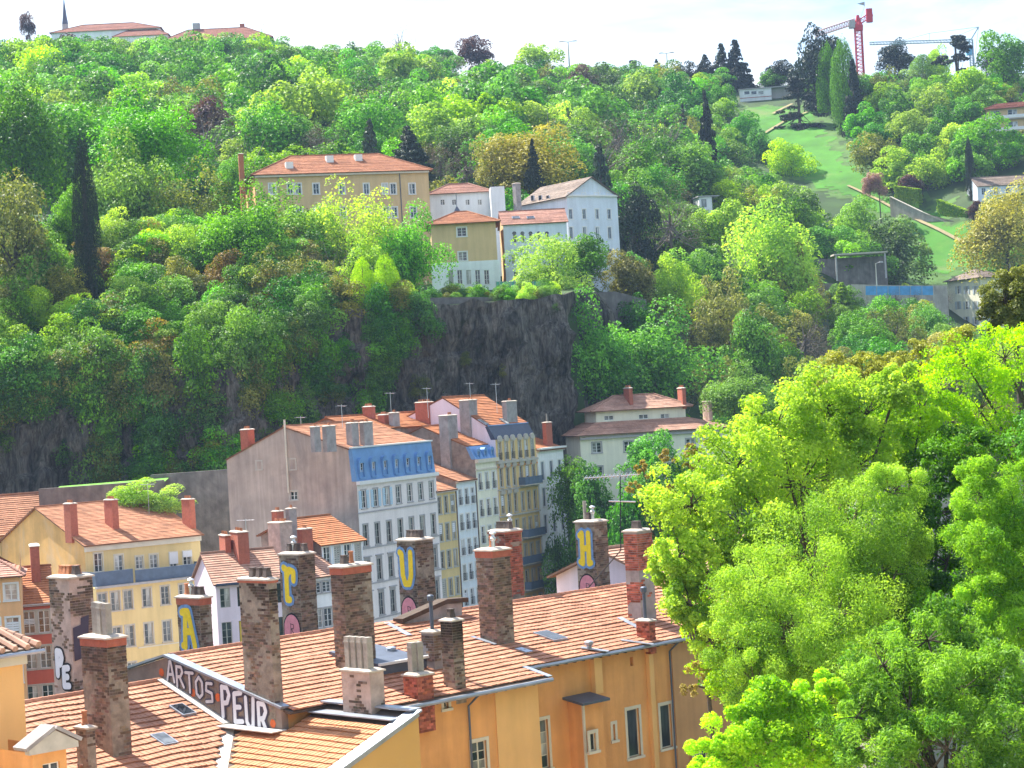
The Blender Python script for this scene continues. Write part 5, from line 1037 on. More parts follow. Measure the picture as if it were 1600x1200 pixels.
def blobs(shape, nb, rng):
    """centres and radii in a unit crown: x,y in +-.5, z in 0..1"""
    if shape == 'round':
        nl = 4; lo = rng.uniform(-.2, .2, (nl, 3)); lo[:, 2] = rng.uniform(-.18, .2, nl); lr = rng.uniform(.17, .30, nl); li = rng.integers(0, nl, nb)
        d = unit(rng.normal(size=(nb, 3))); d[:, 2] = np.abs(d[:, 2]) - .4 * rng.uniform(0, 1, nb); c = lo[li] + unit(d) * (lr[li] * rng.uniform(.6, 1.05, nb))[:, None]
        c[:, 2] = c[:, 2] * 1.2 + .44; return c, rng.uniform(.08, .16, nb)
    if shape == 'bush':
        d = unit(rng.normal(size=(nb, 3))); d[:, 2] = np.abs(d[:, 2]); r = rng.uniform(.15, .38, nb)[:, None]; c = d * r; c[:, 2] = c[:, 2] * 1.9 + .1; return c, rng.uniform(.10, .18, nb)
    if shape == 'column':
        t = rng.uniform(.04, .95, nb); w = .34 * np.sin(np.pi * np.clip(t, 0, 1) ** .75) + .06; a = rng.uniform(0, 2 * np.pi, nb)
        return np.stack([np.cos(a) * w * .75, np.sin(a) * w * .75, t], 1), np.clip(w * .6, .07, .2)
    if shape == 'cone':
        t = rng.uniform(0, 1, nb) ** 1.2; w = .44 * (1 - t) + .02; a = rng.uniform(0, 2 * np.pi, nb); q = rng.uniform(.35, 1, nb)
        return np.stack([np.cos(a) * w * q, np.sin(a) * w * q, t * .97 - .04 * q], 1), .035 + .12 * (1 - t)
    if shape == 'cedar':
        na = 26; aa = rng.uniform(0, 2 * np.pi, na); at = np.sort(rng.uniform(.1, .95, na)); al = .46 * (1.05 - at) ** .6 * rng.uniform(.45, 1.1, na); i = rng.integers(0, na, nb); s = rng.uniform(.15, 1, nb)
        return np.stack([np.cos(aa[i]) * al[i] * s + rng.normal(size=nb) * .02, np.sin(aa[i]) * al[i] * s + rng.normal(size=nb) * .02, at[i] + .05 * s - .10 * s * s + rng.normal(size=nb) * .008], 1), rng.uniform(.04, .085, nb)
    if shape == 'open':
        d = unit(rng.normal(size=(nb, 3))); d[:, 2] = np.abs(d[:, 2]) - .2; c = unit(d) * rng.uniform(.2, .42, nb)[:, None]; c[:, 2] = c[:, 2] * 1.15 + .45; return c, rng.uniform(.06, .12, nb)
def crown_mesh(name, shape, kind, n, size, nb, seed, fl=1.0, up=.25, squash=1.0):
    rng = np.random.default_rng(seed); c, r = blobs(shape, nb, rng)
    wgt = r ** 2; k = rng.choice(nb, n, p=wgt / wgt.sum()); d = unit(rng.normal(size=(n, 3)))
    flip = (d[:, 2] < -.15) & (rng.uniform(size=n) < .7); d[flip, 2] *= -1
    rr = r[k] * rng.uniform(.5, 1.0, n) ** .4; C = c[k] + d * rr[:, None] * np.array([1, 1, squash])
    if shape in ('round', 'open', 'bush', 'column', 'cedar'):
        q = np.percentile(np.abs(C[:, :2]), 97); s_ = .5 / q; C[:, :2] *= s_; c = c.copy(); c[:, :2] *= s_; z0, z1_ = np.percentile(C[:, 2], 2), np.percentile(C[:, 2], 99); C[:, 2] = (C[:, 2] - z0) / (z1_ - z0); c[:, 2] = (c[:, 2] - z0) / (z1_ - z0)
    N = unit(d * .75 + unit(rng.normal(size=(n, 3))) * .75 + np.array([0, 0, up])); 
    colr = .5 + .36 * rng.normal(size=nb)[k] + .28 * rng.normal(size=n)
    return leaf_mesh(name, C.astype(float), N, np.full(n, size), .62 * fl, LM[kind], rng, col=colr), c, r
def limb_mesh(name, c, seed, nmax=26, r0=.03, m=None):
    rng = random.Random(seed); mb = MB(); root = Vector((0, 0, -.02)); fork = Vector((0, 0, .28))
    mb.tube([root, fork], [r0, r0 * .75], 6)
    for p in list(c)[:nmax]:
        p = Vector(p); mid = fork.lerp(p, .5) + Vector((rng.uniform(-.04, .04), rng.uniform(-.04, .04), rng.uniform(-.05, .02)))
        st = fork + Vector((0, 0, rng.uniform(-.12, .15)))
        mb.tube([st, mid, p], [r0 * .42, r0 * .26, r0 * .08], 4, caps=False)
    return mb.mesh(name, m or m_bark)
PROTO = {}
def proto(kind, shape, cls, v=0):
    """cls: 0 far, 1 middle distance, 2 closer"""
    key = (kind, shape, cls, v)
    if key not in PROTO:
        seed = (len(PROTO) * 7919 + v * 31 + cls * 101) % 100003
        n, size, nb = ((5400, .053, 36), (9000, .043, 56), (14500, .034, 90))[cls]
        up, fl, sq = .25, 1.0, 1.0
        if kind == 'brown': n = int(n * .42); size *= .8; fl = .35
        if shape == 'open': n = int(n * .6); size *= .85
        if shape == 'cone': nb = nb * 3; sq = .40; up = .1; n = int(n * 1.7); size *= 1.25; fl = .7
        if shape == 'cedar': nb = nb * 2; sq = .35; up = .5; n = int(n * 1.5); size *= 1.1; fl = .7
        if shape == 'column': fl = .55; n = int(n * 1.9); size *= .9; nb = nb * 2
        me, c, r = crown_mesh('crown', shape, kind, n, size, nb, seed, fl, up, sq)
        lm = limb_mesh('limbs', c, seed, nmax=34 if kind in ('brown',) else 22, r0=.022 if cls else .03, m=m_bark_grey if kind == 'brown' else m_bark) if shape in ('round', 'open', 'cedar', 'bush') else None
        PROTO[key] = (me, lm)
    return PROTO[key]
_tm = MB(); _tm.tube([(0, 0, -.05), (0, 0, .12), (.02, .01, .5), (0, 0, 1)], [1.25, 1.0, .85, .6], 7); TRUNK = _tm.mesh('trunk', m_bark)
KNAME = {'bright': 'leafy_tree', 'mid': 'broadleaf_tree', 'lime': 'yellow_green_tree', 'pale': 'pale_tree', 'olive': 'olive_toned_tree', 'brown': 'budding_tree', 'gold': 'golden_tree', 'purple': 'purple_tree', 'pink': 'blossom_tree', 'dark': 'evergreen_tree', 'bluegreen': 'evergreen_tree'}
BNAME = {'bright': 'leafy_shrub', 'mid': 'deep_green_shrub', 'olive': 'olive_shrub', 'lime': 'yellow_green_shrub', 'brown': 'twiggy_shrub', 'pale': 'pale_shrub', 'gold': 'golden_shrub', 'rust': 'rusty_shrub'}
NAMES = {'round': 'leafy_tree', 'open': 'open_crowned_tree', 'bush': 'shrub', 'column': 'columnar_tree', 'cone': 'fir_tree', 'cedar': 'cedar_tree'}
def tree(x, y, zc, w, h, kind, shape, cls, label, group=None, v=0, rz=None, lean=0):
    """crown of width w and height h whose foot is at height zc; the trunk reaches the ground"""
    g = gzf(x, y); me, lm = proto(kind, shape, cls, v); zc = max(zc, g - .15 * h)
    t = thing(KNAME.get(kind, 'tree') if shape in ('round', 'open') else BNAME.get(kind, 'shrub') if shape == 'bush' else NAMES[shape], label, 'shrub' if shape == 'bush' else 'tree', (x, y, g), random.uniform(0, 6.28) if rz is None else rz, group)
    ax = random.uniform(.88, 1.14)
    inst('crown', me, t, (0, 0, zc - g), (0, 0, 0), (w * ax, w / ax, h))
    if lm: inst('limbs', lm, t, (0, 0, zc - g), (0, 0, 0), (w * ax, w / ax, h))
    if shape != 'bush':
        hh = max(zc - g + h * (.5 if shape in ('round', 'open') else .9), 1.0); r = max(.12, min(.02 * h + .008 * w, .5))
        inst('trunk', TRUNK, t, (0, 0, 0), (0, 0, 0), (r, r, hh))
    return t
def tree_px(px, top, bot, wpx, Y, kind, shape, cls, label, group=None, v=0):
    a = P(px, bot, Y); b = P(px, top, Y); w = wpx * Y / F_PX
    return tree(a.x, a.y, a.z, w * 1.08, (b.z - a.z) * 1.04, kind, shape, cls, label, group, v)
# ------------------------------------------------------------------ houses of the hill
TILE['fine'] = tile_mat('tile_fine', (.50, .22, .115), (.40, .16, .085), .42, .4)
def base_of(px, py, Y): q = P(px, py, Y); return gzf(q.x, q.y) - 1.5
EXCL = []
def excl(H, r): c = H.world((H.L / 2, H.D / 2, 0)); EXCL.append((c.x, c.y, r))
HY = mkhouse('ochre_convent_house', 'broad ochre house with hipped red roof above the cliff', (398, 275, 335), 669, rad(14), 14, base=base_of(530, 300, 335)); ze = HY.ze; excl(HY, 17)
fo = [opx(HY, 'F', a, b, 287, 303) for a, b in ((420, 431), (449, 458), (461, 471), (489, 499), (530, 539), (568, 577), (597, 606), (610, 619), (639, 649))]
fo += [(o[0], o[1], o[2] - 3.9, o[3] - 3.9) for o in fo]
walls(HY, ze, fo, [(HY.D - 11, HY.D - 9.8, ze - 3.2, ze - 1.4)], None, wm['tan'], lm=wm['peach']); addw(HY, fo, m_white, 'two', m_white); band(HY, ze - .3, .4, .5, m_cream_paint); rH = hip(HY, ze + .1, ze + 3.9, 7, 7, 'fine', .7)  # peach end wall: its sunlit look is put into the colour, front stays tan
for (a, b) in ((452, 262), (515, 252), (560, 250)):
    p = HY.hp(a, b, (0, -.7, ze + .1), (0, -3.8 / 7.7, 1)); mb = MB(); mb.box(p.x - .6, p.x + .6, p.y - .5, p.y + .8, p.z - .4, p.z + .9); mb.build('roof_vent', m_white, rH)
dp = MB(); x = HY.hy(437, 320, 0).x; dp.tube([(x, -.12, ze - .2), (x, -.12, 0)], .07, 6); HY.part('downpipe', dp, m_zinc_dark); dp = MB(); x = HY.hy(627, 320, 0).x; dp.tube([(x, -.12, ze - .2), (x, -.12, 0)], .07, 6); HY.part('downpipe', dp, m_zinc_dark)
p = HY.local(P(381, 330, 337)); chimney(HY, p.x, p.y, p.z - 6, .8, .8, 6 + (P(381, 241, 337) - P(381, 330, 337)).z, core=mat('brick_stack', (.42, .16, .075), var=.15), cap='slab')
HW = mkhouse('convent_wing', 'square ochre wing with pale ground floor and red hipped roof', (673, 352, 322), 774, rad(3), 10, base=base_of(720, 440, 322)); ze = HW.ze; excl(HW, 8)
fo = [opx(HW, 'F', 714, 729, 356, 369), opx(HW, 'F', 716, 730, 394, 407)] + [opx(HW, 'F', a, a + 9, 422, 444) for a in (700, 714, 728, 742, 756)]
walls(HW, ze, fo, (), None, wm['tan']); addw(HW, fo, m_white, 'casement', m_white); zs = HW.hy(720, 409, 0).z; bb = MB(); panel(bb, lambda x, d, z: (x, -.06 + d, z), -.3, HW.L + .3, 0, zs, fo[2:], .2); bb.face([(-.3, -.06, zs), (HW.L + .3, -.06, zs), (HW.L + .3, 0, zs), (-.3, 0, zs)]); HW.part('ground_floor_wall', bb, wm['greywhite']); hip(HW, ze + .05, ze + 2.3, 5, 4.2, 'fine', .8)
tw = MB(); tx = HW.local(P(715, 345, 334)); tw.frustum(tx.x, tx.y, ze + .3, ze + 3.9, 1.9, 1.9, .05, .05); tw.tube([(tx.x, tx.y, ze + 3.8), (tx.x, tx.y, ze + 6)], .05, 5); HW.part('lantern_roof', tw, m_zinc_dark)
HB = mkhouse('long_grey_house', 'long pale grey house with pink tiled roof behind the convent wing', (671, 304, 352), 765, rad(3), 9, base=base_of(720, 340, 352)); ze = HB.ze; excl(HB, 8)
fo = [opx(HB, 'F', a, a + 7, 312, 320) for a in (688, 706, 727, 746)]; walls(HB, ze, fo, (), None, wm['greywhite']); addw(HB, fo, m_white, 'casement'); hip(HB, ze, ze + 2.0, 4.5, 3.5, 'pink', .5)
an = MB(); q0, q1 = HB.local(P(766, 292, 347)), HB.local(P(788, 292, 347)); an.box(q0.x, q1.x, q0.y, q0.y + 5, 0, q0.z); HB.part('stair_tower', an, wm['white'])
HC = mkhouse('chapel', 'pale blue chapel wall with five round headed windows and pink tiles', (786, 351, 326), 885, rad(4), 9, base=base_of(830, 440, 326), cat='chapel'); ze = HC.ze; excl(HC, 8)
fo = [opx(HC, 'F', 801 + 12.7 * i, 807 + 12.7 * i, 365, 379) for i in range(5)] + [opx(HC, 'F', 871, 875, 363, 369), opx(HC, 'F', 799, 805, 398, 412), opx(HC, 'F', 803, 810, 425, 437)]
walls(HC, ze, fo, (), [(0, ze), (4.5, ze + 2.3), (9, ze)], wm['whiteblue'], lm=wm['tan']); addw(HC, fo, m_shut_grey, 'single')
for o in fo[:5]:
    a = MB(); xc = (o[0] + o[1]) / 2; a.prism([(xc + .34 * math.cos(t), o[3] - .02 + .36 * math.sin(t)) for t in [math.pi * k / 8 for k in range(9)]], -.015, .05, lambda x, d, z: (x, d, z)); HC.part('window_arch', a, m_glass)
rC, sC = two_slopes(HC, 0, ze, 4.5, ze + 2.3, 9, ze, 'pink', ox=.3)
for a in (806, 829): p = HC.hp(a, 342, (0, 0, ze), (0, -sC, 1)); skylight(HC, rC, p.z + .12, p.x, p.y, 1.2, .8, sC)
HD = mkhouse('tall_white_convent', 'tall white four storey convent house with grey tiled gable roof', (885, 306, 340), 964, rad(33), 15, base=base_of(920, 440, 345)); ze = HD.ze; excl(HD, 11)
fo = []
for (yt_, yb_) in ((302, 307), (327, 342), (355, 373), (389, 409), (418, 432)):
    for cx in (891, 912, 932, 951): k = (yt_ - 300) * .03; fo.append(opx(HD, 'F', cx + k - 3, cx + k + 3, yt_, yb_))
lo = [opx(HD, 'L', a, a + 5, 306, 313) for a in (829, 841, 853)]
w = MB(); panel(w, HD.side('F'), 0, HD.L, 0, ze, fo, .2); panel(w, HD.side('L'), 0, HD.D, 0, ze, lo, .2); panel(w, HD.side('R'), 0, HD.D, 0, ze); panel(w, HD.side('B'), 0, HD.L, 0, ze); zr = HD.hy(918, 277, 0).z
for y in (0, HD.D): w.face([(0, y, ze), (HD.L, y, ze), (HD.L / 2, y, zr)])
HD.part('wall', w, wm['whiteblue']); addw(HD, fo, m_shut_blue, 'two', m_white); addw(HD, lo, m_zinc_dark, 'single', k='L'); band(HD, ze - .1, .3, .3, m_white)
rf = MB(); s_ = (zr - ze) / (HD.L / 2); o_ = .5; tiles_plane(rf, (-o_, HD.D, ze - s_ * o_ + .1), (-o_, -.4, ze - s_ * o_ + .1), (HD.L / 2, HD.D, zr + .1), (HD.L / 2, -.4, zr + .1), .45); tiles_plane(rf, (HD.L + o_, -.4, ze - s_ * o_ + .1), (HD.L + o_, HD.D, ze - s_ * o_ + .1), (HD.L / 2, -.4, zr + .1), (HD.L / 2, HD.D, zr + .1), .45); HD.part('roof', rf, TILE['brown'])
for i in (-1, 1): HD.win('F', HD.L / 2 + i * 1.6, ze + .5, .6, .9, m_white, 'single', None, y0=-.12)
p = HD.local(P(808, 310, 348)); chimney(HD, p.x, p.y, ze - 6, 1.0, 1.0, 6 + (P(808, 284, 348) - P(808, 305, 348)).z + 1.0, core=m_core_grey, pots=())
# tennis-court green fence by the cliff edge and the terrace wall below the tall house
def fence_px(name, label, x0, x1, yt, yb, Y, m, n=12, cat='fence'):
    t = thing(name, label, cat, P(x0, yb, Y)); o0 = t.location
    a0, a1, b0, b1 = P(x0, yb, Y) - o0, P(x1, yb, Y) - o0, P(x0, yt, Y) - o0, P(x1, yt, Y) - o0
    pn = MB(); pn.face([a0, a1, b1, b0]); pn.face([(b0 + Vector((0, .03, 0))), (b1 + Vector((0, .03, 0))), (a1 + Vector((0, .03, 0))), (a0 + Vector((0, .03, 0)))]); pn.build('netting', m, t)
    for k in range(n + 1):
        q = MB(); p0, p1 = a0.lerp(a1, k / n), b0.lerp(b1, k / n); q.tube([p0 + Vector((0, -.05, -1)), p1 + Vector((0, -.05, .1))], .05, 5); q.build('post', m_shut_grey, t)
    return t
fence_px('court_fence', 'green netting fence at the cliff edge below the chapel', 775, 845, 440, 465, 300, mat('green_netting', (.12, .36, .26), var=.3, scale=1.5))
wallpx('terrace_wall', 'grey blue terrace wall under the tall white convent', [(878, 462), (960, 455), (1010, 468)], (318, 322, 326), None, m_oldwall)
wallpx('cliff_parapet', 'low stone parapet along the cliff edge', [(628, 466), (740, 464), (832, 466)], (284, 287, 291), None, m_oldwall, .5)
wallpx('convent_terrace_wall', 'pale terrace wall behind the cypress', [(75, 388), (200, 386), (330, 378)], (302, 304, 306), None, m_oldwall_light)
# white villa on the right, lit on its left face
WV = mkhouse('white_villa', 'three storey white villa with shutters on the right hand terrace', (1531, 434, 436), 1568, rad(24), 11, base=base_of(1530, 500, 440)); ze = WV.ze; excl(WV, 9)
l0 = WV.hx(1480, 440, 0); WV.D = l0.y
lo = [opx(WV, 'L', a, a + 5, yt_, yt_ + 12) for yt_ in (447, 471, 495) for a in (1495, 1508, 1522)]; fo = [(WV.L * .3, WV.L * .3 + .9, ze - 9.5, ze - 7.6), (WV.L * .7, WV.L * .7 + .9, ze - 9.5, ze - 7.6)]
walls(WV, ze, fo, lo, None, wm['cream']); addw(WV, lo, m_white, 'casement', None, k='L', shut=m_shut_blue); addw(WV, fo, m_white, 'casement', None, shut=m_shut_blue); hip(WV, ze + .05, ze + 2.2, WV.D / 2, 3, 'brown', .7)
# brown balcony house and grey roofed house up on the right
RB = mkhouse('balcony_house', 'modern stone house with red roof and long balconies on the upper slope', (1540, 172, 545), 1640, rad(-12), 10, base=base_of(1580, 200, 545)); ze = RB.ze; excl(RB, 10)
fo = [(x, x + 2.4, z, z + 2.0) for x in (1.2, 5.6, 10, 14) for z in (ze - 2.4, ze - 5.6)]; walls(RB, ze, fo, (), None, wm['tan']); addw(RB, fo, m_white, 'casement'); rr_ = hip(RB, ze, ze + 1.9, 5, 3, 'red', .9)
for z in (ze - 3.0, ze - 6.2): b = MB(); b.box(-.2, RB.L, -1.3, 0, z, z + .2); bo = RB.part('balcony', b, m_stone); b = MB(); b.box(-.2, RB.L, -1.3, -1.24, z + .3, z + 1.1); b.build('railing', m_white, bo)
GH_ = mkhouse('grey_roofed_house', 'white house with grey brown tiled roof behind a clipped hedge', (1527, 291, 500), 1640, rad(4), 9, base=base_of(1570, 300, 500)); ze = GH_.ze; excl(GH_, 9)
fo = [(x, x + 1.0, ze - 2.1, ze - .5) for x in (1, 4, 7, 10, 13)]; walls(GH_, ze, fo, (), [(0, ze), (4.5, ze + 2.4), (9, ze)], wm['whiteblue']); addw(GH_, fo, m_shut_blue, 'casement'); rG, sG = two_slopes(GH_, 0, ze, 4.5, ze + 2.4, 9, ze, 'brown')
SH = mkhouse('white_sports_hall', 'flat roofed white hall with a strip of dark windows at the top of the lawn', (1155, 141, 628), 1205, rad(-8), 14, base=base_of(1190, 165, 625), cat='hall'); ze = SH.ze; excl(SH, 12)
fo = [opx(SH, 'F', a, a + 8, 143, 147) for a in (1163, 1174, 1185)]; walls(SH, ze, fo, (), None, wm['white']); addw(SH, fo, m_zinc_dark, 'single'); mb = MB(); mb.box(-.3, SH.L + 16, -.3, SH.D, ze + .01, ze + .3); SH.part('roof', mb, m_stone_grey); mb = MB(); mb.box(SH.L + .01, SH.L + 16, 1.2, SH.D, 0, ze); SH.part('annex_wall', mb, wm['hallgrey']); band(SH, ze - 2.6, .18, .06, mat('red_stripe', (.4, .08, .06)), 'stripe')
SD = mkhouse('garden_shed', 'little white flat roofed shed among the trees', (1092, 308, 440), 1112, rad(10), 5, base=base_of(1105, 318, 440), cat='shed'); ze = SD.ze; excl(SD, 5); walls(SD, ze, [(.5, 1.6, ze - 2.2, ze - .5)], (), None, wm['white']); addw(SD, [(.5, 1.6, ze - 2.2, ze - .5)], m_zinc_dark, 'single'); mb = MB(); mb.box(-.3, SD.L + 1.6, -.4, 5, ze + .01, ze + .22); SD.part('roof', mb, m_stone_grey)
# two tiered tiled villa below the cliff
TV = mkhouse('two_tier_tiled_villa', 'cream villa with two tiers of tiled roof beside the foot of the cliff', (906, 682, 276), 1140, rad(12), 13, base=2); ze = TV.ze
fo = [opx(TV, 'F', a, b, c, d) for a, b, c, d in ((925, 940, 692, 707), (1033, 1048, 688, 702), (1072, 1086, 686, 700), (975, 990, 690, 705))]; fo += [(o[0], o[1], o[2] - 3.6, o[3] - 3.2) for o in fo]
walls(TV, ze, fo, (), None, wm['cream']); addw(TV, fo, m_white, 'casement', m_stone_grey); band(TV, ze - .5, .3, .4, m_stone_grey)
x0_, x1_ = TV.hy(930, 645, 3.5).x, TV.hy(1072, 640, 3.5).x; zl = TV.hy(930, 660, 3.5).z; zu = TV.hy(930, 643, 3.5).z
rf = MB(); tiles_plane(rf, (-.7, -.7, ze + .1), (TV.L + .7, -.7, ze + .1), (x0_, 3.4, zl), (x1_, 3.4, zl), .4); tiles_plane(rf, (TV.L + .7, -.7, ze + .1), (TV.L + .7, 13.7, ze + .1), (x1_, 3.4, zl), (x1_, 10, zl), .4); tiles_plane(rf, (-.7, 13.7, ze + .1), (-.7, -.7, ze + .1), (x0_, 10, zl), (x0_, 3.4, zl), .4); TV.part('lower_roof', rf, TILE['pale'])
wl = MB(); uo = [opx(TV, 'F', a, b, c, d, 3.5) for a, b, c, d in ((944, 959, 650, 656), (998, 1013, 648, 654), (1032, 1046, 647, 653))]; panel(wl, lambda x, d, z: (x, 3.5 + d, z), x0_ + .1, x1_ - .1, zl - .5, zu, uo, .2); wl.box(x0_ + .1, x1_ - .1, 3.8, 10, zl - .5, zu); TV.part('upper_wall', wl, wm['cream']); addw(TV, uo, m_white, 'casement', None, y=3.5)
hip(TV, zu, zu + 1.9, 7, 3.5, 'pale', .8, .4, x0_, x1_, 3.5, 10.5)
for (xl_, xc_, xr_, yt_, px_, py_) in ((974, 982, 988, 607, 984, 632), (1058, 1065, 1071, 607, 1067, 632)): chim_px(TV, TV.hp(px_, py_, (0, 2.7, zu), (0, -.5, 1)), xl_, xc_, xr_, yt_, **RED)
chim_px(TV, TV.hp(1108, 650, (0, 3.4, zl), (0, -.3, 1)), 1097, 1104, 1112, 628, core=m_core_pink, cap='slab', pots=())
# convent on the crest with its spire
CV = mkhouse('crest_convent', 'long convent with red hipped roof on the crest of the hill', (250, 66, 705), 424, rad(3), 14, base=base_of(340, 80, 705)); ze = CV.ze; excl(CV, 18)
fo = grid(CV, 14, [(ze - 3.2, 2.0), (ze - 7, 2.0)], 1.1); walls(CV, ze, fo, (), None, wm['greywhite']); addw(CV, fo, m_shut_grey, 'casement'); rc_ = hip(CV, ze, ze + 5, 7, 9, 'red', .6, .5)
p = CV.hp(307, 44, (0, 0, ze), (0, -.7, 1)); mb = MB(); mb.box(p.x - 1.2, p.x + 1.2, p.y - 1, p.y + 1.5, p.z - 1, p.z + 1.6); mb.build('lucarne', m_stone_grey, rc_); p = CV.hp(378, 45, (0, 0, ze), (0, -.7, 1)); chimney(CV, p.x, p.y + 2, p.z - 1, 1.6, 1, 3.0, core=m_redbrick, cap='slab', pots=())
CV3 = mkhouse('crest_convent_link', 'low link building between the two crest convent roofs', (178, 58, 712), 262, rad(2), 10, base=base_of(220, 75, 712)); walls(CV3, CV3.ze, (), (), None, wm['greywhite']); hip(CV3, CV3.ze, CV3.ze + 3.6, 5, 6, 'red', .6, .5)
CV2 = mkhouse('crest_convent_wing', 'lower convent wing with red roofs beside the spire', (80, 52, 715), 250, rad(2), 12, base=base_of(160, 70, 715)); ze = CV2.ze; excl(CV2, 16); walls(CV2, ze, (), (), None, wm['greywhite']); hip(CV2, ze, ze + 3.4, 6, 10, 'red', .6, .5)
sp = thing('church_spire', 'slender grey church spire rising behind the crest convent', 'spire', P(103, 60, 725)); s0 = sp.location; k = 725 / F_PX
mb = MB(); mb.frustum(0, 0, 0, 22 * k, 4 * k, 4 * k, 4 * k, 4 * k); mb.build('tower', m_stone_grey, sp); mb = MB(); mb.lathe(0, 0, [(5 * k, 22 * k), (3.2 * k, 34 * k), (.3 * k, 62 * k)], 8); mb.build('spire_roof', mat('spire_slate', (.10, .10, .15), var=.1), sp); mb = MB(); mb.tube([(0, 0, 61 * k), (0, 0, 66 * k)], .08, 5); mb.build('cross', m_iron, sp)
# terrace walls, blue screen and yard on the right
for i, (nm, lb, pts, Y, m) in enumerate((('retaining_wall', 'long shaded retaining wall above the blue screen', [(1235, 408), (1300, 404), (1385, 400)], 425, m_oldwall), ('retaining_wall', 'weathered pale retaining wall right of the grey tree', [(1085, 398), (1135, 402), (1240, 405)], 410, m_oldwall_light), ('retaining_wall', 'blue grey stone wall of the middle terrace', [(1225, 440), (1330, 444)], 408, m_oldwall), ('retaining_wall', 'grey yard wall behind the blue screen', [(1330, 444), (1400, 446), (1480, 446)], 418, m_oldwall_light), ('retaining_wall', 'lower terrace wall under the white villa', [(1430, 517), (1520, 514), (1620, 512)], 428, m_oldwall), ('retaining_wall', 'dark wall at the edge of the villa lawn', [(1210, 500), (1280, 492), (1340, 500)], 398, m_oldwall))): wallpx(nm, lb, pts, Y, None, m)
t = thing('canopy_roof', 'thin pale canopy roof over the upper retaining wall', 'canopy', P(1300, 402, 424)); mb = MB(); mb.box(0, 11, -2.5, 2, .2, .5); mb.build('roof_slab', m_stone, t); mb = MB(); mb.box(.3, .6, -2.2, -1.9, -5, .2); mb.build('post', m_stone_grey, t); mb = MB(); mb.box(10.3, 10.6, -2.2, -1.9, -5, .2); mb.build('post', m_stone_grey, t)
fence_px('blue_screen', 'bright blue screen strung along the terrace wall', 1352, 1458, 447, 461, 412, mat('blue_screen', (.10, .33, .62), var=.2, scale=.8), 6, 'screen')
drape('villa_lawn', [P(1290, 512, 405), P(1440, 508, 425), P(1440, 505, 436), P(1290, 509, 420)], mat('lawn_bright', (.16, .42, .03)), .5)
wallpx('park_wall', 'pale boundary wall running down the grass slope', [(1390, 308), (1440, 332), (1512, 362)], (512, 505, 498), None, m_oldwall_light, .5, m_stone)
def hedge(label, pts, Y, wd):
    q0, q1 = P(*pts[0], Y[0]), P(*pts[1], Y[1]); hh = (P(pts[0][0], pts[0][1] - wd, Y[0]) - q0).z; t = thing('clipped_hedge', label, 'hedge', q0); rng = np.random.default_rng(int(pts[0][0])); n = 2600
    d = q1 - q0; nv = Vector((-d.y, d.x, 0)).normalized(); u_ = rng.uniform(0, 1, n); f = rng.integers(0, 3, n); a = rng.uniform(0, 1, n); C_ = []; N_ = []
    for i in range(n):
        b = d * u_[i]
        if f[i] == 0: C_.append(b + Vector((0, 0, hh * a[i]))); N_.append(-nv)
        elif f[i] == 1: C_.append(b + nv * 1.6 * a[i] + Vector((0, 0, hh))); N_.append(Vector((0, 0, 1)))
        else: C_.append(b + nv * 1.6 + Vector((0, 0, hh * a[i]))); N_.append(nv)
    C_ = np.array([tuple(c) for c in C_]); N_ = np.array([tuple(c) for c in N_]); inst('foliage', leaf_mesh('foliage', C_ + rng.normal(size=C_.shape) * .06, unit(N_ + rng.normal(size=N_.shape) * .35), np.full(n, .5), .7, LM['pale'], rng), t)
    mb = MB(); e = [Vector((0, 0, -.8)), d + Vector((0, 0, -.8))]; mb.face([e[0], e[1], d + Vector((0, 0, hh * .97)), Vector((0, 0, hh * .97))]); mb.face([Vector((0, 0, hh * .97)), d + Vector((0, 0, hh * .97)), d + nv * 1.5 + Vector((0, 0, hh * .97)), nv * 1.5 + Vector((0, 0, hh * .97))]); mb.build('stems', LM['mid'], t)
# cranes
def lattice(mb, p0, p1, w, n, r):
    p0, p1 = Vector(p0), Vector(p1); d = (p1 - p0).normalized(); a = d.cross(Vector((0, 1, 0)) if abs(d.y) < .9 else Vector((1, 0, 0))).normalized() * w / 2; b = d.cross(a).normalized() * w / 2; cs = [a + b, a - b, -a - b, -a + b]
    for c in cs: mb.tube([p0 + c, p1 + c], r, 4)
    for k in range(n):
        q, s = p0.lerp(p1, k / n), p0.lerp(p1, (k + 1) / n)
        for i in range(4): mb.tube([q + cs[i], s + cs[(i + 1) % 4]], r * .6, 3, caps=False); mb.tube([s + cs[i], s + cs[(i + 1) % 4]], r * .6, 3, caps=False)
m_crane_red = mat('crane_red', (.50, .03, .05), rough=.5, var=.1); m_crane_pale = mat('crane_white_red', (.62, .45, .46), rough=.5, var=.1); m_crane_grey = mat('crane_grey', (.28, .38, .44), rough=.5, var=.1)
Y = 625; k = Y / F_PX; cr = thing('tower_crane', 'red tower crane with white and red jib on the crest', 'crane', P(1347, 140, Y)); b0 = cr.location; T = lambda px, py: P(px, py, Y) - b0
mb = MB(); lattice(mb, T(1346, 140), T(1341, 46), 2.0, 16, .16); mb.build('mast', m_crane_red, cr)
mb = MB(); lattice(mb, T(1336, 33), T(1273, 54), 1.5, 16, .14); mb.build('jib', m_crane_pale, cr)
mb = MB(); lattice(mb, T(1342, 35), T(1362, 22), 1.3, 4, .13); mb.build('counter_jib', m_crane_red, cr); q = T(1358, 22); mb = MB(); mb.box(q.x - .9, q.x + .9, q.y - .8, q.y + .8, q.z - 2.5, q.z + 1.6); mb.build('counterweight', m_crane_red, cr)
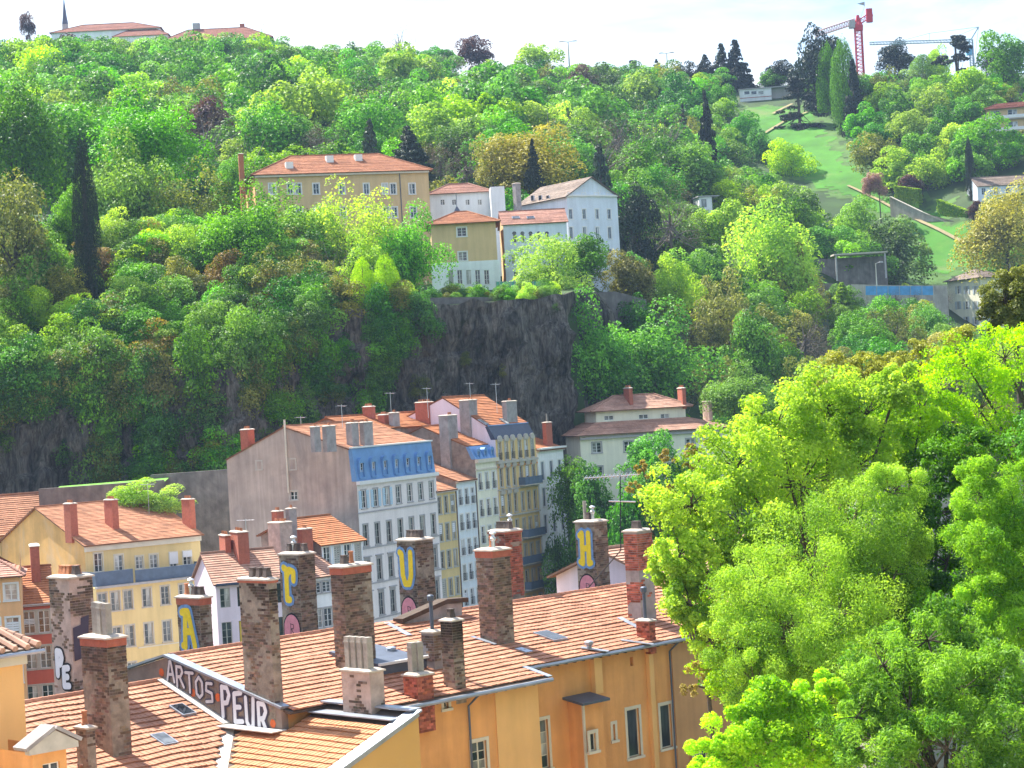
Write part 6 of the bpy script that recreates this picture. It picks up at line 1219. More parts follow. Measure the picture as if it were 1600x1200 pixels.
q = T(1331, 38); mb = MB(); mb.box(q.x - .9, q.x + .9, q.y - .9, q.y + .9, q.z - 1.2, q.z + 1.2); mb.build('cab', m_stone_grey, cr); q = T(1341, 40); mb = MB(); mb.lathe(q.x, q.y, [(1.4, q.z - 1.6), (1.5, q.z), (1.0, q.z + 1), (.4, q.z + 3.2)], 8); mb.build('slewing_head', m_crane_red, cr)
q = T(1345, 7); mb = MB(); mb.face([q + Vector((-1.2, 0, .3)), q + Vector((1.2, 0, -.5)), q + Vector((1.2, 0, .8))]); mb.tube([T(1342, 36), T(1351, 9)], .07, 4); mb.build('flag_and_pole', m_stone_grey, cr)
cr = thing('slim_crane', 'slim grey self erecting crane with stayed jib on the crest', 'crane', P(1521, 150, Y)); b0 = cr.location
mb = MB(); lattice(mb, T(1521, 150), T(1517, 62), 1.0, 22, .11); mb.build('mast', m_crane_grey, cr); mb = MB(); lattice(mb, T(1516, 63), T(1359, 68), .8, 30, .09); mb.build('jib', m_crane_grey, cr); mb = MB(); mb.tube([T(1517, 62), T(1529, 42)], .2, 5); mb.build('apex_strut', m_crane_grey, cr)
for (a, b) in (((1529, 42), (1477, 64)), ((1529, 42), (1452, 52)), ((1452, 52), (1400, 66)), ((1529, 42), (1522, 100)), ((1452, 52), (1452, 65))): mb = MB(); mb.tube([T(*a), T(*b)], .07, 4); mb.build('stay', m_crane_grey, cr)
q = T(1514, 80); mb = MB(); mb.box(q.x - .8, q.x + .8, q.y - .7, q.y + .7, q.z - 1.2, q.z + 1.2); mb.build('cab', mat('cab_blue', (.15, .4, .6)), cr)
def lamp(label, px, top, bot, Y, arms=2, s=1.0):
    t = thing('street_lamp', label, 'lamp', P(px, bot, Y)); h = (P(px, top, Y) - t.location).z; mb = MB(); mb.tube([(0, 0, -4), (0, 0, h * .5), (0, 0, h)], [.16 * s, .13 * s, .08 * s], 6); mb.build('pole', m_shut_grey, t)
    for i in ([-1, 1] if arms == 2 else [1]): mb = MB(); mb.tube([(0, 0, h - .1), (i * .9 * s, 0, h + .15)], .07 * s, 5); mb.frustum(i * 1.2 * s, 0, h + .05, h + .3, .5 * s, .25 * s, .35 * s, .15 * s); mb.build('lamp_head', m_stone_grey, t)
lamp('double headed floodlight mast standing clear of the crest trees', 890, 65, 108, 690, 2, 1.8); lamp('smaller floodlight mast right of the tall brick stack', 1043, 83, 108, 690, 2, 1.5); lamp('tall lamp post before the upper retaining wall', 1371, 411, 460, 414, 1, .9); lamp('lamp post behind the white villa', 1579, 406, 432, 450, 1, .9)
t = thing('brick_stack', 'lone dark brick stack on the crest', 'chimney', P(990, 118, 690)); mb = MB(); mb.lathe(0, 0, [(1.3, -6), (1.1, 2), (1.0, 4), (1.35, 4.2), (1.35, 5), (.8, 5)], 10); mb.build('shaft', mat('dark_brick', (.07, .05, .05), var=.2), t)
# television aerial between the chimneys
t = thing('tv_aerial', 'television aerial on a thin mast beside the grey chimney', 'aerial', N1.world((27.6, 2.0, ZR - 1))); b0 = t.location; Ya = b0.y; T = lambda px, py: P(px, py, Ya) - b0
mb = MB(); mb.tube([(0, 0, -1), T(970, 860), T(969, 742)], .035, 5); mb.build('mast', m_iron, t); mb = MB(); mb.tube([T(913, 747), T(1000, 741)], .025, 4)
for k in range(14): q = T(914 + k * 6.2, 747 - k * .43); mb.tube([q + Vector((-.12, -.25, -.14)), q + Vector((.12, .25, .14))], .012, 3); mb.tube([q + Vector((-.12, -.25, .14)), q + Vector((.12, .25, -.14))], .012, 3)
mb.build('yagi_array', m_flue_white, t); mb = MB(); mb.tube([T(951, 783), T(993, 784)], .04, 4); mb.build('dipole', m_flue_white, t)
# graffiti wall and roofs glimpsed through the near trees
t = wallpx('graffiti_wall', 'grey rendered wall with white graffiti seen through the trees', [(1340, 712), (1480, 706)], 112, None, wm['hallgrey'], 5, m_slate)
o0 = t.location; gq = lambda x, d, z: Vector((P(1395, 740, 112).x + x * .75, 111.9 - d, P(1395, 740, 112).z + z * .75)) - o0
mb = MB(); mb.face([gq(1.0 * math.cos(a) * (1 + .2 * math.sin(3 * a)), .02, .6 + 1.1 * math.sin(a)) for a in [2 * math.pi * k / 16 for k in range(16)]]); mb.build('paint_patch', m_wht, t); mb = MB(); strokes(mb, gq, [[(1.0, -.6), (1.3, .3), (.9, 1.2)], [(1.9, .1), (1.9, .7), (2.3, .7), (2.2, .35), (1.95, .35)], [(2.6, 0), (2.7, .6)]], .12, .05); mb.build('paint_line', m_blk, t)
BH = mkhouse('hidden_quay_house', 'cream house with striped tiles half hidden by the bright green tree', (1032, 905, 122), 1250, rad(42), 9, base=4); ze = BH.ze; walls(BH, ze, grid(BH, 5, [(ze - 2.5, 1.8)], 1.1), (), [(0, ze), (4.5, ze + 1.6), (9, ze)], wm['peach'], lm=wm['lilac']); addw(BH, grid(BH, 5, [(ze - 2.5, 1.8)], 1.1), m_white, 'casement', m_white); two_slopes(BH, 0, ze, 4.5, ze + 1.6, 9, ze, 'pale', ox=.5)

hedge('tall clipped hedge beside the pink blossoming shrub', [(1399, 315), (1436, 320)], (512, 508), 24)
hedge('long clipped hedge sloping along the park wall', [(1465, 332), (1512, 350)], (505, 499), 20)
# ------------------------------------------------------------------ planting
def allowed(px, top, bot, w, Y):
    if top < (56 if px < 430 else 72 if px < 700 else 98 if px < 1050 else 108): return False
    for (a, b, c, d, yy) in ((1478, 1568, 418, 506, 440), (1350, 1462, 440, 465, 414), (1525, 1620, 272, 303, 502), (1535, 1620, 158, 204, 547), (1155, 1242, 133, 168, 630), (1090, 1126, 303, 320, 442), (1300, 1392, 395, 412, 426),
                             (1393, 1515, 285, 352, 508), (250, 432, 28, 54, 708), (80, 250, 28, 46, 718), (1158, 1305, 170, 262, 610), (1235, 1330, 215, 300, 570), (1290, 1430, 262, 340, 520), (1400, 1530, 310, 428, 496)):
        if Y < yy and px + w * .5 > a and px - w * .5 < b and bot > c and top < d: return False
    return True
LMK = (('the crest convent', 340, 70), ('the church spire', 103, 60), ('the ochre convent house', 530, 250), ('the golden tree', 820, 240), ('the taller floodlight mast', 890, 110), ('the brick stack', 990, 120), ('the pair of firs', 1143, 120), ('the white sports hall', 1190, 160), ('the large domed tree', 225, 200), ('the cypress', 143, 380), ('the tall white convent', 925, 330), ('the bare grey tree', 1050, 330), ('the tower crane', 1345, 120), ('the slim crane', 1520, 130),
 ('the balcony house', 1570, 200), ('the white villa', 1520, 470), ('the blue screen', 1405, 455), ('the park lawn', 1235, 230), ('the two tier villa', 1020, 640), ('the terrace wall', 940, 470), ('the garden shed', 1105, 315), ('the cliff edge', 740, 470), ('the mansard house', 480, 640), ('the garden wall', 160, 720), ('the convent wing', 720, 400), ('the left rock wall', 20, 640), ('the twin saplings', 590, 460), ('the pale retaining wall', 1160, 410))
def near_lm(px, py): return min(LMK, key=lambda q: (q[1] - px) ** 2 + (q[2] - py) ** 2)[0]
FOREST = []
def forest(n_try, region, dmin, kinds, size, group_label, seed, gname):
    rng = random.Random(seed); ph = sum(k[2] for k in kinds)
    for _ in range(n_try):
        Y = math.sqrt(rng.uniform(region[2] ** 2, region[3] ** 2)); px = rng.uniform(region[0], region[1]); x = (px - 800) / F_PX * Y
        if any((x - a) ** 2 + (Y - b) ** 2 < dmin ** 2 for a, b in FOREST): continue
        if any((x - a) ** 2 + (Y - b) ** 2 < r * r for a, b, r in EXCL): continue
        if inpoly(x, Y, LAWN2): continue
        r = rng.uniform(0, ph)
        for kind, shape, wt in kinds:
            r -= wt
            if r <= 0: break
        w = rng.uniform(*size); h = w * rng.uniform(.75, 1.0) * (.8 if Y > 640 else 1)
        if shape in ('cone', 'column'): h = w * rng.uniform(1.6, 2.2); w *= .72
        g = gzf(x, Y); z = g + rng.uniform(-.5, 1.2); p = pix((x, Y, z)); tp = pix((x, Y, z + h))
        if not allowed(p[0], tp[1], p[1], w / Y * F_PX, Y): continue
        FOREST.append((x, Y)); lab = group_label[kind if kind in group_label else 'other'].format(shape={'round': 'tree', 'open': 'open tree', 'cone': 'conifer', 'column': 'columnar tree', 'cedar': 'cedar', 'bush': 'shrub'}[shape])
        sz = (w - size[0]) / (size[1] - size[0]); lab = ('broad ' if sz > .66 else 'small ' if sz < .33 else '') + lab.rsplit(' ', 0)[0]; lab = lab.replace('in the wood on the hillside', 'in the hillside wood') + ' near ' + near_lm(p[0], (p[1] + tp[1]) / 2)
        tree(x, Y, z, w, h, kind, shape, 0 if Y > 430 else 1, lab, gname, v=rng.randint(0, 4))
LAB = {'bright': 'fresh green leafy {shape} in the wood on the hillside', 'mid': 'deeper green leafy {shape} in the wood on the hillside', 'lime': 'yellow green {shape} in the wood on the hillside', 'olive': 'olive tinted {shape} in the wood on the hillside', 'brown': 'brown budding {shape} in the wood on the hillside', 'dark': 'dark evergreen {shape} in the wood on the hillside', 'pale': 'pale green {shape} in the wood on the hillside', 'bluegreen': 'blue green {shape} in the wood on the hillside', 'gold': 'golden leafed {shape} in the wood on the hillside', 'purple': 'purple leafed {shape} in the wood on the hillside'}
# --- named trees, placed before the wood so that it keeps clear of them
def TP(*a, **k):
    t = tree_px(*a, **k); FOREST.append((t.location.x, t.location.y)); return t
for a in (
 (225, 148, 268, 140, 335, 'bright', 'round', 2, 'large domed tree with sunlit crown behind the cypress'), (190, 226, 400, 125, 318, 'bright', 'round', 2, 'bright green tree growing below the large domed tree'),
 (143, 240, 505, 34, 285, 'dark', 'column', 2, 'tall dark cypress standing on the cliff slope'),
 (20, 135, 320, 120, 330, 'mid', 'round', 2, 'big green tree at the left edge beside the cedar'), (30, 290, 480, 140, 286, 'olive', 'round', 2, 'olive green tree hanging over the rock at the left edge'), (100, 300, 390, 60, 300, 'bright', 'round', 1, 'small bright tree left of the cypress'),
 (300, 265, 400, 130, 322, 'olive', 'open', 2, 'airy olive tree between the domed tree and the ochre house'), (350, 250, 330, 60, 345, 'bright', 'round', 1, 'green tree at the corner of the ochre house'),
 (375, 322, 460, 135, 292, 'bright', 'round', 2, 'rounded green tree in front of the ochre house corner'), (475, 300, 420, 115, 302, 'bright', 'round', 2, 'round bright green tree before the middle of the ochre house'),
 (555, 300, 440, 115, 300, 'lime', 'open', 2, 'loose yellow green tree before the ochre house'), (635, 335, 450, 100, 300, 'bright', 'round', 2, 'green tree at the right corner of the ochre house'), (590, 370, 470, 90, 292, 'lime', 'round', 2, 'yellow green tree on the plateau above the rock'),
 (520, 375, 480, 100, 286, 'brown', 'open', 2, 'brown budding tree on the plateau'), (440, 405, 500, 110, 282, 'olive', 'open', 2, 'olive budding shrubby tree above the ivy'), (606, 415, 500, 38, 280, 'lime', 'column', 1, 'slim yellow green sapling near the cliff edge'), (570, 410, 490, 34, 281, 'lime', 'column', 1, 'slim sapling left of its twin by the cliff edge'),
 (866, 380, 472, 100, 314, 'pale', 'round', 2, 'round pale green tree in front of the chapel wall'), (822, 205, 300, 130, 392, 'gold', 'round', 2, 'golden leafed tree behind the tall white convent'), (770, 215, 290, 70, 392, 'gold', 'open', 1, 'smaller golden tree beside the great golden one'), (835, 215, 290, 30, 382, 'dark', 'cone', 1, 'dark conifer in front of the golden tree'),
 (640, 195, 280, 85, 390, 'bluegreen', 'cone', 1, 'blue green conifer behind the ochre house roof'), (730, 212, 295, 85, 396, 'brown', 'open', 1, 'bare brown tree behind the long grey house'), (690, 220, 290, 60, 400, 'brown', 'round', 1, 'greyish bare tree behind the ochre house'),
 (505, 195, 250, 70, 410, 'brown', 'round', 1, 'brown tree rising over the ochre roof'), (1050, 278, 400, 105, 378, 'brown', 'open', 2, 'tall bare grey tree right of the tall white convent'), (990, 300, 410, 60, 372, 'dark', 'round', 1, 'dark evergreen beside the tall white convent'),
 (1190, 330, 470, 125, 384, 'lime', 'round', 2, 'tall yellow green tree before the pale retaining wall'), (1130, 320, 400, 80, 400, 'pale', 'round', 1, 'pale tree beside the tall yellow green one'), (1240, 380, 500, 70, 380, 'olive', 'open', 1, 'thin tree with bare stems on the middle terrace'),
 (930, 475, 620, 115, 296, 'bright', 'round', 2, 'leafy green tree at the foot of the terrace wall'), (1015, 490, 625, 140, 302, 'bright', 'round', 2, 'broad green tree above the tiled villa'), (990, 398, 480, 85, 330, 'olive', 'round', 1, 'olive tree above the terrace wall'), (1062, 405, 485, 62, 338, 'lime', 'round', 1, 'bright yellow tree above the slope wood'),
 (1148, 578, 650, 100, 285, 'bright', 'round', 2, 'rounded bright tree right of the tiled villa'), (1185, 495, 610, 85, 322, 'mid', 'round', 1, 'dark green tree on the lower slope'), (1130, 440, 560, 90, 345, 'olive', 'open', 1, 'feathery olive tree on the lower slope'), (1320, 470, 540, 70, 392, 'pale', 'cone', 1, 'pale conical tree on the villa lawn'),
 (1400, 345, 440, 95, 450, 'mid', 'round', 1, 'dense dark tree above the blue screen'), (1322, 318, 405, 75, 462, 'bright', 'round', 1, 'light topped tree left of the dense dark one'), (1270, 290, 390, 90, 455, 'bright', 'round', 1, 'green tree below the park path'), (1575, 300, 415, 110, 420, 'gold', 'round', 2, 'broad golden green tree above the white villa'),
 (1153, 60, 150, 62, 655, 'dark', 'cone', 1, 'tall dark fir, right hand one of the pair on the crest'), (1131, 66, 150, 58, 655, 'dark', 'cone', 1, 'tall dark fir, left hand one of the pair on the crest'), (1104, 84, 140, 54, 655, 'dark', 'cone', 1, 'shorter fir left of the crest pair'), (1027, 92, 118, 26, 690, 'dark', 'cone', 0, 'small dark fir near the brick stack'),
 (1277, 74, 205, 80, 610, 'dark', 'round', 1, 'broad dark pine right of the white hall'), (1297, 78, 190, 30, 600, 'mid', 'column', 1, 'green poplar against the dark pine'), (1326, 110, 255, 40, 585, 'mid', 'column', 1, 'tall green poplar on the edge of the lawn'), (1343, 150, 290, 50, 575, 'dark', 'cone', 1, 'dark conifer beside the tall poplar'),
 (1407, 76, 145, 60, 640, 'dark', 'round', 1, 'dark umbrella pine between the cranes'), (1500, 96, 195, 64, 605, 'dark', 'cedar', 1, 'large dark cedar under the slim crane'), (1560, 98, 160, 36, 615, 'dark', 'column', 1, 'dark columnar conifer right of the cedar'), (1592, 66, 165, 80, 600, 'bright', 'round', 1, 'bright tree at the right edge below the crest'), (1445, 110, 160, 40, 625, 'bright', 'column', 1, 'green tree right of the umbrella pine'), (1470, 100, 160, 40, 630, 'lime', 'round', 1, 'yellowish tree beside the cedar'),
 (1253, 165, 248, 58, 592, 'dark', 'cedar', 1, 'lone open cedar on the park lawn'), (1380, 214, 292, 75, 535, 'olive', 'round', 1, 'rounded olive tree below the conifers'), (1508, 190, 275, 100, 522, 'bright', 'round', 1, 'bright green tree left of the balcony house'), (1518, 222, 312, 11, 505, 'dark', 'column', 1, 'pencil thin cypress before the bright tree'), (1450, 240, 300, 70, 520, 'lime', 'round', 1, 'yellow green tree behind the hedges'),
 (1374, 272, 304, 42, 509, 'pink', 'round', 1, 'pink blossoming tree at the end of the hedge'), (1430, 274, 304, 44, 514, 'purple', 'round', 1, 'purple leafed tree behind the hedge'), (1521, 316, 342, 26, 497, 'purple', 'round', 1, 'small purple tree at the lower hedge end'), (305, 50, 80, 20, 712, 'brown', 'open', 0, 'bare tree beside the crest convent'),
 (46, 22, 60, 26, 690, 'purple', 'round', 0, 'dark purple tree on the crest left of the spire'), (845, 72, 125, 66, 690, 'pale', 'round', 0, 'pale round tree rising above the crest'), (750, 60, 110, 60, 690, 'purple', 'round', 0, 'dark reddish tree on the crest'), (625, 42, 90, 60, 690, 'brown', 'open', 0, 'bare grey tree on the crest'),
 (415, 36, 90, 50, 700, 'brown', 'open', 0, 'bare tree right of the crest convent')): TP(*a)
for i, (px_, w_) in enumerate(((1268, 14), (1300, 16), (1240, 15))): tree_px(px_, 440, 500, w_ * 2, 396, 'brown', 'open', 1, 'pollarded bare tree on the middle terrace', 'bare trees of the middle terrace')
for px_, Y in ((1400, 411), (1430, 411), (1482, 420), (1330, 400)): tree_px(px_, 446, 478, 22, Y, 'brown', 'open', 1, 'thin bare pollard before the blue screen', 'bare pollards of the yard')
for px_, bt in ((1090, 128), (1120, 125), (1140, 132), (1075, 122), (1215, 122), (1232, 118), (1212, 130)): tree_px(px_, bt - 22, bt + 10, 40, 650, 'dark', 'round', 0, 'low dark pine of the crest near the white hall', 'dark pines of the crest')
# --- the wood on the slope
forest(1500, (-60, 1060, 385, 660), 24, (('bright', 'round', 4), ('mid', 'round', 3), ('pale', 'round', 1.5), ('brown', 'open', 1.2)), (16, 20), {k: 'tall ' + v_ for k, v_ in LAB.items()}, 9, 'tall trees of the wooded hillside')
for a in ((1150, 205, 262, 60, 575, 'bright', 'round', 1, 'green tree at the left edge of the park lawn'), (1195, 236, 290, 56, 562, 'mid', 'round', 1, 'deep green tree at the lower left edge of the park lawn'), (1240, 258, 315, 60, 548, 'lime', 'round', 1, 'yellow green tree below the park lawn')): TP(*a)
forest(9000, (-60, 1100, 372, 705), 9.2, (('bright', 'round', 5), ('mid', 'round', 4), ('lime', 'round', .25), ('olive', 'open', .8), ('brown', 'open', 1.3), ('pale', 'round', .9), ('bluegreen', 'cone', .2), ('purple', 'round', .2)), (10.5, 15.5), LAB, 3, 'trees of the wooded hillside')
forest(6000, (1080, 1660, 430, 660), 7.6, (('bright', 'round', 4), ('mid', 'round', 3), ('lime', 'round', .6), ('olive', 'open', 1.5), ('brown', 'open', .8), ('dark', 'cone', .9), ('bluegreen', 'cone', .6), ('pale', 'round', .8)), (8.5, 13), {k: v.replace('in the wood on the hillside', 'on the park side') for k, v in LAB.items()}, 4, 'trees of the park side of the hill')
forest(5000, (905, 1660, 268, 400), 7.0, (('bright', 'round', 2.4), ('mid', 'round', 3), ('olive', 'open', 2.5), ('brown', 'open', 1.3), ('pale', 'round', 1.4), ('gold', 'round', .5), ('dark', 'round', .5)), (6.5, 10.5), {k: v.replace('in the wood on the hillside', 'below the terraces') for k, v in LAB.items()}, 5, 'trees of the slope below the terraces')
# --- shrubs: undergrowth of the wood, cliff top, ledges
def shrubs(n, region, kinds, size, label, group, seed, cls=1, ok=None):
    rng = random.Random(seed)
    for _ in range(n):
        px_ = rng.uniform(region[0], region[1]); Y = rng.uniform(region[2], region[3]); x = (px_ - 800) / F_PX * Y
        if any((x - a) ** 2 + (Y - b) ** 2 < r * r * .8 for a, b, r in EXCL): continue
        if ok and not ok(x, Y): continue
        k = rng.choice(kinds); w = rng.uniform(*size); p = pix((x, Y, gzf(x, Y))); big = (w - size[0]) / (size[1] - size[0])
        if not allowed(p[0], p[1] - w * F_PX / Y, p[1], w * F_PX / Y, Y): continue
        tree(x, Y, gzf(x, Y) - .2 * w, w, w * rng.uniform(.7, 1.05), k, 'bush', cls, ('broad ' if big > .66 else 'small ' if big < .33 else '') + label.format(k={'bright': 'fresh green', 'mid': 'deep green', 'lime': 'yellow green', 'olive': 'olive', 'brown': 'twiggy brown', 'rust': 'rusty leafed', 'pale': 'pale green', 'gold': 'golden'}[k]) + ' near ' + near_lm(p[0], p[1]), group, v=rng.randint(0, 2))
shrubs(300, (-40, 640, 256, 312), ('bright', 'bright', 'mid', 'mid', 'olive', 'lime', 'pale', 'bright', 'pale', 'olive', 'mid', 'rust'), (4, 7.5), '{k} shrub on the slope above the cliff', 'shrubs of the cliff slope', 21, 1, lambda x, y: y > cliff_y(x) + 1.5)
shrubs(44, (640, 870, 287, 298), ('bright', 'mid', 'olive', 'lime'), (1.6, 3.2), '{k} shrub along the cliff edge', 'shrubs of the cliff edge', 22, 1)
shrubs(60, (890, 1240, 245, 300), ('mid', 'mid', 'olive', 'bright', 'mid'), (4, 7), '{k} shrub on the bank below the slope wood', 'shrubs of the lower bank', 23, 1, lambda x, y: not (2 < x < 24 and y < 258))
shrubs(70, (1150, 1420, 480, 600), ('mid', 'olive', 'bright', 'pale'), (2.5, 5), '{k} shrub fringing the park lawn', 'shrubs fringing the park lawn', 26, 0)
shrubs(60, (1200, 1620, 390, 470), ('mid', 'olive', 'bright', 'lime', 'pale'), (2.5, 4.5), '{k} shrub on the terraces', 'shrubs of the terraces', 24, 1)
shrubs(200, (-60, 1300, 345, 640), ('mid', 'olive', 'brown', 'mid'), (4, 8), '{k} shrub of the wood floor', 'undergrowth of the wooded hillside', 25, 0)
# tufts rooted in the rock face
def rock_tufts(n, seed):
    rng = random.Random(seed)
    for _ in range(n):
        x = rng.uniform(-78, -26) if rng.random() < .74 else rng.uniform(-26, 11) if rng.random() < .5 else rng.uniform(-26, -12); u = rng.uniform(.12, 1.0) if x > -54 else rng.uniform(.93, 1.0); y = float(cliff_y(x)); top = gzf(x, y + 4); z = top * u
        rk = rng.choice(('mid', 'olive', 'bright', 'mid')); me, lm = proto(rk, 'bush', 1, rng.randint(0, 2)); w = rng.uniform(1.6, 4.2) * (1.7 if x < -26 else .6)
        if -26 < x < -11 and rng.random() < .8: u = rng.uniform(.5, 1.0); z = top * u; w *= 2.2
        pq = pix((x, y, z)); t = thing('rock_shrub', {'mid': 'deep green', 'olive': 'olive', 'bright': 'fresh green'}[rk] + (' large' if w > 4 else ' small') + ' shrub rooted ' + ('high' if u > .75 else 'low' if u < .4 else 'midway') + ' in the cliff face near ' + near_lm(*pq), 'shrub', (x, y - 1.0 + 2.6 * u, z), rng.uniform(0, 6), 'shrubs rooted in the cliff face'); inst('crown', me, t, (0, 0, -.3 * w), (0, 0, 0), (w, w, w * rng.uniform(.7, 1.5)))
        if lm: inst('limbs', lm, t, (0, 0, -.3 * w), (0, 0, 0), (w, w, w))
rock_tufts(265, 31)
for (px_, a, b, w_, Y, k) in ((898, 725, 830, 60, 266, 'mid'), (940, 735, 860, 80, 262, 'mid'), (1000, 682, 770, 85, 262, 'bright'), (915, 810, 960, 90, 256, 'mid'), (975, 780, 960, 100, 254, 'mid'), (1040, 745, 880, 100, 256, 'mid'), (890, 850, 990, 60, 262, 'mid'), (1080, 725, 830, 80, 262, 'mid')): tree_px(px_, a, b, w_, Y, k, 'round', 1, 'leafy tree in the shaded gap left of the two tier villa', 'trees of the dark gap by the villa')
for (px_, a, b, w_) in ((215, 752, 790, 60), (262, 762, 800, 60), (180, 768, 800, 40)): tree_px(px_, a, b, w_, 240, 'pale', 'bush', 1, 'bushy pale green shrub behind the terrace house roof', 'shrubs behind the terrace house')
# --- the near trees on this bank
def near_tree(name, label, foot, blobs_, kind, leaf, per, asp=.6, sub=26, lim=.05, shell=.55, seed=0, limbs=True, droop=0., dens=1.0):
    """crown from masses (px, py, radius px, depth); limbs run from the foot to every mass"""
    rng = np.random.default_rng(seed + 5); rr = random.Random(seed); B = [(P(a, b, Y), r * 1.14 * Y / F_PX) for a, b, r, Y in blobs_]
    fx = P(*foot); g = gzf(fx.x, fx.y); t = thing(name, label, 'tree', (fx.x, fx.y, g)); o0 = np.array(t.location); C_, N_, S_, K_ = [], [], [], []
    br = MB(); base = Vector((0, 0, -.3)); zmin = min(b[0].z - b[1] for b in B) - g; cen = sum((b[0] for b in B), Vector()) / len(B) - t.location; fork = Vector((cen.x * .25, cen.y * .25, max(1.2, zmin + .3)))
    br.tube([base, fork * .5 + Vector((.1, 0, 0)), fork], [lim * 4.2, lim * 3.4, lim * 2.8], 8)
    for c, r in B:
        cl = c - t.location; n_sub = max(6, int(sub * (r / 1.6) ** 1.3)); d = unit(rng.normal(size=(n_sub, 3))); d[:, 2] = d[:, 2] * .85 + .12; q = np.array(cl) + d * r * rng.uniform(.55, 1.0, n_sub)[:, None]
        k1 = fork.lerp(cl, .45) + Vector((rr.uniform(-.5, .5), rr.uniform(-.5, .5), rr.uniform(-.2, .5))); br.tube([fork + Vector((0, 0, rr.uniform(-.8, .3))), k1, cl], [lim * 1.7, lim * 1.1, lim * .7], 5)
        tone = rng.normal()
        for s in range(n_sub):
            if s % 2 == 0: e = Vector(q[s]); mdl = cl.lerp(e, .5) + Vector((rr.uniform(-.15, .15), rr.uniform(-.15, .15), rr.uniform(-.1, .15))); br.tube([cl, mdl, e], [lim * .5, lim * .32, lim * .1], 3, caps=False)
            m = int(per * 3.4 * dens * rng.uniform(.6, 1.4)); rs = r * rng.uniform(.20, .36); dd = unit(rng.normal(size=(m, 3))); fl = (dd[:, 2] < 0) & (rng.uniform(size=m) < .55); dd[fl, 2] *= -1
            pos = q[s] + dd * (rs * rng.uniform(.25, 1.05, m) ** shell)[:, None]; pos[:, 2] -= droop * rng.uniform(0, 1, m) * rs * 2
            C_.append(pos); N_.append(unit(dd * .6 + rng.normal(size=(m, 3)) * .6 + np.array([0, 0, .3 - droop]))); K_.append(np.clip(.55 + .18 * tone + .30 * rng.normal() + .28 * rng.normal(size=m), 0, 1))
    C_ = np.concatenate(C_); N_ = np.concatenate(N_); K_ = np.concatenate(K_); inst('crown', leaf_mesh('crown', C_, N_, np.full(len(C_), leaf * .52), asp, LM[kind], rng, .4, K_), t); br.build('limbs', m_bark, t); return t
near_tree('lime_tree', 'large yellow green tree leaning over the ochre roof', (1310, 1150, 84), [(1080, 790, 62, 80), (1060, 870, 46, 79), (1150, 730, 70, 82), (1215, 665, 62, 84), (1290, 640, 62, 86), (1350, 650, 60, 86), (1400, 610, 40, 86), (1160, 820, 70, 80), (1250, 760, 80, 84), (1340, 730, 60, 86), (1075, 945, 44, 78), (1110, 1000, 40, 77), (1050, 900, 34, 79), (1190, 900, 60, 79), (1120, 900, 56, 79)], 'lime', .27, 62, .62, 30, .075, seed=1)
near_tree('second_lime_tree', 'yellow green tree filling the middle of the near foliage', (1420, 1150, 88), [(1420, 680, 50, 90), (1300, 720, 60, 89), (1380, 700, 50, 90), (1440, 640, 44, 90), (1230, 720, 50, 88), (1200, 780, 50, 87), (1100, 850, 50, 85), (1400, 760, 45, 90), (1110, 960, 50, 84), (1130, 1060, 44, 80)], 'lime', .26, 52, .6, 28, .065, seed=21)
near_tree('feathery_tree', 'feathery pale green tree in front of the yellow green one', (1330, 1180, 74), [(1190, 930, 70, 73), (1270, 880, 80, 75), (1345, 830, 75, 76), (1390, 770, 50, 77), (1230, 1000, 75, 72), (1310, 960, 80, 73), (1150, 1010, 55, 72), (1370, 900, 60, 75), (1180, 1070, 55, 71), (1290, 1050, 70, 71), (1420, 840, 45, 77)], 'pale', .20, 120, .36, 30, .05, seed=2, droop=.35)
near_tree('open_maple', 'sparse yellow green tree with dark spreading branches at the right edge', (1640, 1000, 92), [(1455, 600, 44, 92), (1510, 570, 50, 92), (1570, 560, 55, 91), (1600, 620, 60, 91), (1530, 640, 50, 92), (1480, 660, 40, 92), (1590, 690, 45, 91)], 'lime', .24, 34, .6, 24, .06, seed=3)
near_tree('willow_like_tree', 'soft light green tree at the right edge below the sparse one', (1600, 1190, 70), [(1530, 770, 50, 70), (1585, 790, 60, 70), (1545, 840, 60, 69), (1600, 880, 70, 69), (1550, 920, 50, 68), (1590, 980, 60, 68), (1525, 1010, 36, 68)], 'fresh', .19, 150, .4, 32, .045, seed=4, droop=.2)
near_tree('lime_shrub_tree', 'bright yellow green bushy tree at the bottom edge', (1220, 1240, 66), [(1150, 1150, 50, 66), (1210, 1130, 60, 67), (1270, 1150, 60, 67), (1120, 1190, 40, 66), (1190, 1200, 60, 66), (1290, 1100, 40, 68), (1300, 1190, 50, 66)], 'lime', .22, 120, .6, 30, .04, seed=5)
near_tree('tree_of_heaven', 'green tree with long drooping leaves at the bottom right', (1480, 1230, 64), [(1380, 1040, 60, 65), (1450, 1000, 60, 66), (1420, 1110, 75, 64), (1500, 1080, 70, 64), (1560, 1060, 60, 64), (1370, 1160, 60, 63), (1480, 1170, 75, 63), (1570, 1150, 70, 63), (1340, 1120, 50, 64), (1500, 990, 40, 66)], 'fresh', .30, 80, .26, 28, .05, seed=6, droop=.25)
near_tree('ivy_clad_tree', 'dark ivy clad tree in the gap between the pale trees', (1440, 1120, 84), [(1420, 830, 55, 86), (1470, 800, 50, 87), (1430, 900, 55, 84), (1380, 960, 60, 83), (1480, 880, 45, 84), (1450, 960, 50, 83), (1520, 720, 55, 88), (1470, 740, 45, 88)], 'mid', .22, 90, .7, 26, .06, seed=7)
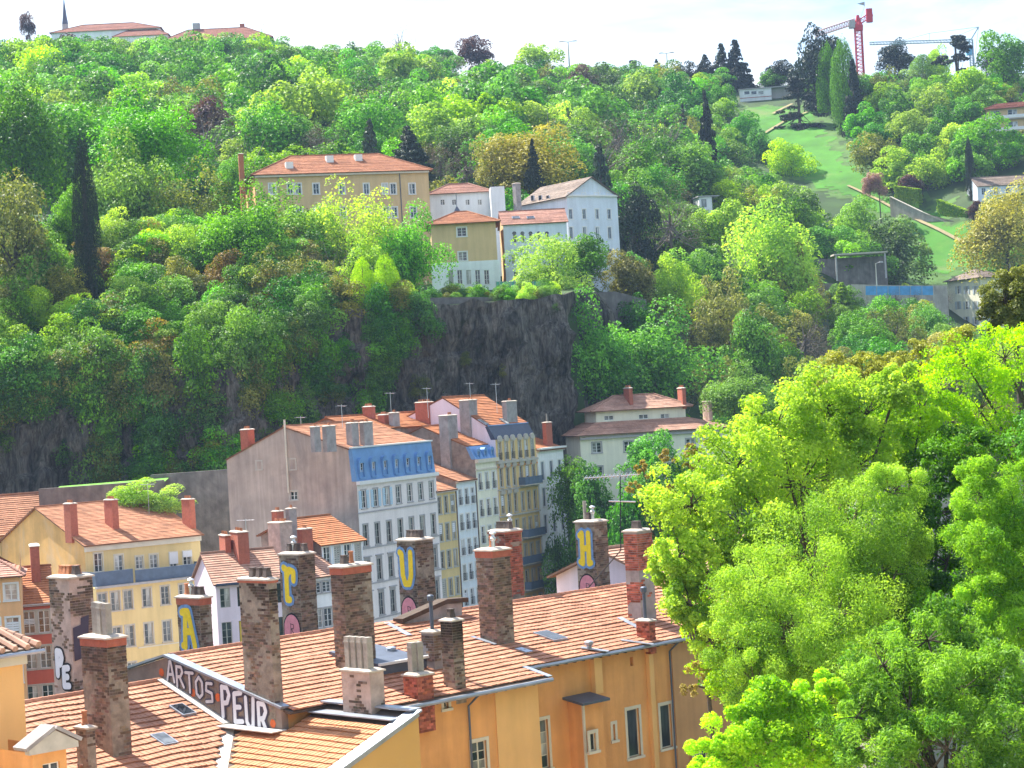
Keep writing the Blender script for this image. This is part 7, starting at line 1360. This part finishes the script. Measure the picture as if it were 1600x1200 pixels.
near_tree('shaded_tree', 'dense green tree filling the shade behind the pale one', (1250, 1130, 94), [(1160, 950, 70, 93), (1240, 860, 80, 94), (1330, 880, 90, 95), (1280, 990, 90, 92), (1180, 1060, 70, 90), (1390, 1000, 90, 92), (1460, 1080, 80, 88), (1330, 1090, 80, 88), (1540, 960, 80, 90), (1560, 850, 70, 92)], 'mid', .26, 70, .7, 26, .06, seed=8)
near_tree('bronze_tree', 'small tree with bronze young leaves at the edge of the big lime', (1120, 1110, 83), [(1005, 735, 15, 82), (1035, 715, 14, 82), (990, 765, 12, 82), (1075, 720, 18, 82), (1090, 700, 14, 82), (1040, 770, 14, 82), (1085, 1050, 20, 80), (1075, 1075, 15, 80), (1110, 1040, 14, 80)], 'rust', .20, 26, .55, 22, .03, seed=9)
near_tree('bank_tree', 'leafy green tree beyond the soft light green one', (1720, 1150, 78), [(1660, 800, 70, 80), (1720, 760, 80, 80), (1680, 900, 80, 78), (1760, 880, 80, 79), (1650, 1000, 70, 76), (1730, 1010, 80, 76), (1690, 1110, 80, 74), (1780, 1060, 70, 76), (1650, 700, 60, 84), (1740, 660, 70, 86)], 'mid', .26, 50, .6, 26, .06, seed=14)
near_tree('yew_tree', 'dark olive yew at the right edge under the white villa', (1600, 700, 108), [(1570, 470, 36, 108), (1600, 450, 36, 108), (1590, 500, 40, 108), (1555, 500, 26, 108)], 'olive', .26, 90, .6, 30, .06, seed=10)
near_tree('golden_tree', 'golden green tree behind the yellow green crowns', (1400, 760, 112), [(1300, 590, 38, 112), (1350, 585, 32, 112), (1390, 590, 34, 112), (1440, 570, 34, 112), (1500, 545, 34, 112)], 'gold', .26, 60, .6, 26, .05, seed=11)

# --- air over the valley
hz_ = MB(); hz_.box(-760, 760, -90, 1720, -9, 205); hzo = hz_.build('haze', bpy.data.materials.new('haze_air'), kind='stuff'); hm = hzo.data.materials[0]; hm.use_nodes = True; hm.node_tree.nodes.clear()
pv = hm.node_tree.nodes.new('ShaderNodeVolumePrincipled'); pv.inputs['Color'].default_value = (.50, .70, 1.0, 1); pv.inputs['Density'].default_value = .00011; pv.inputs['Anisotropy'].default_value = .0
ho = hm.node_tree.nodes.new('ShaderNodeOutputMaterial'); hm.node_tree.links.new(pv.outputs[0], ho.inputs['Volume'])
